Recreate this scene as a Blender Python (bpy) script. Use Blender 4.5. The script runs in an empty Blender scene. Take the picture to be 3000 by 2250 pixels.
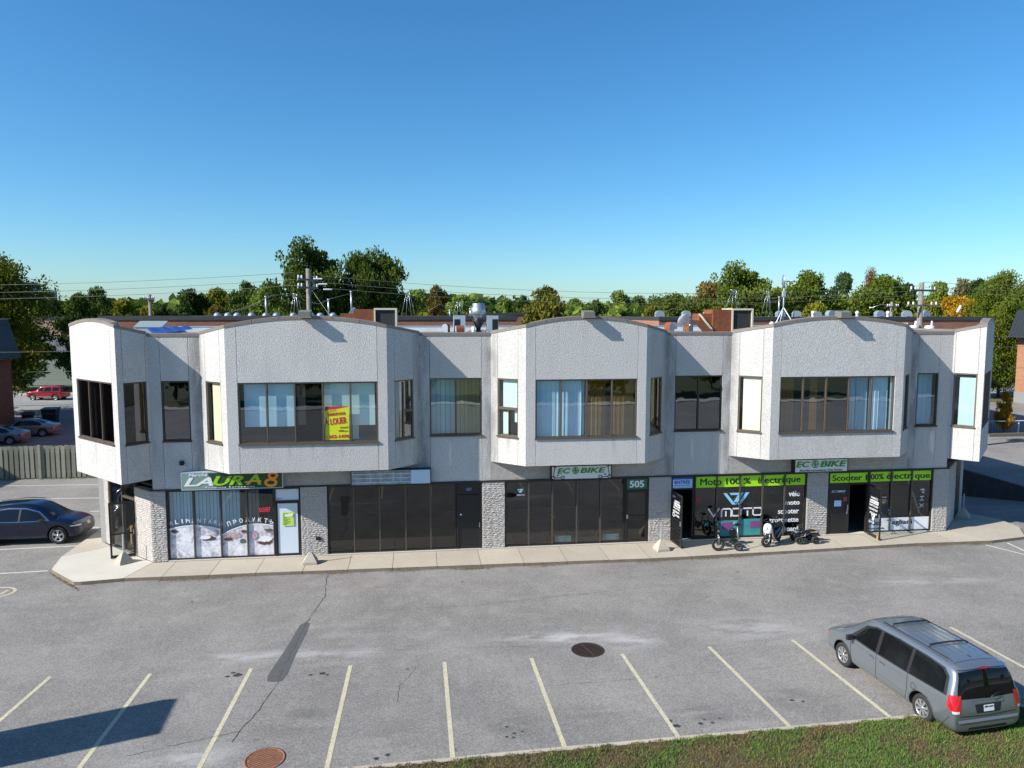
import bpy, bmesh, math, random
import numpy as np
from mathutils import Vector, Matrix
from mathutils.bvhtree import BVHTree
rnd = random.Random(7)
PI = math.pi
SC = bpy.context.scene
COL = SC.collection

# ------------------------------------------------------------ camera, sky, sun, exposure
def basis(pitch, yaw, roll):
    f = Vector((math.sin(yaw)*math.cos(pitch), math.cos(yaw)*math.cos(pitch), -math.sin(pitch)))
    r = Vector((math.cos(yaw), -math.sin(yaw), 0)); u = r.cross(f)
    c, s = math.cos(roll), math.sin(roll)
    return c*r+s*u, -s*r+c*u, f
CR, CU, CF = basis(.0945411, .12779576, .00050672)
CAMP = Vector((0, -30.15, 9.8))
cam = bpy.data.objects.new('camera', bpy.data.cameras.new('camera')); COL.objects.link(cam)
m = Matrix.Identity(4)
for i in range(3):
    m[i][0], m[i][1], m[i][2], m[i][3] = CR[i], CU[i], -CF[i], CAMP[i]
cam.matrix_world = m
cam.data.sensor_width = 36; cam.data.lens = 36*2177.3/3000
cam.data.clip_start = .1; cam.data.clip_end = 9000
SC.camera = cam
SC.render.resolution_x, SC.render.resolution_y = 1024, 768

SUN = Vector((3.19, 1, -2.33)).normalized()          # the way the light travels
EL = math.asin(-SUN.z)
W = bpy.data.worlds.new('World'); SC.world = W; W.use_nodes = True
wn = W.node_tree.nodes; wl = W.node_tree.links
bg = wn['Background']; sky = wn.new('ShaderNodeTexSky'); sky.sky_type = 'NISHITA'
sky.sun_disc = False; sky.sun_elevation = EL
sky.sun_rotation = math.atan2(-SUN.x, -SUN.y)
sky.altitude = 60; sky.air_density = 1.0; sky.dust_density = 0.55; sky.ozone_density = 8
hs_ = wn.new('ShaderNodeHueSaturation'); hs_.inputs['Saturation'].default_value = 1.13; wl.new(sky.outputs[0], hs_.inputs['Color'])
tn_ = wn.new('ShaderNodeMix'); tn_.data_type = 'RGBA'; tn_.blend_type = 'MULTIPLY'; tn_.inputs['Factor'].default_value = 1; tn_.inputs['B'].default_value = (.96, 1.08, 1.0, 1)
wl.new(hs_.outputs[0], tn_.inputs['A']); wl.new(tn_.outputs['Result'], bg.inputs[0]); bg.inputs[1].default_value = .108
ld = bpy.data.lights.new('sun', 'SUN'); ld.energy = 5.0; ld.angle = math.radians(.5); ld.color = (1, .955, .88)
lo = bpy.data.objects.new('sun', ld); COL.objects.link(lo)
lo.rotation_euler = SUN.to_track_quat('-Z', 'Y').to_euler()
SC.view_settings.view_transform = 'Standard'; SC.view_settings.look = 'None'
SC.view_settings.exposure = .6; SC.view_settings.gamma = 1

# ------------------------------------------------------------ helpers
def tag(o, label=None, cat=None, group=None, kind=None):
    if label: o['label'] = label
    if cat: o['category'] = cat
    if group: o['group'] = group
    if kind: o['kind'] = kind
    return o
def thing(name, label, cat, loc=(0, 0, 0), rotz=0, group=None):
    o = bpy.data.objects.new(name, None); COL.objects.link(o); o.empty_display_size = .3
    o.location = loc; o.rotation_euler = (0, 0, rotz)
    return tag(o, label, cat, group)
def copy_tree(o, parent=None):
    c = o.copy(); COL.objects.link(c); c.parent = parent
    for ch in list(o.children): copy_tree(ch, c)
    return c
ORD = ['first', 'second', 'third', 'fourth', 'fifth', 'sixth', 'seventh', 'eighth', 'ninth', 'tenth', 'eleventh', 'twelfth', 'thirteenth', 'fourteenth', 'fifteenth', 'sixteenth']

class MB:
    def __init__(s): s.v = []; s.f = []; s.m = []; s.M = None; s.smooth = []
    def add(s, vs, fs, mi=0, sm=False):
        n = len(s.v)
        for p in vs:
            p = Vector(p)
            if s.M is not None: p = s.M @ p
            s.v.append(tuple(p))
        for f in fs: s.f.append(tuple(n+i for i in f)); s.m.append(mi); s.smooth.append(sm)
        return s
    def box(s, x0, x1, y0, y1, z0, z1, mi=0):
        vs = [(x, y, z) for z in (z0, z1) for y in (y0, y1) for x in (x0, x1)]
        return s.add(vs, [(0, 2, 3, 1), (4, 5, 7, 6), (0, 1, 5, 4), (2, 6, 7, 3), (0, 4, 6, 2), (1, 3, 7, 5)], mi)
    def cbox(s, c, d, mi=0, rz=0):
        M0 = s.M; T = Matrix.Translation(c) @ Matrix.Rotation(rz, 4, 'Z')
        s.M = T if M0 is None else M0 @ T
        s.box(-d[0]/2, d[0]/2, -d[1]/2, d[1]/2, -d[2]/2, d[2]/2, mi); s.M = M0
        return s
    def prism(s, poly, z0, z1, mi=0, mside=None):        # poly: list of xy, counter-clockwise
        n = len(poly); zt = z1 if isinstance(z1, (list, tuple)) else [z1]*n
        zb = z0 if isinstance(z0, (list, tuple)) else [z0]*n
        vs = [(p[0], p[1], zb[i]) for i, p in enumerate(poly)]+[(p[0], p[1], zt[i]) for i, p in enumerate(poly)]
        s.add(vs, [tuple(range(n-1, -1, -1)), tuple(range(n, 2*n))], mi)
        k = len(s.v)-2*n
        for i in range(n):
            j = (i+1) % n
            s.f.append((k+i, k+j, k+n+j, k+n+i)); s.m.append(mi if mside is None else mside); s.smooth.append(False)
        return s
    def xz(s, poly, y0, y1, mi=0):                       # outline in x,z, thick in y
        n = len(poly)
        vs = [(p[0], y0, p[1]) for p in poly]+[(p[0], y1, p[1]) for p in poly]
        fs = [tuple(range(n)), tuple(range(2*n-1, n-1, -1))]+[((i+1) % n, i, n+i, n+(i+1) % n) for i in range(n)]
        return s.add(vs, fs, mi)
    def tube(s, pts, r, n=8, mi=0, cap=True, sm=True):
        pts = [Vector(p) for p in pts]; rr = r if isinstance(r, (list, tuple)) else [r]*len(pts)
        vs = []; up = None
        for i, p in enumerate(pts):
            t = (pts[min(i+1, len(pts)-1)]-pts[max(i-1, 0)]).normalized()
            if up is None: up = Vector((0, 0, 1)) if abs(t.z) < .9 else Vector((1, 0, 0))
            a = t.cross(up).normalized(); b = a.cross(t).normalized(); up = b
            for k in range(n):
                q = 2*PI*k/n; vs.append(p+(a*math.cos(q)+b*math.sin(q))*rr[i])
        fs = [(i*n+k, i*n+(k+1) % n, (i+1)*n+(k+1) % n, (i+1)*n+k) for i in range(len(pts)-1) for k in range(n)]
        s.add(vs, fs, mi, sm)
        if cap:
            k = len(s.v)-len(vs)
            s.f += [tuple(k+i for i in range(n-1, -1, -1)), tuple(k+(len(pts)-1)*n+i for i in range(n))]; s.m += [mi, mi]; s.smooth += [False, False]
        return s
    def cyl(s, c, r, h, n=16, mi=0, ax='z', r2=None):
        d = {'x': Vector((1, 0, 0)), 'y': Vector((0, 1, 0)), 'z': Vector((0, 0, 1))}[ax]
        c = Vector(c); return s.tube([c, c+d*h], [r, r if r2 is None else r2], n, mi)
    def lathe(s, prof, n=24, c=(0, 0, 0), ax='z', mi=0, sm=True):  # prof: (r, h)
        vs = []
        for r, h in prof:
            for k in range(n):
                q = 2*PI*k/n; a, b = r*math.cos(q), r*math.sin(q)
                p = {'z': (a, b, h), 'y': (a, h, -b), 'x': (h, a, b)}[ax]
                vs.append((c[0]+p[0], c[1]+p[1], c[2]+p[2]))
        fs = [(i*n+k, i*n+(k+1) % n, (i+1)*n+(k+1) % n, (i+1)*n+k) for i in range(len(prof)-1) for k in range(n)]
        return s.add(vs, fs, mi, sm)
    def ribbon(s, pts, w, y0, y1, mi=0):                 # thick stroke in the x,z plane, one convex piece a segment
        for i, (a, b) in enumerate(zip(pts[:-1], pts[1:])):
            d = Vector((b[0]-a[0], b[1]-a[1])); L = d.length or 1; d /= L; nn = Vector((-d.y, d.x))*w/2; e = d*w*.28
            A = Vector(a)-e; B = Vector(b)+e; k = .0003*(i % 7)
            s.xz([A-nn, B-nn, B+nn, A+nn], y0-k, y1-k, mi)
        return s
    def build(s, name, mats, parent=None, loc=None, **kw):
        me = bpy.data.meshes.new(name); me.from_pydata(s.v, [], s.f)
        if not isinstance(mats, (list, tuple)): mats = [mats]
        for q in mats: me.materials.append(q)
        me.polygons.foreach_set('material_index', s.m); me.polygons.foreach_set('use_smooth', s.smooth); me.update()
        o = bpy.data.objects.new(name, me); COL.objects.link(o); o.parent = parent
        if loc is not None: o.location = loc
        tag(o, **kw); return o

def ngonarc(cx, cz, rx, rz, a0, a1, n):
    return [(cx+rx*math.cos(math.radians(a0+(a1-a0)*i/n)), cz+rz*math.sin(math.radians(a0+(a1-a0)*i/n))) for i in range(n+1)]

# text turned into a mesh and fitted in a rectangle; lies in the x,z plane facing -y
def letters(body, x0, x1, z0, z1, y, mat, parent=None, name='lettering', bold=0., shear=0., M=None, spacing=1., extr=.004, keep=False):
    bold0 = min(bold*1.6, .035); bold = 0
    cu = bpy.data.curves.new(name, 'FONT'); cu.body = body; cu.size = 1; cu.offset = bold; cu.extrude = extr; cu.space_character = spacing
    cu.resolution_u = 3
    ob = bpy.data.objects.new('tmp', cu); COL.objects.link(ob)
    dg = bpy.context.evaluated_depsgraph_get(); me = bpy.data.meshes.new_from_object(ob.evaluated_get(dg)); bpy.data.objects.remove(ob); bpy.data.curves.remove(cu)
    if bold0 > 0:       # heavier strokes: the same outline repeated a little to each side
        bm = bmesh.new(); bm.from_mesh(me)
        for j, (dx, dy) in enumerate(((-1, 0), (1, 0), (0, .6), (0, -.6))):
            b2 = bmesh.new(); b2.from_mesh(me); bmesh.ops.translate(b2, verts=b2.verts, vec=(dx*bold0, dy*bold0, (j+1)*.0007)); tm_ = bpy.data.meshes.new('t'); b2.to_mesh(tm_); b2.free(); bm.from_mesh(tm_); bpy.data.meshes.remove(tm_)
        bm.to_mesh(me); bm.free()
    n = len(me.vertices); co = np.zeros(n*3); me.vertices.foreach_get('co', co); co = co.reshape(-1, 3)
    co[:, 0] += shear*co[:, 1]
    a, b = co.min(0), co.max(0); w = max(b[0]-a[0], 1e-6); h = max(b[1]-a[1], 1e-6)
    sx = (x1-x0)/w; sz = (z1-z0)/h
    if keep: sx = sz = min(sx, sz)
    out = np.zeros_like(co); out[:, 0] = x0+(co[:, 0]-a[0])*sx; out[:, 2] = z0+(co[:, 1]-a[1])*sz; out[:, 1] = y-co[:, 2]
    if M is not None: out = np.array([tuple(M @ Vector(p)) for p in out])
    me.vertices.foreach_set('co', out.ravel()); me.materials.clear(); me.materials.append(mat); me.update(); me.name = name
    o = bpy.data.objects.new(name, me); COL.objects.link(o); o.parent = parent
    return o

# ------------------------------------------------------------ materials
def mat(name, col, rough=.8, metal=0., spec=.5, noise=None, bump=None, coat=0., vary=0., emit=None):
    """noise=(scale, amount, colour2) mottles the colour; bump=(scale, strength, distance)"""
    M = bpy.data.materials.new(name); M.use_nodes = True; n = M.node_tree.nodes; l = M.node_tree.links; P = n['Principled BSDF']
    P.inputs['Roughness'].default_value = rough; P.inputs['Metallic'].default_value = metal
    P.inputs['Specular IOR Level'].default_value = spec; P.inputs['Coat Weight'].default_value = coat; P.inputs['Coat Roughness'].default_value = .05
    c = (*col, 1) if len(col) == 3 else col; P.inputs['Base Color'].default_value = c
    tc = n.new('ShaderNodeTexCoord'); out = None
    def noi(scale, det=4, rgh=.6):
        t = n.new('ShaderNodeTexNoise'); t.inputs['Scale'].default_value = scale; t.inputs['Detail'].default_value = det; t.inputs['Roughness'].default_value = rgh
        l.new(tc.outputs['Object'], t.inputs['Vector']); return t
    if noise:
        for (sc, am, c2) in (noise if isinstance(noise, list) else [noise]):
            t = noi(sc); r = n.new('ShaderNodeMapRange'); r.inputs[1].default_value = .35; r.inputs[2].default_value = .68; r.inputs[3].default_value = 0; r.inputs[4].default_value = am
            l.new(t.outputs['Fac'], r.inputs[0]); x = n.new('ShaderNodeMix'); x.data_type = 'RGBA'
            l.new(r.outputs[0], x.inputs['Factor']); x.inputs['B'].default_value = (*c2, 1)
            if out is None: x.inputs['A'].default_value = c
            else: l.new(out, x.inputs['A'])
            out = x.outputs['Result']
    if vary:
        oi = n.new('ShaderNodeObjectInfo'); hs = n.new('ShaderNodeHueSaturation'); r = n.new('ShaderNodeMapRange')
        r.inputs[3].default_value = 1-vary; r.inputs[4].default_value = 1+vary; l.new(oi.outputs['Random'], r.inputs[0]); l.new(r.outputs[0], hs.inputs['Value'])
        if out is None: hs.inputs['Color'].default_value = c
        else: l.new(out, hs.inputs['Color'])
        out = hs.outputs[0]
    if out is not None: l.new(out, P.inputs['Base Color'])
    if bump:
        t = noi(bump[0], 5); b = n.new('ShaderNodeBump'); b.inputs['Strength'].default_value = bump[1]; b.inputs['Distance'].default_value = bump[2]
        l.new(t.outputs['Fac'], b.inputs['Height']); l.new(b.outputs[0], P.inputs['Normal'])
    if emit: P.inputs['Emission Color'].default_value = (*col, 1); P.inputs['Emission Strength'].default_value = emit
    return M
def nd(M, t, **kw):
    x = M.node_tree.nodes.new(t)
    for k, v in kw.items(): setattr(x, k, v)
    return x
def ln(M, a, b): M.node_tree.links.new(a, b)
def math_(M, op, a, b=None, clamp=False):
    x = nd(M, 'ShaderNodeMath', operation=op); x.use_clamp = clamp
    for i, q in enumerate((a, b)):
        if q is None: continue
        if isinstance(q, (int, float)): x.inputs[i].default_value = q
        else: ln(M, q, x.inputs[i])
    return x.outputs[0]
def mixc(M, f, a, b):
    x = nd(M, 'ShaderNodeMix', data_type='RGBA')
    for k, q in (('Factor', f), ('A', a), ('B', b)):
        if isinstance(q, (int, float)): x.inputs[k].default_value = q
        elif isinstance(q, tuple): x.inputs[k].default_value = (*q, 1)
        else: ln(M, q, x.inputs[k])
    return x.outputs['Result']
def ramp(M, v, lo, hi, a=0., b=1.):
    r = nd(M, 'ShaderNodeMapRange'); r.interpolation_type = 'SMOOTHSTEP'
    for i, q in enumerate((lo, hi, a, b)): r.inputs[i+1].default_value = q
    ln(M, v, r.inputs[0]); return r.outputs[0]
def nz(M, scale, det=4, vec=None, st=None, rough=.6):
    t = nd(M, 'ShaderNodeTexNoise'); t.inputs['Scale'].default_value = scale; t.inputs['Detail'].default_value = det; t.inputs['Roughness'].default_value = rough
    v = vec or nd(M, 'ShaderNodeTexCoord').outputs['Object']
    if st:
        mp = nd(M, 'ShaderNodeMapping'); mp.inputs['Scale'].default_value = st; ln(M, v, mp.inputs[0]); v = mp.outputs[0]
    ln(M, v, t.inputs['Vector']); return t.outputs['Fac']
def pos(M):
    g = nd(M, 'ShaderNodeNewGeometry'); s = nd(M, 'ShaderNodeSeparateXYZ'); ln(M, g.outputs['Position'], s.inputs[0]); return g.outputs['Position'], s.outputs

# exposed-aggregate stucco, with rain dirt in the inner corners between the bays
def stucco(name, dirt_x):
    M = mat(name, (.6, .6, .6), .9, spec=.2); P = M.node_tree.nodes['Principled BSDF']; p, xyz = pos(M)
    base = mixc(M, ramp(M, nz(M, 20, 4, p, rough=.7), .36, .66), (.465, .45, .43), (.625, .607, .582))
    base = mixc(M, ramp(M, nz(M, 1.3, 5, p, (1, 1, .35)), .42, .78, 0, .30), base, (.34, .335, .33))
    d = None
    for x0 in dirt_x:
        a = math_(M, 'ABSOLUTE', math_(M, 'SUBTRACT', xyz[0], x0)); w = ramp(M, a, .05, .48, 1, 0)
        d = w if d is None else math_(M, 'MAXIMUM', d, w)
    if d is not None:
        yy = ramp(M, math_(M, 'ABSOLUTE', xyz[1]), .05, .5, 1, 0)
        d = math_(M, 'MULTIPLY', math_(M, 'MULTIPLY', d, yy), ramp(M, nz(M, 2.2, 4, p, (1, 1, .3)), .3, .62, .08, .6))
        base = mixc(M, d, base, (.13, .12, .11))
    st = math_(M, 'MULTIPLY', ramp(M, nz(M, 1.1, 3, p, (1, 1, .12)), .6, .72), ramp(M, xyz[2], 7.4, 9.5, 0, .35))
    base = mixc(M, st, base, (.3, .29, .28))
    ws = math_(M, 'MULTIPLY', ramp(M, nz(M, 2.6, 3, p, (1, 1, .10)), .55, .70), math_(M, 'MULTIPLY', ramp(M, xyz[2], 3.7, 4.83, 0, .4), ramp(M, xyz[2], 4.83, 4.9, 1, 0)))
    base = mixc(M, ws, base, (.25, .24, .225))
    oi = nd(M, 'ShaderNodeObjectInfo'); hs = nd(M, 'ShaderNodeHueSaturation'); r_ = nd(M, 'ShaderNodeMapRange'); r_.inputs[3].default_value = .93; r_.inputs[4].default_value = 1.05; ln(M, oi.outputs['Random'], r_.inputs[0]); ln(M, r_.outputs[0], hs.inputs['Value']); ln(M, base, hs.inputs['Color']); base = hs.outputs[0]
    ln(M, base, P.inputs['Base Color'])
    v = nd(M, 'ShaderNodeTexVoronoi'); v.inputs['Scale'].default_value = 30; ln(M, p, v.inputs['Vector'])
    h = math_(M, 'ADD', v.outputs['Distance'], math_(M, 'MULTIPLY', nz(M, 45, 3, p), .9))
    b = nd(M, 'ShaderNodeBump'); b.inputs['Strength'].default_value = .85; b.inputs['Distance'].default_value = .016
    ln(M, h, b.inputs['Height']); ln(M, b.outputs[0], P.inputs['Normal']); return M

def brickmat(name, c1, c2, mort, w=.21, h=.075, rotated=False):
    M = mat(name, c1, .9, spec=.2); P = M.node_tree.nodes['Principled BSDF']; p, xyz = pos(M)
    cb = nd(M, 'ShaderNodeCombineXYZ'); ln(M, xyz[1 if rotated else 0], cb.inputs[0]); ln(M, xyz[2], cb.inputs[1])
    b = nd(M, 'ShaderNodeTexBrick'); b.inputs['Scale'].default_value = 1; b.inputs['Brick Width'].default_value = w; b.inputs['Row Height'].default_value = h
    b.inputs['Mortar Size'].default_value = .008; b.inputs['Color1'].default_value = (*c1, 1); b.inputs['Color2'].default_value = (*c2, 1); b.inputs['Mortar'].default_value = (*mort, 1)
    ln(M, cb.outputs[0], b.inputs['Vector'])
    o = mixc(M, ramp(M, nz(M, .8, 4, p), .4, .75, 0, .35), b.outputs['Color'], tuple(x*.55 for x in c1))
    ln(M, o, P.inputs['Base Color'])
    bp = nd(M, 'ShaderNodeBump'); bp.inputs['Strength'].default_value = .6; bp.inputs['Distance'].default_value = .01; bp.invert = True
    ln(M, b.outputs['Fac'], bp.inputs['Height']); ln(M, bp.outputs[0], P.inputs['Normal']); return M

def glass(name, tint, refl=.0, rough=.0, wave=.0):
    M = bpy.data.materials.new(name); M.use_nodes = True; n = M.node_tree.nodes; l = M.node_tree.links; n.remove(n['Principled BSDF'])
    T = n.new('ShaderNodeBsdfTransparent'); T.inputs[0].default_value = (*tint, 1)
    G = n.new('ShaderNodeBsdfGlossy'); G.inputs['Roughness'].default_value = rough; G.inputs[0].default_value = (.95, .97, 1, 1)
    GE = n.new('ShaderNodeNewGeometry'); DP = n.new('ShaderNodeVectorMath'); DP.operation = 'DOT_PRODUCT'; l.new(GE.outputs['Normal'], DP.inputs[0]); l.new(GE.outputs['Incoming'], DP.inputs[1])
    sch = math_(M, 'ADD', math_(M, 'MULTIPLY', math_(M, 'POWER', math_(M, 'SUBTRACT', 1, math_(M, 'ABSOLUTE', DP.outputs['Value'])), 5), .92), .055)
    X = n.new('ShaderNodeMixShader')
    f = math_(M, 'ADD', math_(M, 'MULTIPLY', sch, 1.15), refl, True)
    l.new(f, X.inputs[0]); l.new(T.outputs[0], X.inputs[1]); l.new(G.outputs[0], X.inputs[2]); l.new(X.outputs[0], n['Material Output'].inputs[0])
    if wave:
        p, _ = pos(M); b = nd(M, 'ShaderNodeBump'); b.inputs['Strength'].default_value = 1; b.inputs['Distance'].default_value = wave
        ln(M, nz(M, .9, 2, p), b.inputs['Height']); ln(M, b.outputs[0], G.inputs['Normal'])
    return M

def asphalt(name, base=(.262, .245, .226), drk=(.178, .167, .155)):
    M = mat(name, base, .92, spec=.25); P = M.node_tree.nodes['Principled BSDF']; p, xyz = pos(M)
    c = mixc(M, ramp(M, nz(M, .22, 6, p), .35, .68), drk, base)
    c = mixc(M, ramp(M, nz(M, 1.7, 5, p), .45, .75, 0, .35), c, tuple(x*1.35 for x in base))
    c = mixc(M, ramp(M, nz(M, .55, 6, p, (.35, 1.6, 1)), .56, .74, 0, .45), c, tuple(x*1.4 for x in base))
    g = nz(M, 26, 4, p, rough=.75); c = mixc(M, ramp(M, g, .34, .64, 0, 1), mixc(M, .36, c, (.02, .02, .02)), mixc(M, .2, c, (.55, .53, .5)))
    def gauss(x0, y0, sx, sy):
        a = math_(M, 'POWER', math_(M, 'DIVIDE', math_(M, 'SUBTRACT', xyz[0], x0), sx), 2); b_ = math_(M, 'POWER', math_(M, 'DIVIDE', math_(M, 'SUBTRACT', xyz[1], y0), sy), 2)
        return math_(M, 'EXPONENT', math_(M, 'MULTIPLY', math_(M, 'ADD', a, b_), -1))
    nn_ = ramp(M, nz(M, 1.5, 5, p, (.5, 1.6, 1)), .36, .62)
    for (x0, y0, sx, sy, am) in ((4.3, -8.5, 1.7, .42, .75), (6.4, -9.0, .7, .5, .6), (-5.0, -8.6, 2.2, .3, .5), (-2.2, -8.8, 2.0, .25, .4), (-5.2, -13.6, 1.1, .5, .5), (10.4, -8.6, 1.6, .8, .4), (19, -5.4, 2.5, .35, .4)):
        c = mixc(M, math_(M, 'MULTIPLY', math_(M, 'MULTIPLY', gauss(x0, y0, sx, sy), nn_), am), c, (.50, .49, .48))
    for (x0, y0, sx, sy, am) in ((3.3, -9.0, .9, .3, .5), (-2.9, -12.2, .9, .7, .4), (2.2, -13.2, .7, .5, .45), (7, -13.2, .9, .6, .45), (9.6, -12.8, .9, .7, .4), (-6.1, -12.5, .8, .6, .3), (4.4, -13.0, .8, .6, .3), (-.6, -13.2, .8, .7, .35), (4.93, -9.5, .62, .5, .35)):
        c = mixc(M, math_(M, 'MULTIPLY', math_(M, 'MULTIPLY', gauss(x0, y0, sx, sy), nn_), am), c, (.07, .068, .062))
    spots = ramp(M, nz(M, 2.1, 2, p), .74, .78, 0, .6); c = mixc(M, spots, c, (.05, .05, .05))
    ln(M, c, P.inputs['Base Color'])
    b = nd(M, 'ShaderNodeBump'); b.inputs['Strength'].default_value = .7; b.inputs['Distance'].default_value = .012
    ln(M, nz(M, 60, 3, p), b.inputs['Height']); ln(M, b.outputs[0], P.inputs['Normal']); return M

INNER = [-10.29, -8.36, .11, 3.0, 10.43, 13.29, 21.62, 23.58]
m_stucco = stucco('exposed_aggregate_stucco', [.2, 3.0, 10.55, 13.2, 21.75, -8.45])
m_band = mat('rough_concrete', (.42, .395, .365), .95, noise=[(2.2, .6, (.25, .225, .20)), (30, .5, (.52, .50, .47)), (9, .3, (.16, .15, .14))], bump=(22, .9, .02))
m_coping = mat('tan_metal_coping', (.235, .20, .165), .6, .2, noise=(6, .4, (.17, .145, .12)), vary=.08)
m_copingd = mat('dark_flashing', (.035, .037, .04), .6, noise=(4, .5, (.06, .06, .065)))
m_frame = mat('bronze_window_frame', (.16, .125, .095), .45, .5, noise=(8, .4, (.11, .09, .07)))
m_fdark = mat('dark_bronze_frame', (.03, .027, .025), .45, .3)
m_sill = mat('dark_sill', (.06, .05, .042), .5, .3)
m_glass = glass('window_glass', (.80, .93, .90), .09, wave=.002)
m_gdark = glass('tinted_glass', (.10, .105, .10), .015, wave=.0015)
m_gup = glass('upper_dark_glass', (.10, .105, .10), .10, wave=.003)
m_mull = mat('mullion_bronze', (.115, .10, .085), .4, .5)
m_gclear = glass('clear_door_glass', (.85, .88, .87), .0)
m_gshop = glass('shop_glass', (.46, .48, .46), .03, wave=.0015)
m_gblue = glass('blue_glass', (.70, .87, .93), .07, wave=.002)
m_gamber = glass('amber_glass', (.66, .60, .36), .12, wave=.002)
m_int = mat('dark_interior', (.05, .047, .045), .9)
m_intf = mat('interior_floor', (.12, .105, .09), .8, noise=(2, .5, (.07, .06, .05)))
m_blind = mat('white_blind', (.78, .82, .84), .8)
m_blindy = mat('cream_blind', (.80, .78, .52), .8)
m_slat = mat('grey_slat', (.50, .60, .64), .7, vary=.12)
m_curtain = mat('brown_curtain', (.32, .22, .05), .85)
m_stone = mat('split_face_stone', (.56, .52, .48), .95, noise=(7, .5, (.38, .35, .325)), bump=(24, .9, .03), vary=.15)
m_mortar = mat('mortar', (.36, .34, .31), .95)
m_white = mat('white_print', (.8, .8, .82), .5)
m_lblack = mat('black_print', (.015, .015, .017), .5)
m_roofing = mat('gravel_roofing', (.17, .16, .15), .95, noise=[(1.2, .6, (.11, .1, .1)), (18, .5, (.25, .24, .23))], bump=(30, .5, .01))
m_wmem = mat('white_roof_membrane', (.7, .71, .72), .7, noise=(1.5, .4, (.5, .5, .5)))
m_galv = mat('galvanised_steel', (.55, .58, .6), .38, .85, noise=(5, .5, (.42, .45, .48)))
m_galvp = mat('pale_metal', (.40, .46, .52), .5, .3, noise=(3, .3, (.5, .55, .6)))
m_rust = mat('rusty_steel', (.20, .055, .022), .9, noise=[(2.2, .8, (.09, .025, .015)), (5, .6, (.32, .13, .035)), (.9, .5, (.15, .04, .025))])
m_cream = mat('cream_metal', (.62, .56, .44), .6)
m_black = mat('black_plastic', (.012, .012, .014), .4)
m_bmetal = mat('black_metal', (.015, .015, .017), .35, .4)
m_rubber = mat('rubber', (.022, .022, .023), .85)
m_chrome = mat('chrome', (.7, .7, .72), .15, 1)
m_silver = mat('silver_wheel', (.55, .56, .58), .3, .8)
m_conc = mat('pale_concrete', (.56, .53, .46), .9, noise=[(.9, .5, (.50, .45, .37)), (9, .35, (.46, .42, .36))], bump=(50, .3, .006))
m_conct = mat('tan_concrete', (.42, .37, .295), .9, noise=[(.7, .6, (.34, .29, .225)), (7, .4, (.48, .44, .37))], bump=(50, .3, .006), vary=.06)
m_kerb = mat('stained_kerb_face', (.20, .155, .11), .95, noise=[(3, .6, (.11, .085, .06)), (14, .5, (.3, .25, .2))], bump=(30, .6, .01))
m_asph = asphalt('asphalt'); m_asph2 = asphalt('old_road_asphalt', (.30, .295, .285), (.22, .22, .217))
m_patch = mat('tar_patch', (.095, .095, .095), .9, noise=(9, .6, (.06, .06, .062)), bump=(40, .5, .01))
m_crack = mat('crack', (.035, .034, .033), .95)
m_oil = mat('oil_stain', (.03, .03, .03), .6, noise=(20, .5, (.06, .06, .06)))
m_yellow = mat('worn_yellow_paint', (.62, .56, .36), .85, noise=[(3, .6, (.50, .45, .3)), (28, .75, (.24, .23, .2))])
m_whitep = mat('worn_white_paint', (.7, .68, .6), .85, noise=[(3, .5, (.5, .48, .43)), (24, .7, (.3, .29, .27))])
m_bark = mat('bark', (.09, .07, .055), .95, noise=(6, .6, (.05, .04, .03)), bump=(12, .8, .03))
m_wood = mat('weathered_pole', (.24, .215, .19), .9, noise=(5, .6, (.14, .12, .1)), bump=(15, .5, .01))
m_fence = mat('weathered_fence_wood', (.21, .215, .17), .9, noise=[(4, .6, (.14, .16, .11)), (1.1, .5, (.26, .25, .22))], vary=.22)
m_brick = brickmat('red_brick', (.28, .085, .04), (.20, .055, .03), (.33, .27, .22))
m_brickx = brickmat('sunlit_brick_side', (.38, .15, .07), (.30, .11, .05), (.4, .33, .27), rotated=True)  # lighter copy of the red brick, with sunlight put into its colour
m_brickd = brickmat('dark_brick', (.17, .05, .035), (.12, .04, .03), (.2, .16, .14), rotated=True)
m_mansard = mat('dark_metal_roofing', (.035, .04, .045), .5, .3)
m_wire = mat('wire', (.18, .18, .18), .6, .3)
m_porc = mat('porcelain', (.75, .76, .78), .3)
m_red = mat('red_print', (.5, .02, .03), .5)
# ============================================================ the strip building
B = thing('commercial_building', 'long two-storey building of pale pebbled concrete with four-sided upper bays above a row of shops', 'building')
PATH = [(-13.15, 2.83), (-13.9, 1.97), (-11.1, -.92), (-10.29, 0), (-8.36, 0), (-7.13, -1.15), (-1.14, -1.15), (.11, 0), (3.0, 0),
        (4.28, -1.15), (9.2, -1.15), (10.43, 0), (13.29, 0), (14.57, -1.13), (20.47, -1.13), (21.62, 0), (23.58, 0), (24.39, -.92), (27.19, 1.97), (26.44, 2.83)]
def offset_path(path, t):
    out = []
    for i, p in enumerate(path):
        n = Vector((0, 0))
        ds = []
        if i > 0: ds.append((Vector(path[i])-Vector(path[i-1])).normalized())
        if i < len(path)-1: ds.append((Vector(path[i+1])-Vector(path[i])).normalized())
        ns = [Vector((-d.y, d.x)) for d in ds]
        n = sum(ns, Vector((0, 0))).normalized(); k = 1/max(.4, n.dot(ns[0]))
        out.append(Vector(p)+n*t*k)
    return out
TH = .22
INP = offset_path(PATH, TH)
lowZ = 8.92
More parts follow.
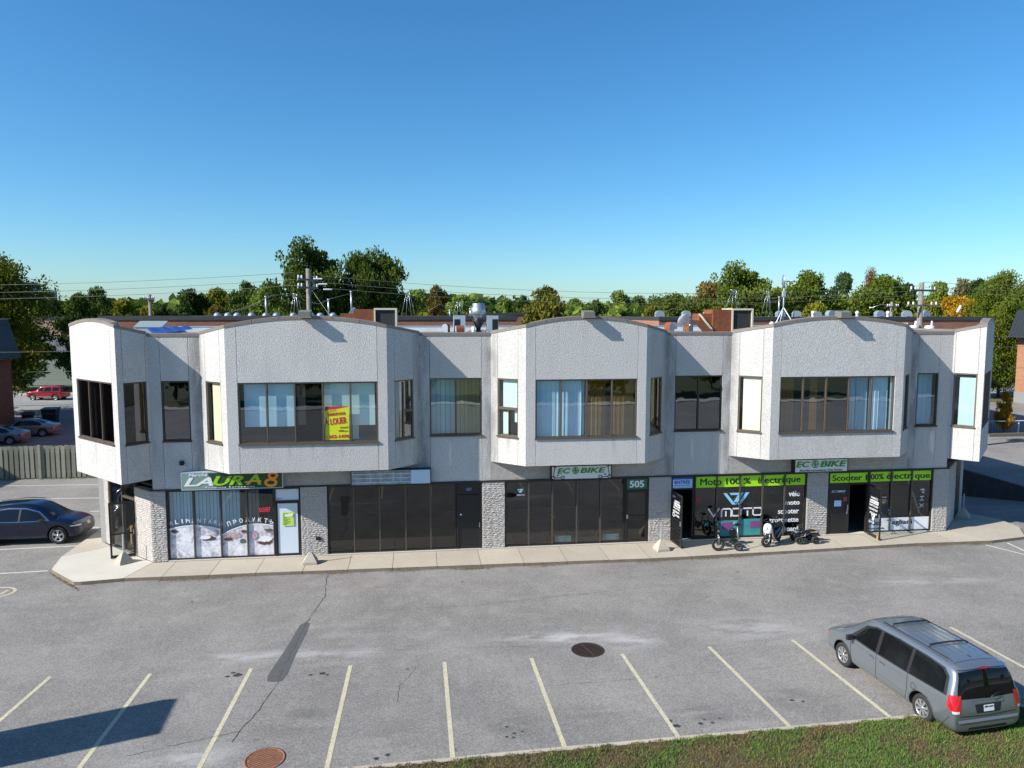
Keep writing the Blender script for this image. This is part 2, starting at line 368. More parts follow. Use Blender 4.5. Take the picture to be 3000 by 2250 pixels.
#  facet: (index, bottom, top function of fraction, window fractions or None)
def archtop(f, peak): return 9.28+(peak-9.28)*(1-(2*f-1)**2)
def lerp(a, b, f): return (a[0]+(b[0]-a[0])*f, a[1]+(b[1]-a[1])*f)
WB, WT = 4.88, 7.19
JG = .007     # half width of the open joint between panels
facets = []   # i, zb, topf, f0, f1
def topside(a, b): return lambda f: a+(b-a)*f
for i in range(len(PATH)-1):
    a, b = PATH[i], PATH[i+1]; L = math.hypot(b[0]-a[0], b[1]-a[1])
    low = abs(a[1]) < .01 and abs(b[1]) < .01
    corner = i < 3 or i > 15
    if low:
        w = {3: (-9.84, -8.79), 7: (.51, 2.63), 11: (10.83, 12.92), 15: (21.93, 22.95)}[i]
        facets.append((i, 2.92, (lambda f: lowZ), (w[0]-a[0])/L, (w[1]-a[0])/L, 'low'))
    elif L > 3.5:
        w = {1: (.43/L, 1-.43/L), 5: (.41/L, 1-.37/L), 9: (.39/L, 1-.36/L), 13: (.39/L, 1-.38/L), 17: (.43/L, 1-.43/L)}[i]
        pk = 9.5 if corner else 9.6
        facets.append((i, 3.345 if corner else 3.71, (lambda f, pk=pk: archtop(f, pk)), w[0], w[1], 'front'))
    else:
        up = b[1] < a[1]      # goes out from the wall
        if i == 0: up = True
        if i == 18: up = False
        e = (.22, .8) if not corner else (.2, .93)
        f0, f1 = (1-e[1], 1-e[0]) if up else e
        tf = topside(9.0, 9.28) if up else topside(9.28, 9.0)
        facets.append((i, 3.345 if corner else 3.71, tf, f0, f1, 'side'))
def panel(i, f0, f1, z0, z1f, cut0, cut1):
    """slab of facet i between fractions f0..f1, from z0 to the top function (or number)"""
    a, b = PATH[i], PATH[i+1]; ia, ib = INP[i], INP[i+1]; L = math.hypot(b[0]-a[0], b[1]-a[1])
    g0, g1 = f0+(JG/L if cut0 else 0), f1-(JG/L if cut1 else 0)
    n = 12 if (callable(z1f) and (f1-f0) > .6) else (3 if callable(z1f) else 1)
    fs = [g0+(g1-g0)*k/n for k in range(n+1)]
    # the inner edge: at a path corner follow the mitre, elsewhere straight back
    d = (Vector(b)-Vector(a)).normalized(); nin = Vector((-d.y, d.x))*TH
    def inner(f):
        if f <= 1e-6: return ia
        if f >= 1-1e-6: return ib
        return Vector(lerp(a, b, f))+nin
    out = [lerp(a, b, f) for f in fs]; inn = [inner(f) for f in fs]
    zt = [z1f(f) if callable(z1f) else z1f for f in fs]
    q = MB(); n1 = n+1
    vs = [(p[0], p[1], z0) for p in out]+[(p[0], p[1], z) for p, z in zip(out, zt)]+[(p[0], p[1], z0) for p in inn]+[(p[0], p[1], z) for p, z in zip(inn, zt)]
    F = []
    for k in range(n):
        F += [(k, k+1, n1+k+1, n1+k), (2*n1+k+1, 2*n1+k, 3*n1+k, 3*n1+k+1), (k, 2*n1+k, 2*n1+k+1, k+1), (n1+k, n1+k+1, 3*n1+k+1, 3*n1+k)]
    F += [(0, n1, 3*n1, 2*n1), (n, 2*n1+n, 3*n1+n, n1+n)]
    q.add(vs, F); return q.build('wall_panel', m_stucco, B)
def coping(i, tf, f0, f1, mt, h=.10):
    a, b = PATH[i], PATH[i+1]; n = 3
    d = (Vector(b)-Vector(a)).normalized(); nin = Vector((-d.y, d.x))
    fs = [f0+(f1-f0)*k/n for k in range(n+1)]
    def io(f, t):
        if t > 0 and f <= 1e-6: return Vector(a)+(INP[i]-Vector(a))*(t/TH)
        if t > 0 and f >= 1-1e-6: return Vector(b)+(INP[i+1]-Vector(b))*(t/TH)
        return Vector(lerp(a, b, f))+nin*t
    vs = []
    for t, dz in ((-.02, -.015), (-.02, h), (.3, h+.02), (.3, -.015)):
        for f in fs:
            p = io(f, t); 
            if t < 0 and (f <= 1e-6 or f >= 1-1e-6):
                v = (INP[i] if f <= 1e-6 else INP[i+1])-Vector(a if f <= 1e-6 else b); p = Vector(a if f <= 1e-6 else b)-v*(.02/TH)
            vs.append((p.x, p.y, tf(f)+dz))
    n1 = n+1; F = []
    for r in range(4):
        s = (r+1) % 4
        for k in range(n): F.append((r*n1+k, r*n1+k+1, s*n1+k+1, s*n1+k))
    F += [(0, n1, 2*n1, 3*n1), (n, 3*n1+n, 2*n1+n, n1+n)]
    q = MB().add(vs, F); return q.build('coping_strip', mt, B)

def wmatrix(A, Bp):
    d = (Vector(Bp)-Vector(A)); L = d.length; d /= L; nin = Vector((-d.y, d.x))
    M = Matrix(((d.x, nin.x, 0, A[0]), (d.y, nin.y, 0, A[1]), (0, 0, 1, 0), (0, 0, 0, 1))); return M, L
def window(A, Bp, z0, z1, cuts, panes, fr=m_frame, name='window', sill=True, fw=.055, y0=.03, dep=.1, mullmat=None, lab=None):
    """cuts: x positions of mullions; panes: per pane (glass, [(x0,x1,z0,z1,mat,depth)])"""
    M, L = wmatrix(A, Bp); q = MB(); q.M = M
    q.box(0, L, y0, y0+dep, z1-fw, z1); q.box(0, L, y0, y0+dep, z0, z0+fw); q.box(0, fw, y0, y0+dep, z0+fw, z1-fw); q.box(L-fw, L, y0, y0+dep, z0+fw, z1-fw)
    if sill: q.box(-.03, L+.03, -.05, y0-.002, z0-.05, z0+.012)
    w = q.build(name, fr, B, label=lab)
    for c in cuts:
        q = MB(); q.M = M; q.box(c-fw/2, c+fw/2, y0-.012, y0+dep-.01, z0+fw, z1-fw); q.build('mullion', mullmat or fr, w)
    ed = [0]+list(cuts)+[L]
    for k, (gm, bl) in enumerate(panes):
        x0 = ed[k]+(fw if k == 0 else fw/2); x1 = ed[k+1]-(fw if k == len(panes)-1 else fw/2)
        q = MB(); q.M = M; yy = y0+(.065 if name == 'shopfront' else .05)
        q.add([(x0, yy, z0+fw), (x1, yy, z0+fw), (x1, yy, z1-fw), (x0, yy, z1-fw)], [(0, 1, 2, 3)]); q.build('pane', gm, w)
        for b in bl:
            if b[0] == 'fold':
                _, a0, a1, mt, dp = b; q = MB(); q.M = M; nn = 44; r_ = random.Random(int(x0*100)+k); ph = [r_.uniform(0, 6.28) for _ in range(3)]; vs = []
                for j in range(nn+1):
                    u_ = a0+(a1-a0)*j/nn; yv = y0+dp+.010*math.sin(u_*34+ph[0])+.007*math.sin(u_*61+ph[1]); xx = x0+(x1-x0)*u_
                    vs += [(xx, yv, z0+.03), (xx+.01*math.sin(u_*9+ph[2]), yv*1.0+.004, (z0+z1)/2), (xx, yv, z1-.03)]
                q.add(vs, [(3*j+i_, 3*j+3+i_, 3*j+4+i_, 3*j+1+i_) for j in range(nn) for i_ in (0, 1)], 0, True); q.build('curtain', mt, w); continue
            a0, a1, b0, b1, mt, dp = b; q = MB(); q.M = M
            q.box(x0+(x1-x0)*a0, x0+(x1-x0)*a1, y0+dp, y0+dp+.012, z0+(z1-z0)*b0, z0+(z1-z0)*b1)
            q.build('blind' if mt is not m_curtain else 'curtain', mt, w)
    return w, M, L
BL = lambda a=0, b=1, c=.02, d=.99, m=None, dp=.16: (a, b, c, d, m or m_blind, dp)
def slats(m=None, n=6, c=.02, d=.99, a=0, b=1, dp=.16): return [(a+(b-a)*k/n+.01, a+(b-a)*(k+1)/n-.004, c, d, m or m_slat, dp) for k in range(n)]
m_cream2 = mat('ivory_blind', (.85, .84, .68), .8)
winspec = {
 1: [(m_gdark, slats(m_slat, 1, .02, .99, .55, .75, .35)), (m_gdark, [BL(.3, .5, .02, .99, m_slat, .3)]), (m_gdark, [])],
 2: [(m_gshop, [BL(.0, .1, .02, .3)])],
 3: [(m_gup, [])],
 4: [(m_gclear, [BL(.2, 1, .0, .97, m_blindy, .12)])],
 5: [(m_gblue, [BL(.13, 1, .27, .99, m_blind, .2)]), (m_gblue, [BL(0, 1, .27, .99, m_blind, .2)]), (m_gshop, [BL(0, .3, .27, .99, m_cream, .5)]), (m_glass, [BL(0, 1, .27, .99, m_blind, .2)]), (m_glass, [BL(0, .93, .27, .99, m_blind, .2), BL(0, .25, .02, .27, m_blind, .4)])],
 6: [(m_glass, [BL(0, .4, .02, .99, m_cream, .2), BL(.55, 1, .45, .99, m_blind, .4)])],
 7: [(m_glass, slats(m_slat, 5, .02, .99, 0, 1, .3)), (m_gamber, slats(m_slat, 6, .02, .99, 0, 1, .3))],
 8: [(m_glass, [BL(.1, 1, .5, .97), BL(.1, .38, .03, .42), BL(.75, .9, .25, .45)])],
 9: [(m_gblue, [('fold', 0, 1, m_blind, .2)]), (m_gblue, [('fold', 0, .84, m_blind, .2), BL(.88, 1, .02, .99, m_blind, .3)]), (m_gamber, [('fold', 0, .82, m_curtain, .3), BL(.86, .9, .02, .99, m_black, .25)]), (m_gamber, [('fold', 0, 1, m_curtain, .3)])],
 10: [(m_gamber, [('fold', 0, 1, m_curtain, .2)])],
 11: [(m_gup, []), (m_gup, [])],
 12: [(m_gclear, [BL(.12, 1, .0, .97, m_cream2, .12)])],
 13: [(m_gamber, slats(m_curtain, 4, .02, .99, .1, .8, .4)), (m_gamber, slats(m_curtain, 3, .02, .99, .5, .85, .4)), (m_gup, []), (m_gblue, [('fold', 0, .42, m_slat, .25), ('fold', .46, 1, m_slat, .27)]), (m_gblue, [('fold', .0, .9, m_blind, .25), BL(.93, 1, .02, .99, m_blind, .1)])],
 14: [(m_gshop, slats(m_slat, 3, .02, .99, 0, 1, .3))],
 15: [(m_gblue, slats(m_slat, 4, .02, .99, 0, 1, .3))],
 16: [(m_gclear, [BL(.2, 1, .02, .92, mat('pale_teal_blind', (.50, .66, .68), .8), .12)])],
 17: [(m_gshop, []), (m_gshop, []), (m_gshop, [])]}
WIN = {}
for (i, zb, tf, f0, f1, kind) in facets:
    a, b = PATH[i], PATH[i+1]; L = math.hypot(b[0]-a[0], b[1]-a[1])
    if i in (0, 18): panel(i, 0, 1, zb, tf, 0, 0)
    else:
        panel(i, 0, f0, zb, tf, 0, 1)
        panel(i, f1, 1, zb, tf, 1, 0)
        panel(i, f0, f1, zb, WB-.05, 1, 1); panel(i, f0, f1, WT, tf, 1, 1)
        sp = winspec[i]; A_, B_ = lerp(a, b, f0), lerp(a, b, f1); wl_ = (f1-f0)*L; n = len(sp)
        WIN[i] = window(A_, B_, WB-.05+.004, WT-.003, [wl_*k/n for k in range(1, n)], sp, fr=m_frame if i not in (3, 2, 11, 15) else m_sill)
    # coping in separate lengths
    shade = i in (2, 6, 10, 14)
    nseg = {'low': 1, 'side': 1, 'front': 6 if L > 4.5 else 4}[kind]
    for k in range(nseg):
        e = .008/L
        coping(i, tf, k/nseg+(e if k else 0), (k+1)/nseg-(e if k < nseg-1 else 0), m_coping)
w8, M8, L8 = WIN[8]
q = MB(); q.M = M8; q.box(.05, L8-.05, .02, .12, 5.93, 6.03); q.box(L8*.52-.02, L8*.52+.02, .03, .11, 4.9, 5.93); q.build('transom', m_frame, w8)
w6, M6, L6 = WIN[6]
q = MB(); q.M = M6; q.box(L6*.46, L6*.52, .03, .11, 4.9, 7.1); q.box(L6*.52, L6-.05, .03, .11, 5.9, 6.0); q.build('transom', m_frame, w6)

# soffits under the bays and the rough band behind them
def soffit(poly, z): MB().prism(poly, z+.001, z+.06).build('soffit', m_band, B)
for k, (i0, xs) in enumerate([(4, None), (8, None), (12, None)]):
    P4 = [PATH[i0], PATH[i0+1], PATH[i0+2], PATH[i0+3]]
    cx = sum(p[0] for p in P4)/4; P5 = [(P4[0][0]+.3, .0), (P4[1][0]+.08, P4[1][1]+.1), (P4[2][0]-.08, P4[2][1]+.1), (P4[3][0]-.3, 0)]
    soffit(P5, 3.715)
    MB().box(P4[0][0]+.002, P4[3][0]-.002, .004, .2, 2.92, 3.9).build('fascia_band', m_band, B)
soffit([(-10.45, .02), (-13.0, 2.75), (-13.8, 1.97), (-11.1, -.8)][::-1], 3.35)
soffit([(23.74, .02), (26.29, 2.75), (27.09, 1.97), (24.39, -.8)], 3.35)
# dark flashing over the shopfronts
MB().box(-10.42, 23.72, -.03, .05, 2.86, 2.918).build('lintel_flashing', m_fdark, B)
# stucco wall parts at the sides and back
MB().box(-13.5, -13.28, 2.95, 14, 0, 8.92).build('side_wall', m_stucco, B)
MB().box(26.57, 26.79, 2.95, 14, -2.6, 8.92).build('side_wall', m_stucco, B)
MB().box(-13.5, 26.79, 14.002, 14.25, 0, 9.0).build('rear_wall', m_stucco, B)
MB().box(-13.28, 26.57, 13.86, 13.998, 8.7, 9.03).build('rear_parapet', m_wmem, B)
MB().box(-13.3, 26.6, 13.84, 14.27, 9.032, 9.08).build('coping_strip', m_galvp, B)
for x0, x1 in ((-13.52, -13.2), (26.5, 26.82)): MB().box(x0, x1, 2.9, 13.8, 8.922, 9.03).build('coping_strip', m_coping, B)
for sgn, x0 in ((1, -10.42), (-1, 23.71)):        # ends of the corner bays towards the back
    MB().prism([(x0-sgn*2.9, 2.9), (x0-sgn*2.88, 3.15), (x0-sgn*3.4, 3.15), (x0-sgn*3.4, 2.75)] if sgn < 0 else [(x0-3.4, 2.75), (x0-2.85, 2.75), (x0-2.88, 3.15), (x0-3.4, 3.15)], 3.35, 9.0).build('wall_panel', m_stucco, B)
rp = [(p.x, p.y) for p in INP]
rp = rp + [(26.56, 13.85), (-13.27, 13.85)]
MB().prism(rp, 8.6, 8.74).build('roof', m_roofing, B)
MB().prism([(p[0], p[1]) for p in rp], 3.79, 3.86).build('upper_floor', m_intf, B)
MB().box(-13.2, 26.5, 4.2, 4.3, 3.87, 8.59).build('interior_wall', m_int, B)
MB().box(-13.2, 26.5, 6.2, 6.3, .02, 3.78).build('interior_wall', m_int, B)
MB().prism([(-10.3, .26), (23.6, .26), (26.4, 3.05), (26.4, 6.1), (-13.1, 6.1), (-13.1, 3.05)], 2.95, 3.05).build('ceiling', m_int, B)
MB().prism([(-10.3, .12), (23.6, .12), (26.4, 2.95), (26.4, 6.1), (-13.1, 6.1), (-13.1, 2.95)], .004, .012).build('shop_floor', m_intf, B)
for x in (-4.2, 3.1, 10.3, 17.4): MB().box(x-.06, x+.06, .3, 6.1, .02, 2.94).build('interior_wall', m_int, B)
for x in (-8.3, .3, 3.2, 10.6, 13.5, 21.3): MB().box(x-.05, x+.05, .3, 4.1, 3.87, 8.58).build('interior_wall', m_int, B)

# ------------------------------------------------------------ split-face stone pillars
def stone_mesh(k):
    r = random.Random(50+k); q = MB(); nx, nzz = 3, 2; vs = []
    for j in range(nzz+1):
        for i in range(nx+1):
            e = (i in (0, nx)) or (j in (0, nzz))
            vs.append((i/nx, -(.25 if e else .55+.45*r.random()), j/nzz))
    F = [(j*(nx+1)+i, j*(nx+1)+i+1, (j+1)*(nx+1)+i+1, (j+1)*(nx+1)+i) for j in range(nzz) for i in range(nx)]
    n = len(vs); vs += [(0, 1, 0), (1, 1, 0), (1, 1, 1), (0, 1, 1)]
    F += [(0, n, n+1, nx)]; F += [(nzz*(nx+1)+nx, n+2, n+3, nzz*(nx+1))]; F += [(0, (nx+1), 2*(nx+1), n+3, n)]; F += [(nx, n+1, n+2, 3*(nx+1)-1, 2*(nx+1)-1)]
    q.add(vs, F); return q
stone_q = [stone_mesh(k) for k in range(6)]; stone_me = []
for k in range(6):
    o = stone_q[k].build('stone', m_stone, None); stone_me.append(o.data); bpy.data.objects.remove(o)
nst = [0]; rest = MB()
def pillar(A, Bp, zt=2.85, single=True):
    M, L = wmatrix(A, Bp); q = MB(); q.M = M; q.box(.0, L, .012, .3, 0.002, zt); core = q.build('stone_pillar', m_mortar, B)
    r = random.Random(int(A[0]*97)); z = .004
    while z < zt-.05:
        h = min(r.choice((.062, .075, .075, .088)), zt-z); x = 0.; first = True
        while x < L-.01:
            w = r.uniform(.1, .3)
            if first: w = r.uniform(.08, .22); first = False
            w = min(w, L-x)
            if L-x-w < .07: w = L-x
            dp = .014+.022*r.random()
            k = r.randrange(6); T = M @ Matrix.Translation((x+.004, .008, z+.004)) @ Matrix.Diagonal((w-.008, dp, h-.008, 1))
            if single and nst[0] < 295:
                o = bpy.data.objects.new('stone', stone_me[k]); COL.objects.link(o); o.parent = core; o.matrix_local = T; nst[0] += 1
            else:
                rest.M = T; rest.add(stone_q[k].v, stone_q[k].f)
            x += w
        z += h
    return core
pillar((2.63, 0), (3.58, 0)); pillar((9.78, 0), (10.76, 0))
pillar((-4.70, 0), (-3.66, 0)); pillar((16.96, 0), (17.93, 0)); pillar((22.99, 0), (23.71, 0)); pillar((-10.42, 0), (-9.86, 0))
pillar((-11.33, .91), (-10.422, .002)); pillar((23.712, .002), (25.45, 1.74)); pillar((-13.25, 2.83), (-12.98, 2.56))
rest.M = None; rest.build('stonework', m_stone, B, kind='stuff')
q = MB().box(-4.13, -3.93, -.045, -.03, .66, .80).build('wall_outlet', m_black, B)

# ------------------------------------------------------------ shopfronts
def shop(xs, panes, sill=False, z1=2.85, mm=None, z0=.05):
    A = (xs[0], 0); Bp = (xs[-1], 0)
    return window(A, Bp, z0, z1, [x-xs[0] for x in xs[1:-1]], panes, fr=m_fdark, name='shopfront', sill=False, fw=.052, y0=.045, mullmat=mm or m_mull)
vert = lambda: [(k/7+.008, (k+1)/7-.008, .3, 1, m_slat, .22) for k in range(7)]
s1, Ms1, _ = shop([-9.84, -8.84, -7.82, -6.80, -5.74], [(m_gblue, vert()), (m_gblue, vert()), (m_gblue, vert()[:5]), (m_gshop, vert()[:3])])
s2, Ms2, _ = shop([-3.64, -2.60, -1.57, -.52, .50, 1.55], [(m_gdark, [])]*5)
s3, Ms3, _ = shop([3.60, 4.59, 5.60, 6.65, 7.67, 8.73], [(m_gshop, [])]*5)
s4, Ms4, _ = shop([11.82, 12.83, 13.88, 14.92, 15.94, 16.95], [(m_gshop, [])]*5)
s5, Ms5, _ = shop([19.90, 20.98, 21.96, 22.97], [(m_gshop, [])]*3)
MB().box(-9.84, 22.97, -.02, .25, .003, .045).build('shop_sill', m_conc, B)

def door(hinge, tip, z0=.03, z1=2.27, glassm=m_gdark, fw=.07, grille=False, lab=None, mid=None, panelm=None):
    M, L = wmatrix(hinge, tip); q = MB(); q.M = M; y0, y1 = -.022, .022
    q.box(0, L, y0, y1, z1-fw, z1); q.box(0, L, y0, y1, z0, z0+fw*1.6); q.box(0, fw, y0, y1, z0+fw*1.6, z1-fw); q.box(L-fw, L, y0, y1, z0+fw*1.6, z1-fw)
    if mid: q.box(fw, L-fw, y0, y1, mid-.03, mid+.03)
    d = q.build('door', m_fdark, B, label=lab)
    q = MB(); q.M = M
    if panelm: q.box(fw, L-fw, -.008, .008, z0+fw*1.6, z1-fw); q.build('door_panel', panelm, d)
    else: q.add([(fw, 0, z0+fw*1.6), (L-fw, 0, z0+fw*1.6), (L-fw, 0, z1-fw), (fw, 0, z1-fw)], [(0, 1, 2, 3)]); q.build('pane', glassm, d)
    q = MB(); q.M = M; q.box(L-.06, L-.03, -.07, -.024, .95, 1.15); q.build('handle', m_silver, d)
    if grille:
        q = MB(); q.M = M
        for k in range(1, 7): q.box(fw+(L-2*fw)*k/7-.007, fw+(L-2*fw)*k/7+.007, -.04, -.026, z0+.05, z1-.05)
        for k in range(1, 14): q.box(fw, L-fw, -.036, -.024, z0+(z1-z0)*k/14-.007, z0+(z1-z0)*k/14+.007)
        q.build('security_grille', m_bmetal, d)
    return d, M, L
def doorframe(x0, x1, zt=2.32, mt=m_fdark):
    q = MB().box(x0, x0+.06, .02, .16, .03, 2.85).box(x1-.06, x1, .02, .16, .03, 2.85).box(x0+.06, x1-.06, .02, .16, 2.79, 2.85).box(x0+.06, x1-.06, .02, .16, zt-.05, zt)
    return q.build('door_frame', mt, B)
def transom(x0, x1, z0, z1, mt): return MB().box(x0+.06, x1-.06, .06, .075, z0, z1).build('transom_panel', mt, B)
m_whp = mat('white_door_film', (.62, .70, .78), .5); m_green = mat('green_sign', (.02, .16, .085), .4); m_blue = mat('blue_sign', (.03, .10, .42), .4); m_pblue = mat('pale_blue_sign', (.50, .66, .90), .4)
m_lime = mat('lime_banner', (.38, .78, .01), .45); m_limep = mat('lime_poster', (.5, .7, .1), .6)
# door 511
doorframe(-5.73, -4.71); transom(-5.73, -4.71, 2.33, 2.79, m_whp)
d, M, L = door((-4.76, .07), (-5.68, .07), panelm=m_whp)
letters('511', -5.62, -5.42, 2.36, 2.44, .055, m_lblack, B)
q = MB().box(-5.42, -4.98, .035, .043, 1.28, 1.84).build('poster', m_limep, d)
for k in range(9): MB().box(-5.40, -5.40+.14+.2*((k*7) % 5)/5, .029, .034, 1.33+k*.055, 1.345+k*.055).build('printed_line', m_lblack, q)
MB().box(-5.33, -5.02, .022, .028, 1.66, 1.76).build('white_label', m_white, q)
# door 507
doorframe(1.57, 2.62); transom(1.57, 2.62, 2.33, 2.79, m_fdark)
door((1.63, .07), (2.56, .07), panelm=m_black); letters('507', 1.97, 2.2, 2.5, 2.62, .05, mat('number_blue', (.25, .42, .7), .5), B)
MB().box(1.70, 1.78, .02, .04, 1.48, 1.53).build('notice', m_white, B)
# door 505
doorframe(8.75, 9.77); tp = transom(8.75, 9.77, 2.33, 2.79, m_green); letters('505', 8.93, 9.57, 2.42, 2.72, .052, m_white, tp, bold=.03)
door((9.71, .07), (8.81, .07), mid=1.2)
MB().box(8.80, 8.87, .0, .04, 1.08, 1.26).build('handle', m_silver, B)
# door 503, swung open
doorframe(10.77, 11.78); tp = transom(10.77, 11.78, 2.33, 2.79, m_pblue)
MB().box(10.83, 11.72, .05, .058, 2.71, 2.79).build('blue_strip', m_blue, tp)
letters('ENTRÉE', 10.92, 11.62, 2.52, 2.70, .052, m_blue, tp, bold=.02); letters('Press || to open', 10.94, 11.60, 2.40, 2.48, .052, m_blue, tp)
d3, M3, L3 = door((10.82, -.03), (10.89, -1.0), z1=2.24, grille=True, lab='open glass door with a black wire grille')
def wordset(d, M, L, words, flip=False, z=1.86, dz=.15):
    for k, (w, inv, a, b) in enumerate(words):
        x0, x1 = (L*b, L*a) if flip else (L*a, L*b); zz = z-k*dz
        if inv:
            q = MB(); q.M = M; q.box(min(x0, x1)-.03, max(x0, x1)+.03, -.047, -.044, zz-.03, zz+.12); q.build('label_block', m_white, d)
        letters(w, x0, x1, zz, zz+.085, -.052, m_lblack if inv else m_white, d, M=M)
letters('503', .12, .38, 2.02, 2.12, -.05, m_pblue, d3, M=M3)
wordset(d3, M3, L3, [('SURMOT', 0, .3, .88), ('GOTRAX', 1, .25, .85), ('VELOTRIC', 0, .2, .9), ('MOTION SKY', 0, .2, .85), ('DYNOX', 0, .45, .85)])
q = MB(); q.M = M3; q.ribbon(ngonarc(.26, 1.3, .09, .09, 0, 360, 12), .03, -.055, -.05); q.build('round_emblem', m_white, d3)
# door 501 pair, the right leaf swung open
doorframe(17.96, 19.88)
d, M, L = door((18.02, .07), (18.92, .07), panelm=m_black)
MB().box(18.92, 18.98, .03, .15, .03, 2.27).build('door_frame', m_fdark, B)
MB().box(18.27, 18.60, .035, .045, 1.30, 1.56).build('notice', m_pblue, B); MB().box(18.68, 18.87, .035, .045, 1.52, 1.72).build('notice', mat('red_notice', (.3, .03, .05), .5), B)
MB().box(18.86, 18.90, -.02, .03, 1.14, 1.36).build('handle', m_silver, B)
letters('EC', 18.12, 18.3, 1.93, 2.02, .03, m_pblue, B, shear=.3, bold=.02); letters('BIKE', 18.42, 18.78, 1.93, 2.02, .03, m_pblue, B, shear=.3, bold=.02)
q = MB().ribbon(ngonarc(18.36, 1.975, .04, .045, 0, 360, 10), .014, .026, .03); q.build('round_emblem', m_pblue, B)
d5, M5, L5 = door((19.86, -.03), (19.80, -1.03), z1=2.3, glassm=m_gclear, lab='open glass door with mirrored white lettering')
wordset(d5, M5, L5, [('COMMIT', 0, .2, .8), ('GOTRAX', 1, .18, .82), ('VELOTRIC', 0, .15, .85), ('MOTION SKY', 0, .15, .8), ('NOXX', 0, .2, .75)], flip=True, z=1.72, dz=.17)
def vlogo(x0, z0, w, h, y, mt, par, M=None, name='emblem'):
    q = MB(); q.M = M; t = w*.13; f = lambda a, b: (x0+a*w, z0+b*h)
    for poly in ([f(0, 1), f(.13, 1), f(.41, .2), f(.55, .2), f(.49, 0), f(.36, 0)], [f(.24, 1), f(.62, 1), f(.58, .82), f(.30, .82)],
                 [f(.62, 1), f(.78, 1), f(.52, .02), f(.40, .2)], [f(.86, 1), f(1, 1), f(.67, 0), f(.56, 0)]):
        q.xz(poly, y-.004, y)
    return q.build(name, mt, par)
vlogo(.35, .80, .3, .25, -.05, m_white, d5, M5); letters('GTC', .6, .15, .62, .70, -.052, m_white, d5, M=M5)
MB().box(19.76, 19.84, -.95, -.85, .0, .16).build('door_wedge', mat('wood_wedge', (.45, .25, .1), .8), B)

# corner entrance at the left end, glazed, door open
M45, L45 = wmatrix((-12.98, 2.56), (-11.34, .92))
q = MB(); q.M = M45; q.box(0, .07, .02, .14, .02, 3.3); q.box(L45-.07, L45, .02, .14, .02, 3.3); q.box(L45*.5-.03, L45*.5+.03, .02, .14, .02, 3.3); q.box(.07, L45-.07, .02, .14, 3.22, 3.3); q.box(L45*.5, L45-.07, .02, .14, 2.26, 2.34)
ce = q.build('corner_entrance', m_frame, B)
q = MB(); q.M = M45; q.add([(.07, .08, .05), (L45*.5, .08, .05), (L45*.5, .08, 3.2), (.07, .08, 3.2)], [(0, 1, 2, 3)]); q.build('pane', m_gshop, ce)
q = MB(); q.M = M45; q.add([(L45*.5, .08, 2.34), (L45-.07, .08, 2.34), (L45-.07, .08, 3.2), (L45*.5, .08, 3.2)], [(0, 1, 2, 3)]); q.build('pane', m_glass, ce)
door((-12.22, .58), (-11.36, .86), z1=2.3, glassm=glass('clear_glass', (.85, .9, .88), .0), lab='open glass door of the corner entrance', mid=1.0)
q = MB().cbox((-11.9, 2.6, .42), (.5, .4, .75), rz=.5); tag(q.build('cardboard_box', mat('cardboard', (.45, .27, .1), .9), None), 'brown cardboard box standing inside the corner entrance of the shops', 'box')
# emergency light on the low wall
q = MB().cyl((-9.15, -.0, 3.95), .07, -.18, 10, ax='y').cyl((-9.15, -.13, 3.9), .09, .16, 12); q.build('wall_lamp', m_bmetal, B)
# underground ramp side strip at the right corner
MB().cbox((25.95, 2.28, 1.65), (1.35, .1, 3.3), rz=math.radians(45)).build('side_glazing', m_fdark, B)

# ------------------------------------------------------------ shop window prints (flat vinyl on the glass)
def banner(x0, x1, z0, z1, mt, par, y=.085, name='window_banner'): return MB().box(x0, x1, y, y+.006, z0, z1).build(name, mt, par)
ed4 = [11.88, 12.80, 12.86, 13.85, 13.91, 14.89, 14.95, 15.91, 15.97, 16.89]
for k in range(5): b4 = banner(ed4[2*k], ed4[2*k+1], 2.31, 2.79, m_lime, s4, y=.10)
def word_on(par, items, y, mt, bold=.014, z0=None, z1=None):
    for (t, x0, x1, a, b) in items: letters(t, x0, x1, a, b, y, mt, par, bold=bold)
word_on(s4, [('Moto', 12.08, 13.05, 2.41, 2.71), ('100 %', 13.25, 14.38, 2.42, 2.69), ('él', 14.70, 14.88, 2.42, 2.72), ('ectri', 15.0, 15.9, 2.42, 2.69), ('que', 16.0, 16.68, 2.35, 2.63)], .097, m_lblack)
ed5 = [19.96, 20.95, 21.01, 21.93, 21.99, 22.91]
for k in range(3): banner(ed5[2*k], ed5[2*k+1], 2.35, 2.79, m_lime, s5, y=.10)
for x0, x1 in ((18.02, 18.93), (18.97, 19.82)): banner(x0, x1, 2.34, 2.79, m_lime, B, y=.06)
word_on(B, [('Scooter', 18.15, 19.55, 2.44, 2.70), ('1', 19.72, 19.80, 2.44, 2.70)], .055, m_lblack)
word_on(s5, [('00%', 19.99, 20.62, 2.44, 2.70), ('électri', 20.75, 22.05, 2.44, 2.73), ('que', 22.12, 22.86, 2.36, 2.62)], .097, m_lblack)
m_sky = mat('light_blue_print', (.28, .62, .85), .5); m_pale = mat('silver_print', (.62, .66, .75), .5)
vlogo(13.13, 1.52, 1.2, .52, .098, m_sky, s4)
q = MB(); a = .062; z0, z1 = 1.02, 1.36
q.ribbon([(12.48, z1), (12.72, z0), (12.96, z1)], a, .088, .094)
q.ribbon([(13.08, z0-.02), (13.08, z1-.06), (13.15, z1-.02), (13.45, z1-.02), (13.52, z1-.08), (13.52, z0-.02)], a, .088, .094); q.ribbon([(13.28, z0), (13.28, z0+.2)], a, .088, .094)
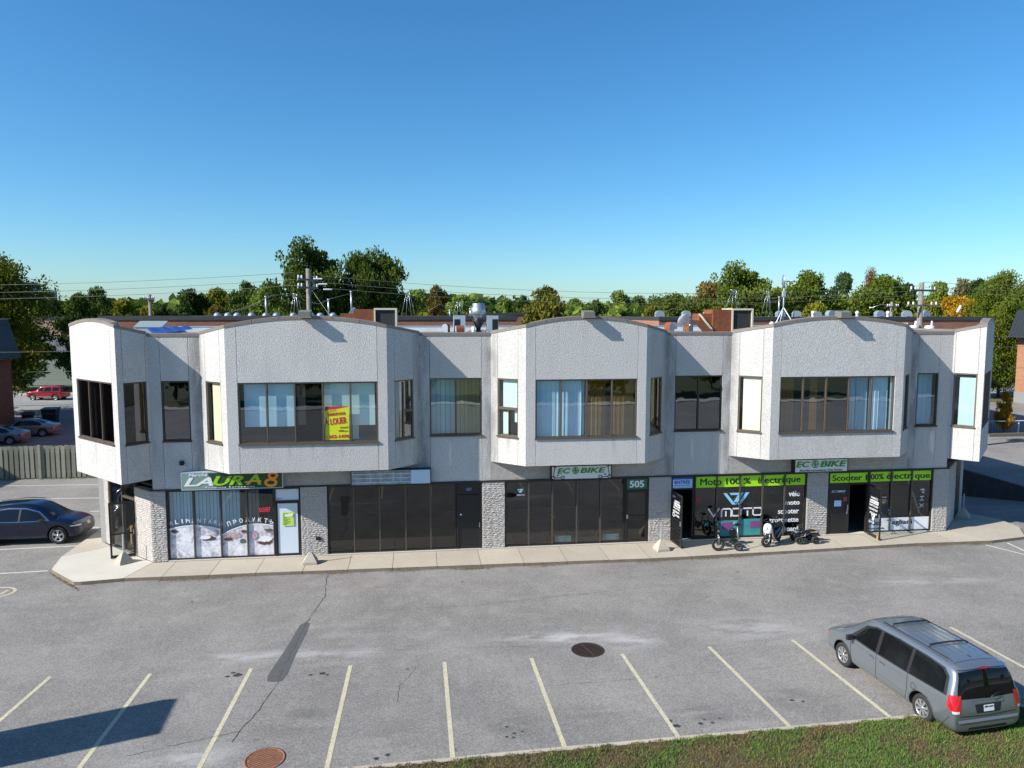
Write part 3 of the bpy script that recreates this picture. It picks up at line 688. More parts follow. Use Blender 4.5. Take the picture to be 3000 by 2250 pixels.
def ring(cx): return [(cx-.2, z1-.1), (cx-.2, z0+.06), (cx-.14, z0), (cx+.14, z0), (cx+.2, z0+.06), (cx+.2, z1-.08), (cx+.14, z1-.02), (cx-.16, z1-.02)]
q.ribbon(ring(13.76)[:], a, .088, .094); q.ribbon([(14.08, z1-.02), (14.46, z1-.02)], a, .088, .094); q.ribbon([(14.27, z1-.14), (14.27, z0)], a, .088, .094); q.ribbon(ring(14.72)[:], a, .088, .094)
q.build('lettering', m_white, s4)
word_on(s4, [('vélo', 16.15, 16.68, 1.80, 2.04), ('moto', 16.0, 16.68, 1.42, 1.60), ('scooter', 15.68, 16.66, 1.03, 1.22), ('trottinette', 15.3, 16.65, .65, .86), ('hoverboard', 15.3, 16.65, .24, .46)], .097, m_white, bold=.018)
m_teal = mat('teal_print', (.06, .34, .33), .5, noise=(3, .6, (.03, .17, .22))); m_purple = mat('purple_print', (.20, .07, .22), .5, noise=(6, .5, (.35, .1, .3)))
banner(12.9, 13.84, .12, .82, m_teal, s4, .1, 'poster'); banner(13.92, 14.88, .12, .86, m_teal, s4, .1, 'poster')
MB().box(13.1, 13.6, .09, .098, .42, .74).build('poster_patch', m_purple, s4); MB().box(14.4, 14.84, .09, .098, .45, .76).build('poster_patch', m_purple, s4)
letters('R', 12.3, 12.52, .6, .76, .097, m_teal, s4, shear=.3, bold=.03); letters('R', 13.6, 13.78, .62, .76, .088, mat('mint_print', (.3, .6, .5), .5), s4, shear=.3, bold=.03)
MB().box(11.90, 12.08, .09, .098, 1.70, 1.90).build('notice', mat('dark_red_notice', (.32, .02, .06), .5), s4)
for x0, x1 in ((19.96, 20.95), (21.01, 21.93), (21.99, 22.91)): banner(x0, x1, .10, .67, m_white, s5, .1, 'window_banner')
word_on(s5, [('Alex', 20.02, 20.62, .36, .58), ('Tagliani', 20.86, 22.1, .30, .58)], .097, m_lblack)
word_on(s5, [('Porte-parole', 20.0, 20.75, .15, .26)], .097, m_lblack, bold=.005)
# flat print of a smiling person in a cap and dark racing suit
m_skin = mat('printed_skin', (.42, .23, .16), .6); m_suit = mat('printed_suit', (.035, .04, .045), .6); m_cap = mat('printed_cap', (.02, .022, .027), .6)
pp = banner(20.30, 21.10, .671, .70, m_suit, s5, .1, 'person_poster'); pp['label'] = 'flat print of a smiling person in a cap and dark suit'
MB().xz([(20.25, .70), (21.15, .70), (21.12, 1.05), (20.98, 1.22), (20.80, 1.28), (20.50, 1.28), (20.34, 1.2), (20.26, 1.02)], .098, .104).build('suit', m_suit, pp)
MB().xz(ngonarc(20.66, 1.47, .14, .19, 0, 360, 18)[:-1], .092, .097).build('face', m_skin, pp)
MB().xz(ngonarc(20.66, 1.38, .12, .11, 180, 360, 10), .089, .0915).build('beard', mat('printed_beard', (.12, .07, .05), .6), pp)
MB().xz([(20.60, 1.39), (20.72, 1.39), (20.70, 1.355), (20.62, 1.355)], .086, .0885).build('smile', m_white, pp)
MB().xz([(20.48, 1.55), (20.86, 1.53), (20.82, 1.68), (20.70, 1.74), (20.58, 1.73), (20.50, 1.66)], .086, .0885).build('cap', m_cap, pp)
MB().xz([(20.53, 1.62), (20.8, 1.61), (20.8, 1.64), (20.53, 1.65)], .083, .0855).build('cap_stripe', m_white, pp)
for x, z in ((20.5, .9), (20.9, 1.0), (20.95, .82)): MB().box(x, x+.1, .092, .097, z, z+.05).build('badge', m_pale, pp)
for k, ch in enumerate('PHX'):
    Mr = Matrix.Translation((22.42, 0, 1.95-k*.33)) @ Matrix.Rotation(PI/2, 4, 'Y'); letters(ch, 0, .2, 0, .2, .097, m_pale, s5, M=Mr)
# V emblem printed in the third shop, grocery mural in the first
vlogo(3.72+.4, 2.33, .24, .16, .10, m_sky, s3); letters('VMOTO', 4.08, 4.42, 2.2, 2.26, .10, m_pale, s3)
for x0, x1 in ((5.72, 6.42), (7.80, 8.5)): MB().box(x0, x1, .115, .12, .15, .42).build('box_print', mat('pale_blue_box', (.25, .45, .6), .6, noise=(4, .7, (.7, .8, .85))), s3)
m_mural = mat('food_print', (.86, .86, .92), .5, noise=[(3.2, .7, (.55, .52, .56)), (7.5, .9, (.14, .11, .12)), (1.3, .9, (.88, .88, .94))])
m_mural2 = mat('meat_print', (.84, .83, .88), .5, noise=[(2.8, .7, (.50, .34, .38)), (6.5, .9, (.12, .08, .09)), (1.6, .9, (.86, .86, .92))])
def mur(x0, x1, topf, mt, nm='mural'):
    n = 6; top = [(x0+(x1-x0)*k/n, topf(x0+(x1-x0)*k/n)) for k in range(n, -1, -1)]
    o = MB().xz([(x0, .1), (x1, .1)]+top, .10, .106).build(nm, mt, s1)
    MB().ribbon(top, .045, .092, .098).build('mural_rim', m_white, s1); return o
t1 = lambda x: 1.40-.16*((x+8.95))**2; t2 = lambda x: 1.38-.22*((x+6.45))**2
mur(-9.78, -8.87, t1, m_mural); mur(-8.81, -7.85, t1, m_mural); mur(-7.79, -6.83, t2, m_mural2); mur(-6.77, -5.80, t2, m_mural2)
m_food = [mat('egg_print', (.82, .82, .84), .5), mat('bread_print', (.10, .05, .045), .5), mat('ham_print', (.36, .20, .23), .5, noise=(9, .8, (.7, .6, .62))), mat('leaf_print', (.09, .13, .10), .5)]
def blob(cx, cz, rx, rz, mt, y):
    rr_ = random.Random(int(abs(cx*1000))); MB().xz([(cx+rx*math.cos(6.283*k/18)*rr_.uniform(.72, 1.15), cz+rz*math.sin(6.283*k/18)*rr_.uniform(.72, 1.15)) for k in range(18)], y-.004, y).build('mural_shape', mt, s1)
blob(-9.12, .92, .2, .22, m_food[0], .094); blob(-9.6, 1.2, .14, .08, m_food[1], .095); blob(-8.3, .86, .3, .11, m_food[1], .094); blob(-8.42, .9, .22, .07, m_food[0], .088); blob(-8.05, 1.02, .09, .06, m_food[2], .087)
blob(-7.35, .95, .3, .16, m_food[2], .094); blob(-7.0, .7, .14, .12, m_food[3], .094); blob(-7.55, .8, .18, .07, m_food[1], .088); blob(-6.95, 1.1, .12, .07, m_food[1], .088)
blob(-6.12, .66, .31, .17, m_food[1], .094); blob(-6.12, .76, .29, .14, m_food[0], .088); blob(-6.55, .95, .14, .2, m_food[2], .086); blob(-5.98, 1.12, .16, .06, m_food[3], .087)
def arctext(s, cx, cz, r, a0, a1, h, par, mt):
    n = len(s)
    for k, ch in enumerate(s):
        if ch == ' ': continue
        a = math.radians(a0+(a1-a0)*k/(n-1)); x, z = cx+r*math.cos(a), cz+r*math.sin(a)
        Mr = Matrix.Translation((x, 0, z)) @ Matrix.Rotation(PI/2-a, 4, 'Y'); w = h*(.3 if ch == 'I' else .75 if ch != 'M' else .9)
        letters(ch, -w/2, w/2, 0, h, .097, mt, par, M=Mr, bold=.035)
arctext('ALIMENTARA', -8.93, -2.3, 3.83, 101.5, 73.5, .17, s1, m_white)
arctext('ПРОДУКТЫ', -6.66, -1.2, 2.68, 108, 73, .18, s1, m_white)
m_neon = mat('red_neon', (1, .03, .08), .4, emit=1.2)
letters('OUVERT', -6.33, -5.9, 1.86, 2.04, .115, m_neon, s1, name='neon_sign_letters')
letters('OPEN', -6.03, -5.88, 1.63, 1.66, .115, m_sky, s1); MB().xz(ngonarc(-5.97, 1.5, .05, .08, 0, 360, 10)[:-1], .11, .114).build('round_emblem', m_white, s1)

# ------------------------------------------------------------ sign boxes hung over the shops
def signbox(name, label, x0, x1, z0, z1, face, frame, d=.32, fr=.035):
    t = thing(name, label, 'sign', ((x0+x1)/2, -d, z0)); w = (x1-x0)/2; h = z1-z0
    q = MB().box(-w, w, .02, d-.035, 0, h); q.build('cabinet', frame, t)
    q = MB().box(-w, w, -.0, .019, 0, fr).box(-w, w, 0, .019, h-fr, h).box(-w, -w+fr, 0, .019, fr, h-fr).box(w-fr, w, 0, .019, fr, h-fr); q.build('frame', frame, t)
    f = MB().box(-w+fr, w-fr, .008, .0195, fr, h-fr).build('sign_face', face, t)
    return t, f, w, h
m_gsign = mat('laura_green', (.02, .065, .03), .3); m_lgreen = mat('bright_green', (.30, .58, .02), .35); m_orange = mat('orange', (.95, .33, .03), .35); m_swh = mat('sign_white', (.75, .78, .76), .4)
m_lgrey = mat('sign_grey_green', (.20, .28, .25), .35)
t, f, w, h = signbox('shop_sign', 'dark green box sign over the grocery with white, lime and orange lettering', -9.14, -5.30, 2.93, 3.63, m_gsign, m_galvp, .34)
MB().xz([(-w+.04, .04), (-w+1.3, .04), (-w+1.0, h-.04), (-w+.04, h-.04)], .002, .007).build('pale_corner', m_lgrey, t)
letters('Marché', -w+.28, -w+1.0, h-.155, h-.05, -.001, m_swh, t, shear=.25, bold=.02)
letters('LA', -w+.1, -w+1.2, .16, h-.2, -.004, m_swh, t, shear=.32, bold=.05)
letters('UR', -w+1.2, -w+2.35, .16, h-.16, -.004, m_lgreen, t, shear=.32, bold=.05)
letters('A', -w+2.42, -w+3.02, .16, h-.12, -.004, m_lgreen, t, shear=.2, bold=.05)
q = MB(); q.ribbon(ngonarc(w-.46, .23, .20, .13, 0, 360, 20), .10, -.012, -.006); q.ribbon(ngonarc(w-.37, .51, .15, .11, -75, 255, 16), .09, -.015, -.009); q.ribbon([(-w+2.40, .27), (-w+2.75, .31), (-w+3.0, .30)], .06, -.014, -.009)
q.build('figure_eight', m_orange, t)
letters('Produits Européens', -w+.9, -w+2.75, .05, .125, -.001, m_swh, t, bold=.012, spacing=1.25)
t, f, w, h = signbox('empty_sign', 'opened sign cabinet with bare tubes and one white panel left at its right end', -2.68, .52, 2.90, 3.54, m_swh, m_black, .30)
f.data.materials.clear(); f.data.materials.append(mat('cabinet_back', (.35, .42, .48), .6, noise=(5, .7, (.12, .15, .18))))
MB().box(.5*w, w-.03, -.004, .007, .05, h-.04).build('white_panel', mat('blank_panel', (.55, .68, .82), .5), t)
for k in range(3): MB().tube([(-w+.08, -.006, .14+k*.17), (.48*w, -.006, .14+k*.17)], .016, 6).build('light_tube', m_porc, t)
for x in (-.85, -.45, .05, .35): MB().box(x, x+.09, -.012, .006, .12, h-.1).build('bracket', m_galvp, t)
m_eg = mat('eco_green', (.04, .28, .05), .4)
def eco(t, x0, x1, z0, z1, y=-.004):
    L = x1-x0
    letters('EC', x0, x0+.27*L, z0, z1, y, m_eg, t, shear=.22, bold=.045); letters('BIKE', x0+.47*L, x1, z0, z1, y, m_eg, t, shear=.22, bold=.045)
    cx, cz, r = x0+.375*L, (z0+z1)/2, (z1-z0)*.55
    q = MB(); q.ribbon(ngonarc(cx, cz, r, r*1.05, 0, 360, 18), .035, y-.004, y); q.xz([(cx+.02, cz+r*1.35), (cx-.10, cz-.03), (cx-.015, cz-.02), (cx-.03, cz-r*1.35), (cx+.10, cz+.04), (cx+.015, cz+.03)], y-.010, y-.005)
    q.build('bolt_emblem', m_eg, t)
t, f, w, h = signbox('scooter_sign', 'white sign with green lettering between two black kick scooter drawings', 5.47, 8.04, 2.92, 3.52, m_swh, m_black)
eco(t, -w+.26, w-.26, .27, .49)
def scoot(cx, s, t):
    q = MB(); c = lambda x, z: (cx+s*x, z)
    for x in (-.2, .2): q.ribbon(ngonarc(cx+s*x, .10, .065, .065, 0, 360, 12), .028, -.006, -.001)
    q.ribbon([c(-.14, .09), c(.08, .09), c(.16, .13)], .03, -.006, -.001); q.ribbon([c(.2, .12), c(.13, .54)], .028, -.006, -.001); q.ribbon([c(.07, .53), c(.2, .56)], .03, -.012, -.007)
    q.xz([c(-.06, .26), c(.07, .2), c(.02, .19), c(.06, .14), c(-.04, .2), c(.0, .21)][::1 if s > 0 else -1], -.006, -.001)
    q.build('scooter_drawing', m_lblack, t)
scoot(-w+.29, -1, t); scoot(w-.29, 1, t)
t, f, w, h = signbox('slogan_sign', 'white sign with green lettering and a thin slogan line under the right bay', 16.15, 18.63, 2.93, 3.53, m_swh, m_black)
eco(t, -w+.07, w-.07, .24, .50); letters('Électrifiez vos aventures. Vivez l’instant.', -w+.25, w-.25, .06, .17, -.002, m_lblack, t, shear=.2)
# for-rent sheet behind the upper window
m_rent = mat('rent_yellow', (.72, .72, .02), .5); m_rred = mat('rent_red', (.55, .02, .06), .5)
t = thing('rent_sign', 'yellow for-rent poster with red words behind the upper left bay window', 'sign', (-3.10, -1.07, 4.93))
MB().box(-.43, .48, 0, .01, 0, 1.30).build('sign_sheet', m_rent, t); MB().xz([(-.43, 1.12), (.48, 1.30), (-.43, 1.30)], -.006, -.001).build('red_corner', m_rred, t)
letters('COMMERCIAL', -.4, .12, 1.12, 1.2, -.008, m_rent, t, M=Matrix.Rotation(-.12, 4, 'Y'))
letters('BUREAU ET LOCAL', -.25, .43, .95, 1.06, -.004, m_rred, t, M=Matrix.Rotation(-.08, 4, 'Y'), bold=.02)
letters('À LOUER', -.37, .46, .60, .92, -.004, m_rred, t, M=Matrix.Rotation(-.10, 4, 'Y'), bold=.05)
letters("jusqu'à", .14, .45, .43, .52, -.004, m_lblack, t); letters('3000 p.c.', .08, .45, .29, .38, -.004, m_lblack, t); letters('262-1470', -.32, .46, .07, .2, -.004, m_rred, t, bold=.03); letters('=', -.41, -.35, .1, .15, -.004, m_rred, t)
# roof-edge floodlights
for k, (x, nm) in enumerate(((-4.15, 'left'), (6.74, 'middle'), (17.52, 'right'))):
    t = thing('floodlight', f'flat grey-green floodlight box on the peak of the {nm} arched parapet', 'lamp', (x, -1.22, 9.66), group='floodlights on the bay parapets')
    MB().prism([(-.22, -.30), (.22, -.30), (.22, .2), (-.22, .2)], [.03, .03, -.02, -.02], [.2, .2, .27, .27]).build('lamp_housing', mat('grey_green_metal', (.16, .155, .13), .6), t)
    MB().prism([(-.25, -.33), (.25, -.33), (.25, -.08), (-.25, -.08)], -.03, .028).build('lamp_front', m_coping, t)
    MB().box(-.06, .06, -.02, .3, .0, .06).build('bracket', m_bmetal, t)
# ============================================================ ground and setting
def struct(q, name, mt, **kw):
    o = q.build(name, mt, None, **kw); o['kind'] = 'structure'; return o
def sheet(q, x0, x1, y0, y1, z): return q.add([(x0, y0, z), (x1, y0, z), (x1, y1, z), (x0, y1, z)], [(0, 1, 2, 3)])
m_ground = mat('suburban_ground', (.07, .09, .035), .95, noise=[(.05, .7, (.10, .10, .06)), (.4, .5, (.05, .065, .025))])
RX0, RX1, RY0, RY1 = 26.8, 34.5, 3.0, 16.0          # hole of the loading ramp
q = MB()
for (a, b, c, d) in ((-3000, RX0, -3000, 4000), (RX1, 3000, -3000, 4000), (RX0, RX1, -3000, RY0), (RX0, RX1, RY1, 4000)): sheet(q, a, b, c, d, -.17)
struct(q, 'ground', m_ground)
q = MB()
for (a, b, c, d) in ((-90, RX0, -14.45, 50), (RX1, 130, -14.45, 50), (RX0, RX1, -14.45, RY0), (RX0, RX1, RY1, 50)): sheet(q, a, b, c, d, -.13)
lot = struct(q, 'parking_lot', m_asph)
q = MB(); q.add([(RX0, RY0, -.13), (RX1, RY0, -.13), (RX1, RY1, -2.4), (RX0, RY1, -2.4)], [(0, 1, 2, 3)]); struct(q, 'ramp', m_asph)
m_dwall = mat('dark_concrete', (.05, .05, .05), .95, noise=(1.5, .5, (.1, .1, .09)))
q = MB().box(RX1, RX1+.2, RY0, RY1+.2, -2.5, -.10).box(RX0, RX1, RY1, RY1+.2, -2.5, -.10); tag(q.build('ramp_wall', m_dwall, None), 'dark concrete retaining wall beside the sunken ramp right of the shops', 'wall')
q = MB(); sheet(q, -200, 200, 50.6, 66.5, -.11); struct(q, 'road', m_asph2)
m_verge = mat('dry_verge_grass', (.10, .095, .03), .95, noise=[(.6, .6, (.15, .12, .04)), (5, .5, (.06, .07, .02))])
q = MB(); sheet(q, -200, -13.5, 44.8, 50.4, -.12) if False else None
q = MB(); sheet(q, -200, 200, 68.2, 76, -.10); sheet(q, 52, 200, 45.5, 50.4, -.12); struct(q, 'verge', m_verge)
q = MB().box(-200, 200, 66.5, 66.7, -.2, .0).box(-200, 200, 50.4, 50.6, -.2, .0).box(-200, 200, 66.7, 68.2, -.2, -.02); struct(q, 'far_pavement', m_conc)
q = MB(); sheet(q, -43, -40, 59, 59.2, -.105); sheet(q, -39.5, -37, 58.0, 58.15, -.105); tag(q.build('centre_line', m_yellow, None), kind='structure')

# ---------------- pavement along the shops, slab by slab
fr_pts = [(-10.9, -1.72), (-6.14, -1.75), (3.58, -1.90), (9.74, -2.0), (14.3, -1.84), (21.3, -1.52), (24.2, -1.60), (26.6, -1.25)]
def fy(x):
    for a, b in zip(fr_pts[:-1], fr_pts[1:]):
        if a[0] <= x <= b[0]: return a[1]+(b[1]-a[1])*(x-a[0])/(b[0]-a[0])
    return fr_pts[0][1] if x < 0 else fr_pts[-1][1]
pv = struct(MB().box(-10.8, 23.6, -1.2, 1, -.125, -.03), 'pavement', m_conct)
def slab(poly, mt, z=.0):
    c = Vector((sum(p[0] for p in poly)/len(poly), sum(p[1] for p in poly)/len(poly)))
    pp = [c+(Vector(p)-c)*(1-.012/max(.3, (Vector(p)-c).length)) for p in poly]
    return MB().prism(pp, -.16, z, 0, 1).build('slab', [mt, m_kerb], pv)
xs = [-10.42]; 
for x in (-9.55, -7.85, -6.15, -4.42, -2.72, -1.02, .70, 2.42, 4.12, 5.85, 7.55, 9.25, 10.98, 12.7, 14.4, 16.1, 17.85, 19.55, 21.25, 22.95): xs.append(x)
slab([(-10.42, -.02), (-10.9, -1.72), (-9.55, fy(-9.55)), (-9.55, -.02)], m_conct)
for a, b in zip(xs[1:-1], xs[2:]):
    z = rnd.uniform(-.004, .004); slab([(a, fy(a)), (b, fy(b)), (b, -.02), (a, -.02)], m_conct, z)
slab([(22.95, fy(22.95)), (24.7, -1.58), (23.9, -.02), (22.95, -.02)], m_conct)
slab([(24.7, -1.58), (26.6, -1.25), (27.55, .2), (26.1, 1.7), (23.9, -.02)], m_conct)
slab([(23.74, -.02), (23.9, -.02), (26.1, 1.7), (25.1, 1.4)], m_conct, -.002)
slab([(25.1, 1.4), (26.1, 1.7), (27.55, .2), (27.6, 1.5), (26.75, 2.95), (26.6, 2.9)], m_conct, .002)
slab([(-14.04, -.29), (-13.95, -.45), (-12.55, -1.9), (-12.3, -1.92), (-10.9, -1.72), (-10.42, -.02), (-12.9, 2.4), (-14.35, 1.2)], m_conc, .002)
slab([(-14.35, 1.2), (-12.9, 2.4), (-13.35, 2.9), (-13.4, 4.6), (-14.4, 4.6)], m_conct); slab([(-14.4, 4.6), (-13.52, 4.6), (-13.52, 8.5), (-14.42, 8.5)], m_conct, .002); slab([(-14.42, 8.5), (-13.52, 8.5), (-13.52, 14.2), (-14.45, 14.2)], m_conct)
# dry weeds and leaves along the kerb foot
m_dead = mat('dead_leaves', (.20, .12, .05), .9, vary=.3); m_weed = mat('weed_green', (.08, .14, .03), .9)
q = MB(); r = random.Random(5)
def leafq(q, x, y, z, s, mi=0):
    a = r.uniform(0, 6.28); t = r.uniform(-.5, .5); d = Vector((math.cos(a), math.sin(a), t)).normalized(); e = d.cross(Vector((0, 0, 1))).normalized()*.45+Vector((0, 0, r.uniform(-.2, .3))); p = Vector((x, y, z))
    q.add([p-d*s, p+e*s, p+d*s, p-e*s], [(0, 1, 2, 3)], mi)
for k in range(1500):
    c = r.choice([-13.4, -12.9, -12.3, -9.3, -8.4, -7.3, -3, -.5, 1.9, 2.1, 2.3, 5, 9.4, 11.5, 13, 22, 24]); x = r.gauss(c, .45)
    if x < -12.2: y = -1.93-(x+12.2)*-1.0*1.05 if x > -14 else -.3; y = -1.95+(-12.5-x)*1.06+r.uniform(-.22, -.05)
    else: y = fy(max(x, -10.9))-abs(r.gauss(0, .09))-.02
    leafq(q, x, y, -.11, r.uniform(.015, .045), 0 if r.random() < .75 else 1)
q.build('fallen_leaves', [m_dead, m_weed], None, kind='stuff')
q = MB()
for k in range(420):
    x = r.uniform(-31, -13.6); 
    if r.random() < .5: x = r.gauss(r.choice([-20.3, -21.5, -18.9, -24]), .5)
    h = r.uniform(.03, .16); a = r.uniform(0, 6.28); y = 17.0+r.uniform(-.15, .1); q.add([(x-.02*math.cos(a), y, -.13), (x+.02*math.cos(a), y+.02, -.13), (x+r.uniform(-.06, .06), y+r.uniform(-.06, .06), -.13+h)], [(0, 1, 2)], 1 if r.random() < .6 else 0)
q.build('weeds', [m_dead, m_weed], None, kind='stuff')
# kerb and lawn in front
gy = lambda x: -14.60+.030*(x+.5)
q = MB()
kb = struct(MB().box(-6, 26, -14.62, -14.615, -.16, -.15), 'kerb', m_conc)
x = -8.
while x < 40:
    MB().prism([(x, gy(x)-.0), (x+2.98, gy(x+2.98)), (x+2.98, gy(x+2.98)+.14), (x, gy(x)+.14)], -.15, -.03+rnd.uniform(-.006, .006)).build('kerb_stone', m_conct, kb); x += 3.0
m_soil = mat('lawn_soil', (.075, .06, .03), .95, noise=[(1.3, .6, (.11, .085, .05)), (12, .5, (.05, .055, .02))])
q = MB(); q.add([(-60, gy(-60), -.035), (-60, -26, -.035), (60, -26, -.035), (60, gy(60), -.035)], [(0, 1, 2, 3)]); struct(q, 'lawn_soil', m_soil)
def lawn():
    rs = np.random.RandomState(3); N = 150000
    x = rs.uniform(-4, 21, N); y = gy(x)+.03+.05*np.sin(x*3.1)*np.sin(x*7.7+1)-rs.rand(N)**1.1*3.6
    keep = (x*.0+1).astype(bool)
    f = lambda s, o: np.sin(x*s+o)*np.cos(y*s*1.3+o*2)+.5*np.sin(x*s*2.3-y*s*1.9+o)
    pn = f(1.1, .3)+.8*f(2.9, 1.7)+rs.randn(N)*.55+(x-6)*.12
    tuft = (f(3.7, 2.1)+.6*f(6.3, .4) > 1.15); h = np.where(pn > -.1, .055, .032)*rs.uniform(.5, 1.5, N)*np.where(tuft, 1.9, 1); a = rs.uniform(0, 6.28, N); w = .006+.006*rs.rand(N)
    tx, ty = rs.randn(N)*.03, rs.randn(N)*.03
    V = np.zeros((N, 3, 3)); z0 = -.035
    V[:, 0] = np.c_[x-np.cos(a)*w, y-np.sin(a)*w, np.full(N, z0)]; V[:, 1] = np.c_[x+np.cos(a)*w, y+np.sin(a)*w, np.full(N, z0)]; V[:, 2] = np.c_[x+tx, y+ty, z0+h]
    me = bpy.data.meshes.new('lawn_grass'); me.vertices.add(3*N); me.vertices.foreach_set('co', V.ravel()); me.loops.add(3*N); me.loops.foreach_set('vertex_index', np.arange(3*N)); me.polygons.add(N); me.polygons.foreach_set('loop_start', np.arange(N)*3)
    mats = [mat('grass_green', (.12, .20, .025), .8), mat('grass_deep', (.065, .12, .018), .8), mat('grass_dry', (.20, .145, .05), .85), mat('grass_brown', (.12, .07, .03), .85)]
    for k in mats: me.materials.append(k)
    u = rs.rand(N); mi = np.where(pn > .45, np.where(u < .6, 0, 1), np.where(pn > -.2, np.where(u < .35, 1, np.where(u < .65, 2, 3)), np.where(u < .35, 2, np.where(u < .9, 3, 0))))
    me.polygons.foreach_set('material_index', mi.astype(np.int32)); me.update(calc_edges=True)
    o = bpy.data.objects.new('lawn_grass', me); COL.objects.link(o); o['kind'] = 'stuff'
lawn()
q = MB()
for k in range(70): leafq(q, r.uniform(0, 20), gy(8)-r.uniform(.1, 3.2), .02, r.uniform(.02, .05))
q.build('lawn_leaves', [m_dead], None, kind='stuff')
# street side behind the camera, seen only as reflections in the glass
q = MB(); sheet(q, -200, 200, -50, -29.6, -.12); struct(q, 'front_road', m_asph2)
q = MB().box(-200, 200, -29.6, -26, -.16, -.03).box(-200, 200, -52.5, -50, -.16, -.03); struct(q, 'front_pavement', m_conc)

# ---------------- markings
ZM = -.126
lines = []
for a, b in [((-10.07, -9.15), (-10.25, -11.7)), ((-7.41, -9.31), (-7.45, -14.2)), ((-4.71, -9.35), (-4.85, -14.4)), ((-1.96, -9.53), (-2.06, -14.4)), ((.69, -9.65), (.70, -14.42)), ((3.19, -9.73), (3.28, -14.42)),
             ((5.87, -9.81), (6.02, -14.40)), ((8.58, -9.66), (8.85, -14.28)), ((11.29, -9.53), (11.52, -14.2)), ((16.75, -9.3), (17.0, -14.1))]:
    a = Vector(a); b = Vector(b); d = (b-a).normalized(); n = Vector((-d.y, d.x))*.055
    w_ = MB(); w_.add([(*(a+n), ZM), (*(a-n), ZM), (*(b-n), ZM), (*(b+n), ZM)], [(0, 1, 2, 3)])
    struct(w_, 'parking_line', m_yellow)
for a, b in [((-31, 15.9), (-14.6, 14.85)), ((-19.6, 11.94), (-14.6, 11.55)), ((-16.4, 8.91), (-14.5, 8.8)), ((-19.5, 6.0), (-14.5, 5.85)), ((-22.0, 2.72), (-14.4, 3.05)), ((-22, -.55), (-14.25, -.12)), ((24.26, -1.72), (24.95, -3.3)), ((25.4, -1.6), (25.25, -2.95)), ((24.95, -3.3), (31, -13))]:
    a = Vector(a); b = Vector(b); d = (b-a).normalized(); n = Vector((-d.y, d.x))*.05
    w_ = MB(); w_.add([(*(a+n), ZM), (*(a-n), ZM), (*(b-n), ZM), (*(b+n), ZM)], [(0, 1, 2, 3)])
    struct(w_, 'parking_line', m_whitep)
# painted accessible-parking symbol at the left edge
q = MB()
def flatstroke(q, pts, w, z):
    for i, (a, b) in enumerate(zip(pts[:-1], pts[1:])):
        d = (Vector(b)-Vector(a)).normalized(); n = Vector((-d.y, d.x))*w/2; a_ = Vector(a)-d*w*.25; b_ = Vector(b)+d*w*.25; q.add([(*(a_-n), z+i*2e-5), (*(b_-n), z+i*2e-5), (*(b_+n), z+i*2e-5), (*(a_+n), z+i*2e-5)], [(0, 1, 2, 3)])
SX0, SY0 = -15.0, -2.3
flatstroke(q, ngonarc(SX0, SY0, .6, .5, -150, 110, 18), .1, -.126)
flatstroke(q, [(SX0-.85, SY0+.35), (SX0-.35, SY0+.25), (SX0-.1, SY0-.2), (SX0+.25, SY0-.15), (SX0+.3, SY0+.2)], .1, -.1255)
sym = struct(q, 'accessible_symbol', m_yellow)
# tar patch, cracks, stains
def flat(poly, z, mt, name, **kw):
    q = MB(); q.add([(p[0], p[1], z) for p in poly], [tuple(range(len(poly)))]); return struct(q, name, mt)
def P(x, y, z=-.13):    # helper working in plan coordinates only
    return (x, y)
patch = [(-3.50, -6.45), (-3.56, -6.36), (-3.68, -6.34), (-3.80, -6.5), (-3.84, -6.9), (-3.90, -7.6), (-3.97, -8.3), (-4.06, -9.0), (-4.14, -9.6), (-4.16, -9.95), (-4.12, -10.18), (-3.9, -10.24), (-3.72, -10.2), (-3.64, -9.8), (-3.62, -9.1), (-3.58, -8.2), (-3.50, -7.2)]
flat(patch[::-1], -.1265, m_patch, 'tar_patch')
def crack(pts, w, seed):
    r = random.Random(seed); P_ = []
    for a, b in zip(pts[:-1], pts[1:]):
        n = max(2, int(math.dist(a, b)/.16))
        for k in range(n): f = k/n; P_.append((a[0]+(b[0]-a[0])*f+r.gauss(0, .022), a[1]+(b[1]-a[1])*f+r.gauss(0, .022)))
    P_.append(pts[-1]); q = MB()
    for i, (a, b) in enumerate(zip(P_[:-1], P_[1:])):
        d = (Vector(b)-Vector(a)); d = d.normalized() if d.length else Vector((1, 0)); n = Vector((-d.y, d.x))*w*r.uniform(.3, 1.1)
        q.add([(*(Vector(a)+n), -.1255), (*(Vector(a)-n), -.1255), (*(Vector(b)-n), -.1255), (*(Vector(b)+n), -.1255)], [(0, 1, 2, 3)])
    struct(q, 'crack', m_crack)
crack([(-3.45, -1.95), (-3.40, -3.2), (-3.3, -4.2), (-3.5, -5.4), (-3.62, -6.35)], .014, 1); crack([(-3.85, -10.24), (-3.9, -10.9), (-4.11, -12.0), (-4.27, -12.59), (-4.37, -13.03)], .011, 2); crack([(-4.27, -12.59), (-5.4, -12.9), (-6.6, -13.3)], .007, 3)
crack([(-3.62, -6.4), (-3.7, -7.6), (-3.8, -9.0), (-3.85, -10.24)], .008, 21)
crack([(-3, -8.55), (2.5, -8.9), (4.2, -9.1)], .004, 4); crack([(-.1, -9.8), (-.55, -10.9), (-.6, -11.7)], .005, 5); crack([(3.2, -11.4), (8.7, -11.2), (11.9, -11.0)], .004, 6); crack([(-14.3, -.4), (-14.9, -1.2), (-16.5, -1.9)], .012, 7)
crack([(-2, -5.7), (2, -5.6), (9, -4.6), (13, -4.3)], .005, 8); crack([(8.3, -8.3), (10.8, -7.9)], .004, 9); crack([(.0, -3.4), (4, -5.0), (9, -5.3)], .003, 10)
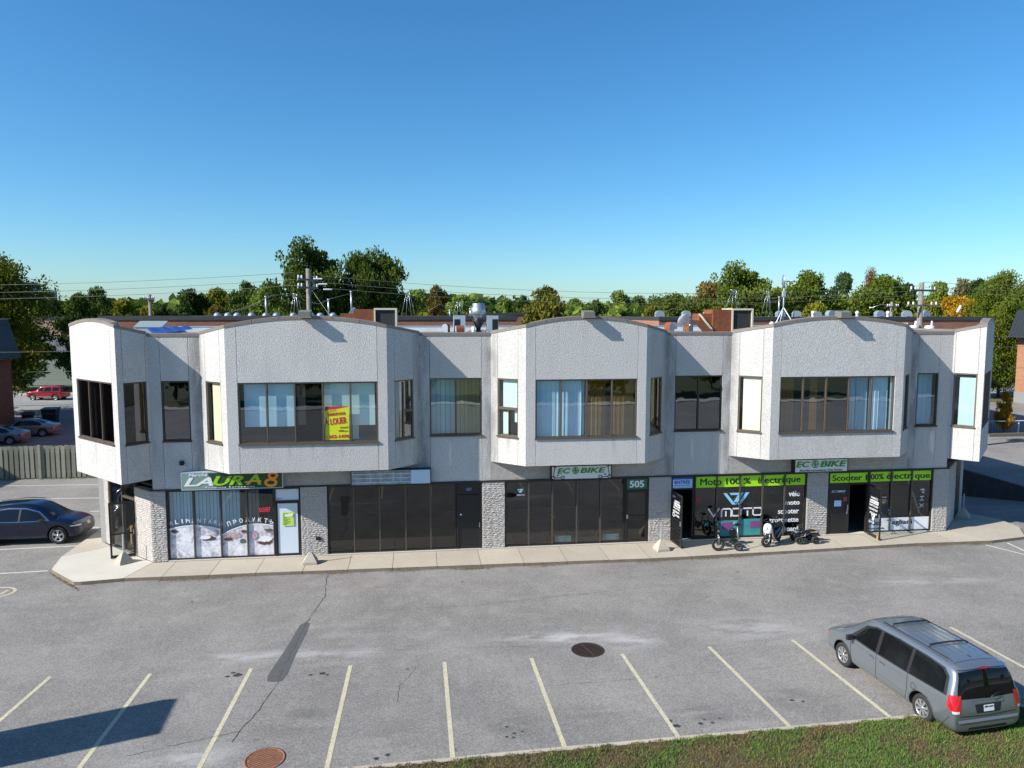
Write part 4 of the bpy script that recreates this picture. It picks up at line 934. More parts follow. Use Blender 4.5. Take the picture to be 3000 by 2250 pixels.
def splot(cx, cy, s, seed, mt=None):
    r = random.Random(seed); n = 14; flat([(cx+s*(.7+.5*r.random())*math.cos(6.283*k/n), cy+s*.8*(.7+.5*r.random())*math.sin(6.283*k/n)) for k in range(n)], -.1262+seed*1e-5, mt or m_oil, 'oil_stain')
k = 0
for (x, y, s) in [(6.02, -13.45, .10), (6.13, -13.68, .10), (5.95, -13.6, .04), (6.75, -13.65, .07), (6.9, -13.5, .04), (7.05, -13.66, .05), (7.3, -13.5, .04), (2.05, -13.2, .05), (2.2, -13.5, .05), (2.0, -13.62, .04), (2.4, -13.45, .04), (2.16, -13.68, .05), (-1.0, -14.1, .07), (-.75, -14.0, .07),
                (-5.0, -9.7, .13), (-5.25, -9.75, .07), (-5.15, -9.55, .07), (-3.0, -9.95, .06), (-2.7, -9.9, .09), (-2.55, -10.0, .05), (-.35, -9.95, .04), (9.5, -12.9, .06), (9.75, -13.0, .05), (5.2, -6.6, .03), (-1.5, -3.5, .04), (1.6, -3.3, .05), (12.2, -3.6, .06), (10.4, -4.8, .03)]:
    k += 1; splot(x, y, s, k)
m_pale2 = mat('sand_streak', (.27, .265, .26), .9, noise=[(2, .9, (.19, .19, .19)), (30, .5, (.12, .12, .12))])
# drain grate and manhole cover
m_iron = mat('cast_iron', (.05, .035, .03), .7, .4, noise=(9, .6, (.09, .055, .04))); m_rustiron = mat('rusty_iron', (.24, .10, .055), .85, noise=[(7, .7, (.12, .05, .03)), (25, .5, (.32, .16, .09))])
def cover(name, label, x, y, R, mt, grate):
    t = thing(name, label, 'drain' if grate else 'manhole', (x, y, -.13), .25 if grate else .5)
    MB().lathe([(R+.05, .0), (R+.05, .012), (R, .014), (R, .004)], 32).build('ring', mt, t)
    MB().lathe([(0, .002), (R, .003)], 32).build('plate', m_black if grate else mt, t)
    n = 11; pitch = 2*R/n
    for k in range(n):
        yy = -R+pitch*(k+.5); hw = math.sqrt(max(.0, R*R-yy*yy))*.93
        if grate:
            MB().box(-hw, -.02, yy-pitch*.28, yy+pitch*.28, .004, .016).box(.02, hw, yy-pitch*.28, yy+pitch*.28, .004, .016).build('grate_bar', mt, t)
        else:
            q = MB(); c = int(hw/.05)
            for j in range(-c, c+1): q.box(j*.05-.017, j*.05+.017, yy-pitch*.3, yy+pitch*.3, .004, .012)
            q.build('stud_row', mt, t)
    if grate: MB().box(-.03, .03, -R*.95, R*.95, .004, .018).build('grate_spine', mt, t)
cover('drain_grate', 'round dark iron drain grate in the middle of the parking lot', 4.93, -9.42, .44, m_iron, True)
cover('manhole_cover', 'round rusty manhole cover at the lower left of the parking lot', -3.47, -13.82, .40, m_rustiron, False)

# ---------------- concrete bases with steel posts
for (x, y, rz, lab) in ((-11.55, .12, .75, 'pyramid concrete base with a stub post before the open corner door'), (-4.25, -.83, .05, 'pyramid concrete base with a stub post beside the grocery door pillar'),
                        (10.02, -1.0, .12, 'pyramid concrete base with a stub post left of the door with black grille'), (26.15, 2.0, .7, 'concrete base with a stub post in deep shade at the far right corner')):
    t = thing('bollard', lab, 'bollard', (x, y, .003), rz, 'concrete bases with posts along the shops')
    MB().add([(-.27, -.27, 0), (.27, -.27, 0), (.27, .27, 0), (-.27, .27, 0), (-.26, -.26, .09), (.26, -.26, .09), (.26, .26, .09), (-.26, .26, .09), (-.06, -.06, .42), (.06, -.06, .42), (.06, .06, .42), (-.06, .06, .42)],
             [(0, 1, 5, 4), (1, 2, 6, 5), (2, 3, 7, 6), (3, 0, 4, 7), (4, 5, 9, 8), (5, 6, 10, 9), (6, 7, 11, 10), (7, 4, 8, 11), (8, 9, 10, 11), (3, 2, 1, 0)]).build('base', m_conct, t)
    MB().box(-.022, .022, -.022, .022, .40, 1.15).build('post', m_galvp, t)

# ---------------- slatted fence on the left
t = thing('wooden_fence', 'weathered green-grey slatted wooden fence behind the dark blue car', 'fence', (0, 17.25, -.13), 0)
FX0, FX1 = -31.5, -13.6
for z in (.38, 1.62): MB().box(FX0, FX1, -.045, .045, z, z+.09).build('rail', m_fence, t)
fb = MB().prism([(-.105, -.012), (.105, -.012), (.105, .012), (-.105, .012)], .05, 1.98).build('board', m_fence, t); first = True
r = random.Random(9); x = FX0+.1
while x < FX1:
    for side, off in ((-.06, 0), (.06, .145)):
        o = fb if first else fb.copy()
        if not first: COL.objects.link(o); o.parent = t
        first = False; o.location = (x+off, side, r.uniform(-.02, .02)); o.rotation_euler = (0, r.gauss(0, .006), r.gauss(0, .03))
    x += .29
for x in (-31.3, -28.6, -25.6, -22.55, -19.6, -16.6): MB().box(x-.075, x+.075, -.16, -.075, 0, 2.06).build('post', m_fence, t)

# ---------------- tall pylon sign outside the left of the frame; its shadow lies over the lot
t = thing('pylon_sign', 'tall narrow slab sign standing left of the lot whose long shadow crosses the parking bays', 'sign', (-15.0, -14.3, -.13))
MB().prism([(-.2, -.82), (.22, -.86), (.12, .78), (-.2, .78)], .0, 6.32).build('slab_panel', m_copingd, t); MB().box(-.3, .3, -.95, .95, 0, .2).build('plinth', m_conc, t)

# ============================================================ neighbouring buildings
def mansard(t, pts, z0, z1, inset, mt):   # pts: run of eave points, sloping band in standing-seam pieces
    for a, b in zip(pts[:-1], pts[1:]):
        M, L = wmatrix(a, b); n = max(1, int(L/.5))
        for k in range(n):
            q = MB(); q.M = M; x0, x1 = L*k/n, L*(k+1)/n-.025
            q.add([(x0, 0, z0), (x1, 0, z0), (x1, inset, z1), (x0, inset, z1), (x0, .1, z0), (x1, .1, z0), (x1, inset+.1, z1), (x0, inset+.1, z1)], [(0, 1, 2, 3), (1, 5, 6, 2), (5, 4, 7, 6), (4, 0, 3, 7), (3, 2, 6, 7), (0, 4, 5, 1)])
            q.build('roof_panel', mt, t)
LB = thing('brick_building', 'dark red brick building with a sloping metal roof edge at the left of the photo', 'building', (0, 0, 0))
MB().box(-60, -36.6, 20, 42, -.13, 8.9).build('wall', m_brickd, LB); MB().box(-36.598, -36.3, 39.6, 42.0, -.13, 5.8).build('corner_pier', brickmat('brown_brick', (.22, .10, .05), (.16, .07, .04), (.22, .18, .15), rotated=True), LB)
MB().box(-60, -36.4, 19.8, 42.2, 8.92, 9.25).build('parapet', m_mansard, LB); MB().box(-36.5, -36.38, 19.6, 42.3, 9.27, 9.32).build('metal_edge', m_galvp, LB)
mansard(LB, [(-35.5, 20), (-35.5, 42.2)], 5.8, 9.2, .9, m_mansard)
MB().box(-60, -38, -8, 20, -.13, 8.9).build('front_wing', m_brickd, LB); MB().box(-60, -36.5, -8, 20, 8.92, 9.25).build('parapet', m_mansard, LB)
RB = thing('brick_building', 'orange brick building with a sloping metal roof edge at the right border', 'building', (0, 0, 0))
MB().box(66.75, 90, 20, 45.2, 1.1, 9.9).build('wall', brickmat('orange_brick', (.40, .18, .09), (.33, .13, .06), (.42, .34, .28), rotated=True), RB); MB().box(66.7, 90, 19.9, 45.25, -.13, 1.098).build('base_wall', mat('grey_base', (.22, .23, .24), .9), RB)
MB().box(66.9, 90, 20, 45.2, 9.9, 10.2).build('parapet', m_mansard, RB)
for y in (40, 36, 32): MB().box(66.6, 66.76, y, y+1.2, 1.1, 7.2).build('brick_pier', m_brickx, RB)
q = [(66.2, 45.5), (66.2, 20)]
mansard(RB, [(65.6, 45.4), (65.6, 20)][::1], 7.2, 10.2, 1.0, m_mansard)
# long brick buildings behind
m_cap = m_copingd
def backbuilding(label, x0, x1, y0, y1, zt, side):
    t = thing('brick_building', label, 'building', (0, 0, 0))
    MB().box(x0, x1, y0, y1, -.13, zt-.28).build('wall', m_brick, t)
    if side: MB().box(x0-.03, x0-.002, y0+.002, y1, -.13, zt-.28).build('side_wall', m_brickx, t)
    MB().box(x0-.06, x1+.06, y0-.06, y0+.3, zt-.278, zt).box(x0-.06, x0+.3, y0+.302, y1, zt-.278, zt).box(x1-.3, x1+.06, y0+.302, y1, zt-.278, zt).build('coping_strip', m_cap, t)
    MB().box(x0+.3, x1-.3, y0+.3, y1, zt-.2, zt-.06).build('roof', m_roofing, t)
    return t
BA = backbuilding('long low red brick building behind the left half of the shops', -21.5, 7.3, 24, 46, 9.62, False)
BBd = backbuilding('long low red brick building behind the right half of the shops', 18.1, 45.7, 24, 42, 9.56, True)
MB().box(34.2, 38.3, 23.93, 23.998, 8.3, 9.1).build('white_wall_patch', mat('white_paint', (.7, .7, .68), .8), BBd)
for x in (31.6, ): MB().box(x-1.2, x+1.3, 23.9, 23.998, 7.9, 8.5).build('window_frame', m_whitep, BBd); MB().box(x-1.1, x+1.2, 23.88, 23.898, 7.95, 8.42).build('pane', m_gdark, BBd)
for k, (x0, x1, y0, y1, zt, lab, mt) in enumerate([(10, 24.0, 95, 110, 9.9, 'far red brick block with small white windows beyond the middle bay', m_brick), (-52, -40, 92, 104, 8.0, 'far red brick block with a blue-black shopfront between the left trees', m_brick),
        (-70, -56, 100, 112, 9.2, 'low pinkish building behind the big left maple', mat('pink_wall', (.4, .25, .2), .9))]):
    t = thing('distant_building', lab, 'building', (0, 0, 0)); MB().box(x0, x1, y0, y1, -.13, zt-.4).build('wall', mt, t); MB().box(x0-.1, x1+.1, y0-.1, y1, zt-.4, zt).build('roof', m_copingd, t)
    for j in range(4): MB().box(x0+1+j*1.6, x0+1.8+j*1.6, y0-.06, y0-.001, zt-1.6, zt-.8).build('window', m_white, t)
# houses with pitched roofs far off
def house(lab, x, y, w, d, hw, hr, wall, roof):
    t = thing('distant_house', lab, 'house', (x, y, -.13))
    MB().box(-w/2, w/2, -d/2, d/2, 0, hw).build('wall', wall, t); e = .4
    q = MB(); q.add([(-w/2-e, -d/2-e, hw), (w/2+e, -d/2-e, hw), (w/2+e, d/2+e, hw), (-w/2-e, d/2+e, hw), (-w/2-e, 0, hw+hr), (w/2+e, 0, hw+hr)], [(0, 1, 5, 4), (2, 3, 4, 5), (1, 2, 5), (3, 0, 4), (3, 2, 1, 0)]); rf = q.build('roof', roof, t)
    MB().box(w*.2, w*.2+.7, -.4, .4, hw+hr*.4, hw+hr+.7).build('chimney', wall, rf)
    for j in (-.3, .1): MB().box(w*j, w*j+1.1, -d/2-.03, -d/2-.002, hw-1.9, hw-.7).build('window', m_gdark, t)
m_rg = mat('grey_shingle', (.09, .095, .105), .9); m_rr = mat('dark_red_roof', (.14, .04, .04), .8); m_rb = mat('brown_shingle', (.12, .08, .06), .9); m_hw = mat('pale_siding', (.55, .53, .5), .8); m_hb = mat('brick_siding', (.26, .12, .08), .9)
for a in [('grey roofed house beyond the roof fan', 8, 128, 13, 9, 6, 3.6, m_hb, m_rg), ('low grey roofed house right of the roof fan', 21, 140, 12, 9, 5, 3, m_hw, m_rg), ('house with a dark red roof beyond the middle bay', 11.8, 118, 8, 8, 6.2, 3.2, m_hb, m_rr),
          ('grey roofed house with two pale chimneys behind the left trees', -36, 150, 14, 9, 6.5, 3.6, m_hw, m_rg), ('brown roofed house seen between trees on the right', 50, 95, 12, 9, 7.2, 3, m_hb, m_rb), ('pale house behind the red car across the street', -50, 84, 10, 8, 4.5, 2, mat('green_siding', (.28, .33, .3), .8), m_rg),
          ('white gabled house far off near the middle gap', 34, 260, 14, 9, 8, 3.4, m_hw, m_rb)]: house(*a)
t = thing('tower_block', 'distant haze-pale apartment tower above the trees at far left', 'building', (-560, 1150, 0))
m_tow = mat('hazed_tower', (.36, .42, .50), .9); MB().box(-16, 0, 0, 30, 0, 50).build('wall', m_tow, t); MB().box(.01, 22, 0, 30, 0, 44).build('wing', m_tow, t); MB().prism([(-16, 0), (0, 0), (0, 30), (-16, 30)], 50, [56, 54, 54, 56]).build('roof', m_rg, t)  # the bluish haze of distance is put into the tower's wall colour
for k in range(10):
    for j in range(4): MB().box(-14+j*9, -14+j*9+4, -.2, -.01, 5+k*4.2, 7+k*4.2).build('window', m_gdark, t)
t = thing('low_block', 'distant white low-rise block beside the far left tower', 'building', (-520, 1180, 0)); MB().box(6, 60, 0, 30, 0, 26).build('wall', mat('white_block', (.6, .63, .66), .9), t); MB().box(5, 61, -1, 31, 26.01, 27).build('roof', m_rg, t)

# ============================================================ things on the roofs
RZ = 8.742 
def thing_tag(o, lab, cat, group=None): return tag(o, lab, cat, group)
def cooler(lab, x, y, s=1):   # rusty duct with a framed coil box
    t = thing('rooftop_unit', lab, 'roof unit', (x, y, RZ), 0, 'rusty rooftop units')
    MB().box(-.85, .05, 0, 1.1, .1, 1.25).build('duct', m_rust, t)
    MB().prism([(-1.45, .1), (-.851, .1), (-.851, 1.0), (-1.45, 1.0)], [.75, .1, .1, .75], [1.06]*4).build('hood', m_rust, t)
    q = MB().box(.052, .12, -.05, 1.15, .1, 1.30).box(1.0, 1.08, -.05, 1.15, .1, 1.30).box(.121, .999, -.05, 1.15, 1.22, 1.30).box(.121, .999, -.05, 1.15, .1, .18); q.build('frame', m_cream, t)
    MB().box(.122, .998, .02, 1.1, .181, 1.219).build('coil', mat('coil_black', (.02, .02, .022), .8, noise=(30, .5, (.05, .05, .05))), t)
    for xx in (-.8, .9): MB().box(xx, xx+.1, .1, 1.0, 0, .1).build('foot', m_galv, t)
    return t
cooler('rusty brown roof duct unit left of the low middle wall', -1.95, 4.2)
c2 = cooler('rusty red roof duct unit with open flap on the right of the roof', 14.6, 3.2)
c2.scale = (1.02, 1, 1)
MB().add([(-1.55, .02, 1.05), (-1.45, .0, 1.06), (-.9, -.15, .35), (-1.02, -.2, .34)], [(0, 1, 2, 3)]).add([(-1.55, .03, 1.05), (-1.45, .01, 1.06), (-.9, -.14, .35), (-1.02, -.19, .34)], [(3, 2, 1, 0)]).build('flap', m_cream, c2)
MB().box(.06, .5, -.3, -.06, 0, .25).build('curb_box', m_galvp, c2)
def gooseneck(lab, x, y, s, mt, h=.45, rz=0, z=RZ):
    t = thing('vent_hood', lab, 'vent', (x, y, z), rz, 'curved vents on the shop roof'); r_ = .17*s
    w = .18*s; prof = [(-r_, 0), (-r_, h*s)]+[(r_*.0-r_*math.cos(math.radians(a)), h*s+r_*math.sin(math.radians(a))) for a in range(15, 181, 15)]+[(r_*1.0, h*s-.1*s)]
    q = MB()
    for a, b in zip(prof[:-1], prof[1:]): q.add([(-w, a[0], a[1]), (-w, b[0], b[1]), (w, b[0], b[1]), (w, a[0], a[1])], [(0, 1, 2, 3)])
    q.build('curved_hood', mt, t)
    q = MB()
    for sx in (-w-.004, w+.004): q.add([(sx, p[0], p[1]) for p in prof]+[(sx, r_*.2, h*s-.1*s), (sx, r_*.2, 0)], [tuple(range(len(prof)+2))])
    q.build('side_plate', m_galvp, t); MB().box(-w-.06, w+.06, -r_-.06, r_*.2+.06, 0, .03).build('flashing', m_galvp, t); return t
gooseneck('small rusty vent hood nearest the fan on the shop roof', 1.42, 6.0, .9, m_rust, .45, 1.2)
gooseneck('rusty front vent hood at the low middle parapet of the shop roof', 1.95, 3.6, 1.0, m_rust, .35, .1)
gooseneck('rounded rust-topped vent at the left of the right roof dip', 12.2, 4.6, 1.25, m_rust, .35, -1.3)
gooseneck('second rounded rust-topped vent right of the satellite dish', 13.3, 5.0, 1.25, m_rust, .5, -1.3)
t = thing('exhaust_fan', 'shiny round exhaust fan on a black cone between two condensers', 'fan', (3.05, 6.6, RZ))
MB().lathe([(.0, .1), (.1, .1), (.12, .35), (.32, .72), (.3, .74), (0, .74)], 24).build('black_cone', m_black, t)
MB().lathe([(.0, .73), (.24, .74), (.24, .95), (.31, 1.0), (.36, 1.05), (.36, 1.34), (.30, 1.36), (.30, 1.55), (.27, 1.56), (0, 1.53)], 28).build('fan_housing', m_galv, t); MB().box(.33, .45, -.06, .06, 1.2, 1.33).build('motor', m_black, t)
for k, (x, lab) in enumerate(((2.1, 'condenser with a black grille left of the roof exhaust fan'), (3.72, 'condenser with a black grille right of the roof exhaust fan'))):
    t = thing('condenser', lab, 'air conditioner', (x, 6.5, RZ), 0, 'condensers beside the roof fan')
    MB().box(-.28, .28, -.25, .25, .12, .96).build('casing', m_galvp, t); s = -1 if k == 0 else 1
    MB().box(-.26 if s < 0 else -.02, .02 if s < 0 else .26, -.262, -.251, .14, .78).build('grille', m_black, t); MB().box(-.28, -.2, -.3, .3, 0, .12).build('foot', m_bmetal, t); MB().box(.2, .28, -.3, .3, 0, .12).build('foot', m_bmetal, t)
t = thing('vent_pipe', 'short white vent pipe before the black fan cone', 'pipe', (2.75, 6.0, RZ)); MB().cyl((0, 0, 0), .08, .42, 12).build('pipe', m_porc, t); MB().lathe([(.17, 0), (.1, .08), (.08, .09)], 12).build('flashing', m_galvp, t)
t = thing('roof_pipes', 'tangle of thin black cooling lines on the roof by the fan', 'pipe', (2.9, 6.2, RZ))
for k in range(5): MB().tube([(-.6+k*.25, 0, .02), (-.5+k*.25, -.12, .12+.05*k), (-.2+k*.2, .1, .25), (0, .3, .1)], .014, 6).build('line', m_black, t)
def dish(lab, x, y, s, rz, z=RZ):
    t = thing('satellite_dish', lab, 'dish', (x, y, z), rz)
    q = MB(); q.M = Matrix.Translation((0, 0, .78*s)) @ Matrix.Rotation(math.radians(-65), 4, 'X'); q.lathe([(.0, .0), (.12*s, .008), (.26*s, .04), (.38*s, .09), (.385*s, .095), (.26*s, .05), (0, .012)], 24); q.build('reflector', m_porc, t)
    MB().tube([(0, .1, .0), (0, .1, .5*s), (0, .04, .72*s)], .025, 8).build('mast', m_galv, t); MB().tube([(0, 0, .5*s), (0, -.42*s, .58*s)], .012, 6).build('feed_arm', m_bmetal, t); MB().box(-.04, .04, -.48*s, -.40*s, .55*s, .62*s).build('receiver', m_porc, t)
    MB().box(-.3, .3, -.1, .3, 0, .03).build('foot', m_galv, t)
dish('white satellite dish tilted up in the right roof dip', 12.75, 4.2, .9, .35); dish('narrow white satellite dish seen edge-on left of the rusty duct', -3.0, 6.5, .85, 1.25, RZ+.35)
t = thing('roof_mast', 'white tripod mast with a small grid dish behind the left shoulder of the right bay', 'mast', (17.1, 3.0, RZ+.3))
MB().tube([(0, 0, 0), (0, 0, 2.35)], .028, 8).build('mast_pole', m_galvp, t)
for a in (200, 330, 80): MB().tube([(0, 0, 1.05), (.65*math.cos(math.radians(a)), .65*math.sin(math.radians(a)), 0)], .022, 6).build('leg', m_porc, t)
MB().box(-.07, .07, -.06, .06, 1.55, 1.8).build('junction_box', m_galvp, t); MB().tube([(-.12, 0, 2.25), (.35, 0, 2.28), (.5, 0, 2.28)], [.02, .03, .06], 8).build('vane_arm', m_porc, t)
q = MB(); q.M = Matrix.Translation((-.12, 0, 2.28)) @ Matrix.Rotation(PI/2, 4, 'Y') @ Matrix.Rotation(.3, 4, 'X'); q.lathe([(0, 0), (.2, .02), (.3, .06), (.3, .065), (0, .01)], 18); q.build('grid_dish', m_galv, t)
for k, x in enumerate((16.25, 16.5)): tag(MB().lathe([(0, .0), (.1, .0), (.11, .1), (.07, .18), (0, .2)], 12, (x, 2.4, RZ+.5)).build('white_cap', m_porc, None), ('left' if k == 0 else 'right')+' of two white round caps behind the left shoulder of the right bay', 'vent', 'small white caps on the shop roof')
t = thing('roof_hatch', 'dark blue-grey roof hatch behind the far left low wall', 'hatch', (-11.75, 4.9, RZ)); MB().prism([(-.57, -.4), (.57, -.4), (.57, .4), (-.57, .4)], 0, [.45, .45, .70, .70]).build('hatch_box', m_galvp, t)
q = MB().add([(-.60, -.43, .452), (.60, -.43, .452), (.60, .43, .72), (-.60, .43, .72)], [(0, 1, 2, 3)]); q.build('lid', mat('slate_blue', (.22, .27, .28), .6), t)
m_tarp = mat('blue_tarp', (.015, .06, .28), .5, noise=(3, .5, (.01, .03, .16)))
TP = [Vector((-11.02, 2.2, 9.20)), Vector((-9.84, 4.0, 9.25)), Vector((-9.45, 3.2, 9.13)), Vector((-10.2, .6, 9.0))]
q = MB(); n = 12; vs = []
for k in range(n+1):
    f = k/n; a_ = TP[0].lerp(TP[1], f); b_ = TP[3].lerp(TP[2], f); w_ = .03*math.sin(k*1.9)
    vs += [a_+Vector((0, 0, w_)), (a_+b_)/2+Vector((0, 0, -.02+w_*.6)), b_]
q.add(vs, [(3*k+j, 3*k+3+j, 3*k+4+j, 3*k+1+j) for k in range(n) for j in (0, 1)]); tag(q.build('tarpaulin', m_tarp, None), 'bright blue tarpaulin strip lying on the roof behind the far left wall', 'tarpaulin')
tag(MB().cyl((-7.6, 8.5, RZ), .09, .42, 12).build('vent_pipe', m_galvp, None), 'short capped pipe on the roof between the hatch and the left bay', 'pipe')

# vents on the brick roofs behind
m_ventc = mat('dull_galvanised', (.30, .35, .40), .5, .4)
def vent2(x, y, z, s=1, rz=0):
    t = thing('roof_vent', '', 'vent', (x, y, z), rz, 'curved galvanised vents on the brick roofs behind')
    q = MB().box(-.28*s, .12*s, -.25*s, .25*s, 0, .35*s); q.build('duct', m_ventc, t)
    prof = [(.1*s-.4*s*math.cos(math.radians(a)), .35*s+.35*s*math.sin(math.radians(a))) for a in range(0, 181, 20)]
    q = MB().xz(prof+[(.5*s, .12*s), (.1*s, .2*s)], -.26*s, .26*s); q.build('curved_hood', m_ventc, t); return t
k = 0
for x in (18.9, 21.2, 23.0, 29.0, 31.4, 33.4):
    t = vent2(x, 26+rnd.uniform(0, 3), 9.44, .8+.1*rnd.random(), rnd.uniform(-.4, .4)); t['label'] = f'{ORD[k]} curved vent from the left on the brick roof behind the right bay'; k += 1
k = 0
for x in (36.0, 37.4, 40.6, 43.2, 45.0):
    t = vent2(x*.93, 27, 9.44, .9, rnd.uniform(-.3, .3)); t['label'] = f'{ORD[k]} curved roof vent from the left near the transformer pole'; k += 1
for k in range(11):
    x = [-14.4, -13.6, -12.9, -11.8, -10.7, -9.9, -8.6, -7.9, -7.2, -6.5, -5.5][k]
    t = thing('dome_vent', f'{ORD[k]} silver dome vent from the left in the brick roof row', 'vent', (x-1.1, 31, 9.44), 0, 'silver dome vents in a row on the brick roof')
    MB().lathe([(.0, .42), (.15, .40), (.26, .28), (.30, .13), (.24, .08), (.2, 0)], 16).build('dome', m_ventc, t)
for k, (x, h) in enumerate(((-10.2, 1.5), (-5.6, 1.3), (-3.9, 1.9), (3.6, .5), (5.2, .6), (30.6, 1.6))):
    t = thing('chimney_pipe', f'{ORD[k]} thin upright pipe from the left on the brick roofs behind', 'pipe', (x-1, 28, 9.5), 0, 'thin upright pipes on the brick roofs'); MB().cyl((0, 0, 0), .06, h, 10).build('pipe', m_galv, t); MB().cyl((0, 0, h), .09, .10, 10).build('cap', m_galvp, t)
for k, x in enumerate((30.7, 34.4, 37.0)):
    t = thing('round_cap', f'{ORD[k]} small white pipe from the left on the right brick roof edge', 'vent', (x, 24.6, 9.5), 0, 'small white capped pipes on the brick roof edge'); MB().lathe([(.12, 0), (.12, .3), (.16, .32), (.1, .5), (0, .52)], 12).build('cap', m_porc, t)
for k, (x, z) in enumerate(((27.7, 8.5), (32.9, 8.6))):
    tag(MB().box(x, x+.35, 23.7, 23.99, z, z+.4).build('wall_hood', m_porc, None), ('left' if k == 0 else 'right')+' white wall vent on the right brick wall behind', 'vent', 'white wall vents')
for (x, lab) in ((-21.0, 'grey pipe tripod'),): pass
def tripod(lab, x, y, h, w):
    t = thing('cable_tripod', lab, 'stand', (x, y, 9.5), 0, 'thin metal cable stands on the brick roofs')
    for a in (-1, -.3, .45, 1): MB().tube([(a*w, .4*abs(a), 0), (a*w*.2, .1, h)], .013, 5).build('leg', m_galv, t)
    MB().tube([(-w*.4, .1, h), (w*.4, .1, h*1.0)], .02, 5).build('cross_bar', m_galv, t)
tripod('thin cable stand behind the arch of the left bay', -8.9, 27, 1.75, .5); tripod('thin cable stand between the two tall dark trees', -.6, 27, 1.9, .55); tripod('thin cable stand left of the roof fan', 3.4, 30, 1.2, .5)
tripod('wide cable stand right of the white tripod mast', 25.3, 27, 2.2, .8); tripod('narrow cable stand behind the floodlight of the right bay', 28.2, 27, 2.1, .45)

# ============================================================ utility poles and wires
def pole(lab, x, y, h, arms, can=False, r0=.17):
    t = thing('utility_pole', lab, 'utility pole', (x, y, -.13)); MB().tube([(0, 0, 0), (0, 0, h*.5), (0, 0, h)], [r0*1.1, r0, r0*.82], 12).build('pole', m_wood, t)
    for (z, w, a) in arms:
        q = MB().cbox((0, -.2, z), (w, .1, .13), rz=a); ca = q.build('crossarm', m_wood, t)
        for s in (-.46, -.3, .3, .46):
            c = Vector((math.cos(a)*w*s, math.sin(a)*w*s-.2, z+.06)); MB().lathe([(.03, 0), (.07, .06), (.045, .1), (.07, .14), (.03, .2), (0, .21)], 8, c).build('insulator', m_porc, ca)
    if can:
        for (cx, cy) in ((-.62, -.2), (.62, -.2), (.0, .55)):
            c = MB().lathe([(0, 0), (.3, .02), (.33, .06), (.33, .8), (.26, .9), (0, .92)], 18, (cx, cy, h-3.9)).build('transformer', mat('white_can', (.62, .65, .7), .4), t)
            MB().lathe([(.05, 0), (.08, .05), (.05, .1), (.08, .15), (.04, .2), (.06, .3), (0, .34)], 8, (cx+.1, cy-.1, h-3.0)).build('bushing', m_porc, c)
    return t
p1 = pole('grey wooden utility pole before the tall dark tree with three rows of insulators', -6.75, 18.6, 12.75, [(12.05, 1.7, .9), (11.55, 1.7, .9)])
for k in range(3):
    for j in range(4): MB().lathe([(.03, 0), (.06, .05), (.04, .08), (.06, .13), (.03, .17)], 8, (.45+.3*k+j*.13-.1, -.25, 12.1-.33*k), 'x').build('insulator_string', m_porc, p1)
p2 = pole('grey wooden utility pole with two crossarms and white transformers behind the right low wall', 35.1, 18.2, 12.1, [(11.55, 2.8, .35), (10.5, 2.6, .15)], can=True, r0=.2)
p3 = pole('thin grey pole rising between yellow trees left of the shops', -23.5, 40, 11.6, [(11.2, .9, .2)])
p4 = pole('short pole with lamps behind the far right brick building', 50.5, 44, 11.2, [(10.7, 1.6, .2)])
t = thing('street_light', 'small twin-headed lamp on a far pole beyond the right brick roof', 'lamp', (49.3, 44, 10.3)); MB().tube([(-.9, 0, .2), (0, 0, .5), (.9, 0, .35)], .03, 6).build('arm', m_galv, t); MB().box(-1.3, -.9, -.1, .1, .1, .22).build('lamp_head', m_porc, t); MB().box(.9, 1.3, -.1, .1, .25, .37).build('lamp_head', m_porc, t)
t = thing('fuse_cutout', 'white tilted fuse switch hanging right of the transformer pole', 'fuse', (37.9, 18, 10.1)); q = MB(); q.M = Matrix.Rotation(.5, 4, 'Y'); q.cyl((0, 0, -.25), .09, .55, 10); q.build('fuse_body', m_porc, t)
def wire(lab, pts, sag=.5, r=.014, group='overhead wires'):
    P_ = []
    for a, b in zip(pts[:-1], pts[1:]):
        for k in range(12):
            f = k/12; P_.append(tuple(a[i]+(b[i]-a[i])*f-(sag*4*f*(1-f) if i == 2 else 0) for i in range(3)))
    P_.append(pts[-1]); tag(MB().tube(P_, r, 5, sm=False).build('power_line', m_wire, None), lab, 'wire', group)
for k, (dz, lab) in enumerate(((0, 'top'), (-.42, 'middle'), (-.78, 'lowest'))):
    wire(f'{lab} of the three wires running left from the insulator pole', [(-7.6+k*.1, 18.3, 12.35+dz), (-46, 26, 11.9+dz*1.3)], .5, .013)
    wire(f'{lab} of the three wires crossing the sky right of the insulator pole', [(-5.9+k*.25, 18.3, 12.15+dz), (35.0, 18.1, 11.75+dz*.8)], .8, .011)
    wire(f'{lab} of the three wires leaving right from the transformer pole', [(35.2, 18.2, 12.0+dz*.8), (90, 20, 12.3+dz)], .6, .011)
wire('guy wire slanting down right from the insulator pole', [(-6.55, 18.4, 11.3), (-4.7, 15.5, 9.05)], 0, .012)
for k, z in enumerate((6.9, 5.3, 4.7, 3.6, 2.6, 1.9)):
    wire(f'{ORD[k]} wire from the top crossing the left lot behind the fence', [(-60, 33, z+.15), (-18, 33.5, z)], .25, .014, 'wires across the left lot')
for k, z in enumerate((7.8, 6.9, 5.0, 3.9)):
    wire(f'{ORD[k]} wire from the top in the bundle crossing the right lot', [(44, 30, z), (85, 32, z+.3)], .2, .014, 'wires across the right lot')
def cable(lab, pts, r=.02): tag(MB().tube(pts, r*.65, 5).build('roof_cable', m_wire, None), lab, 'cable', 'loose cables over the brick roofs')
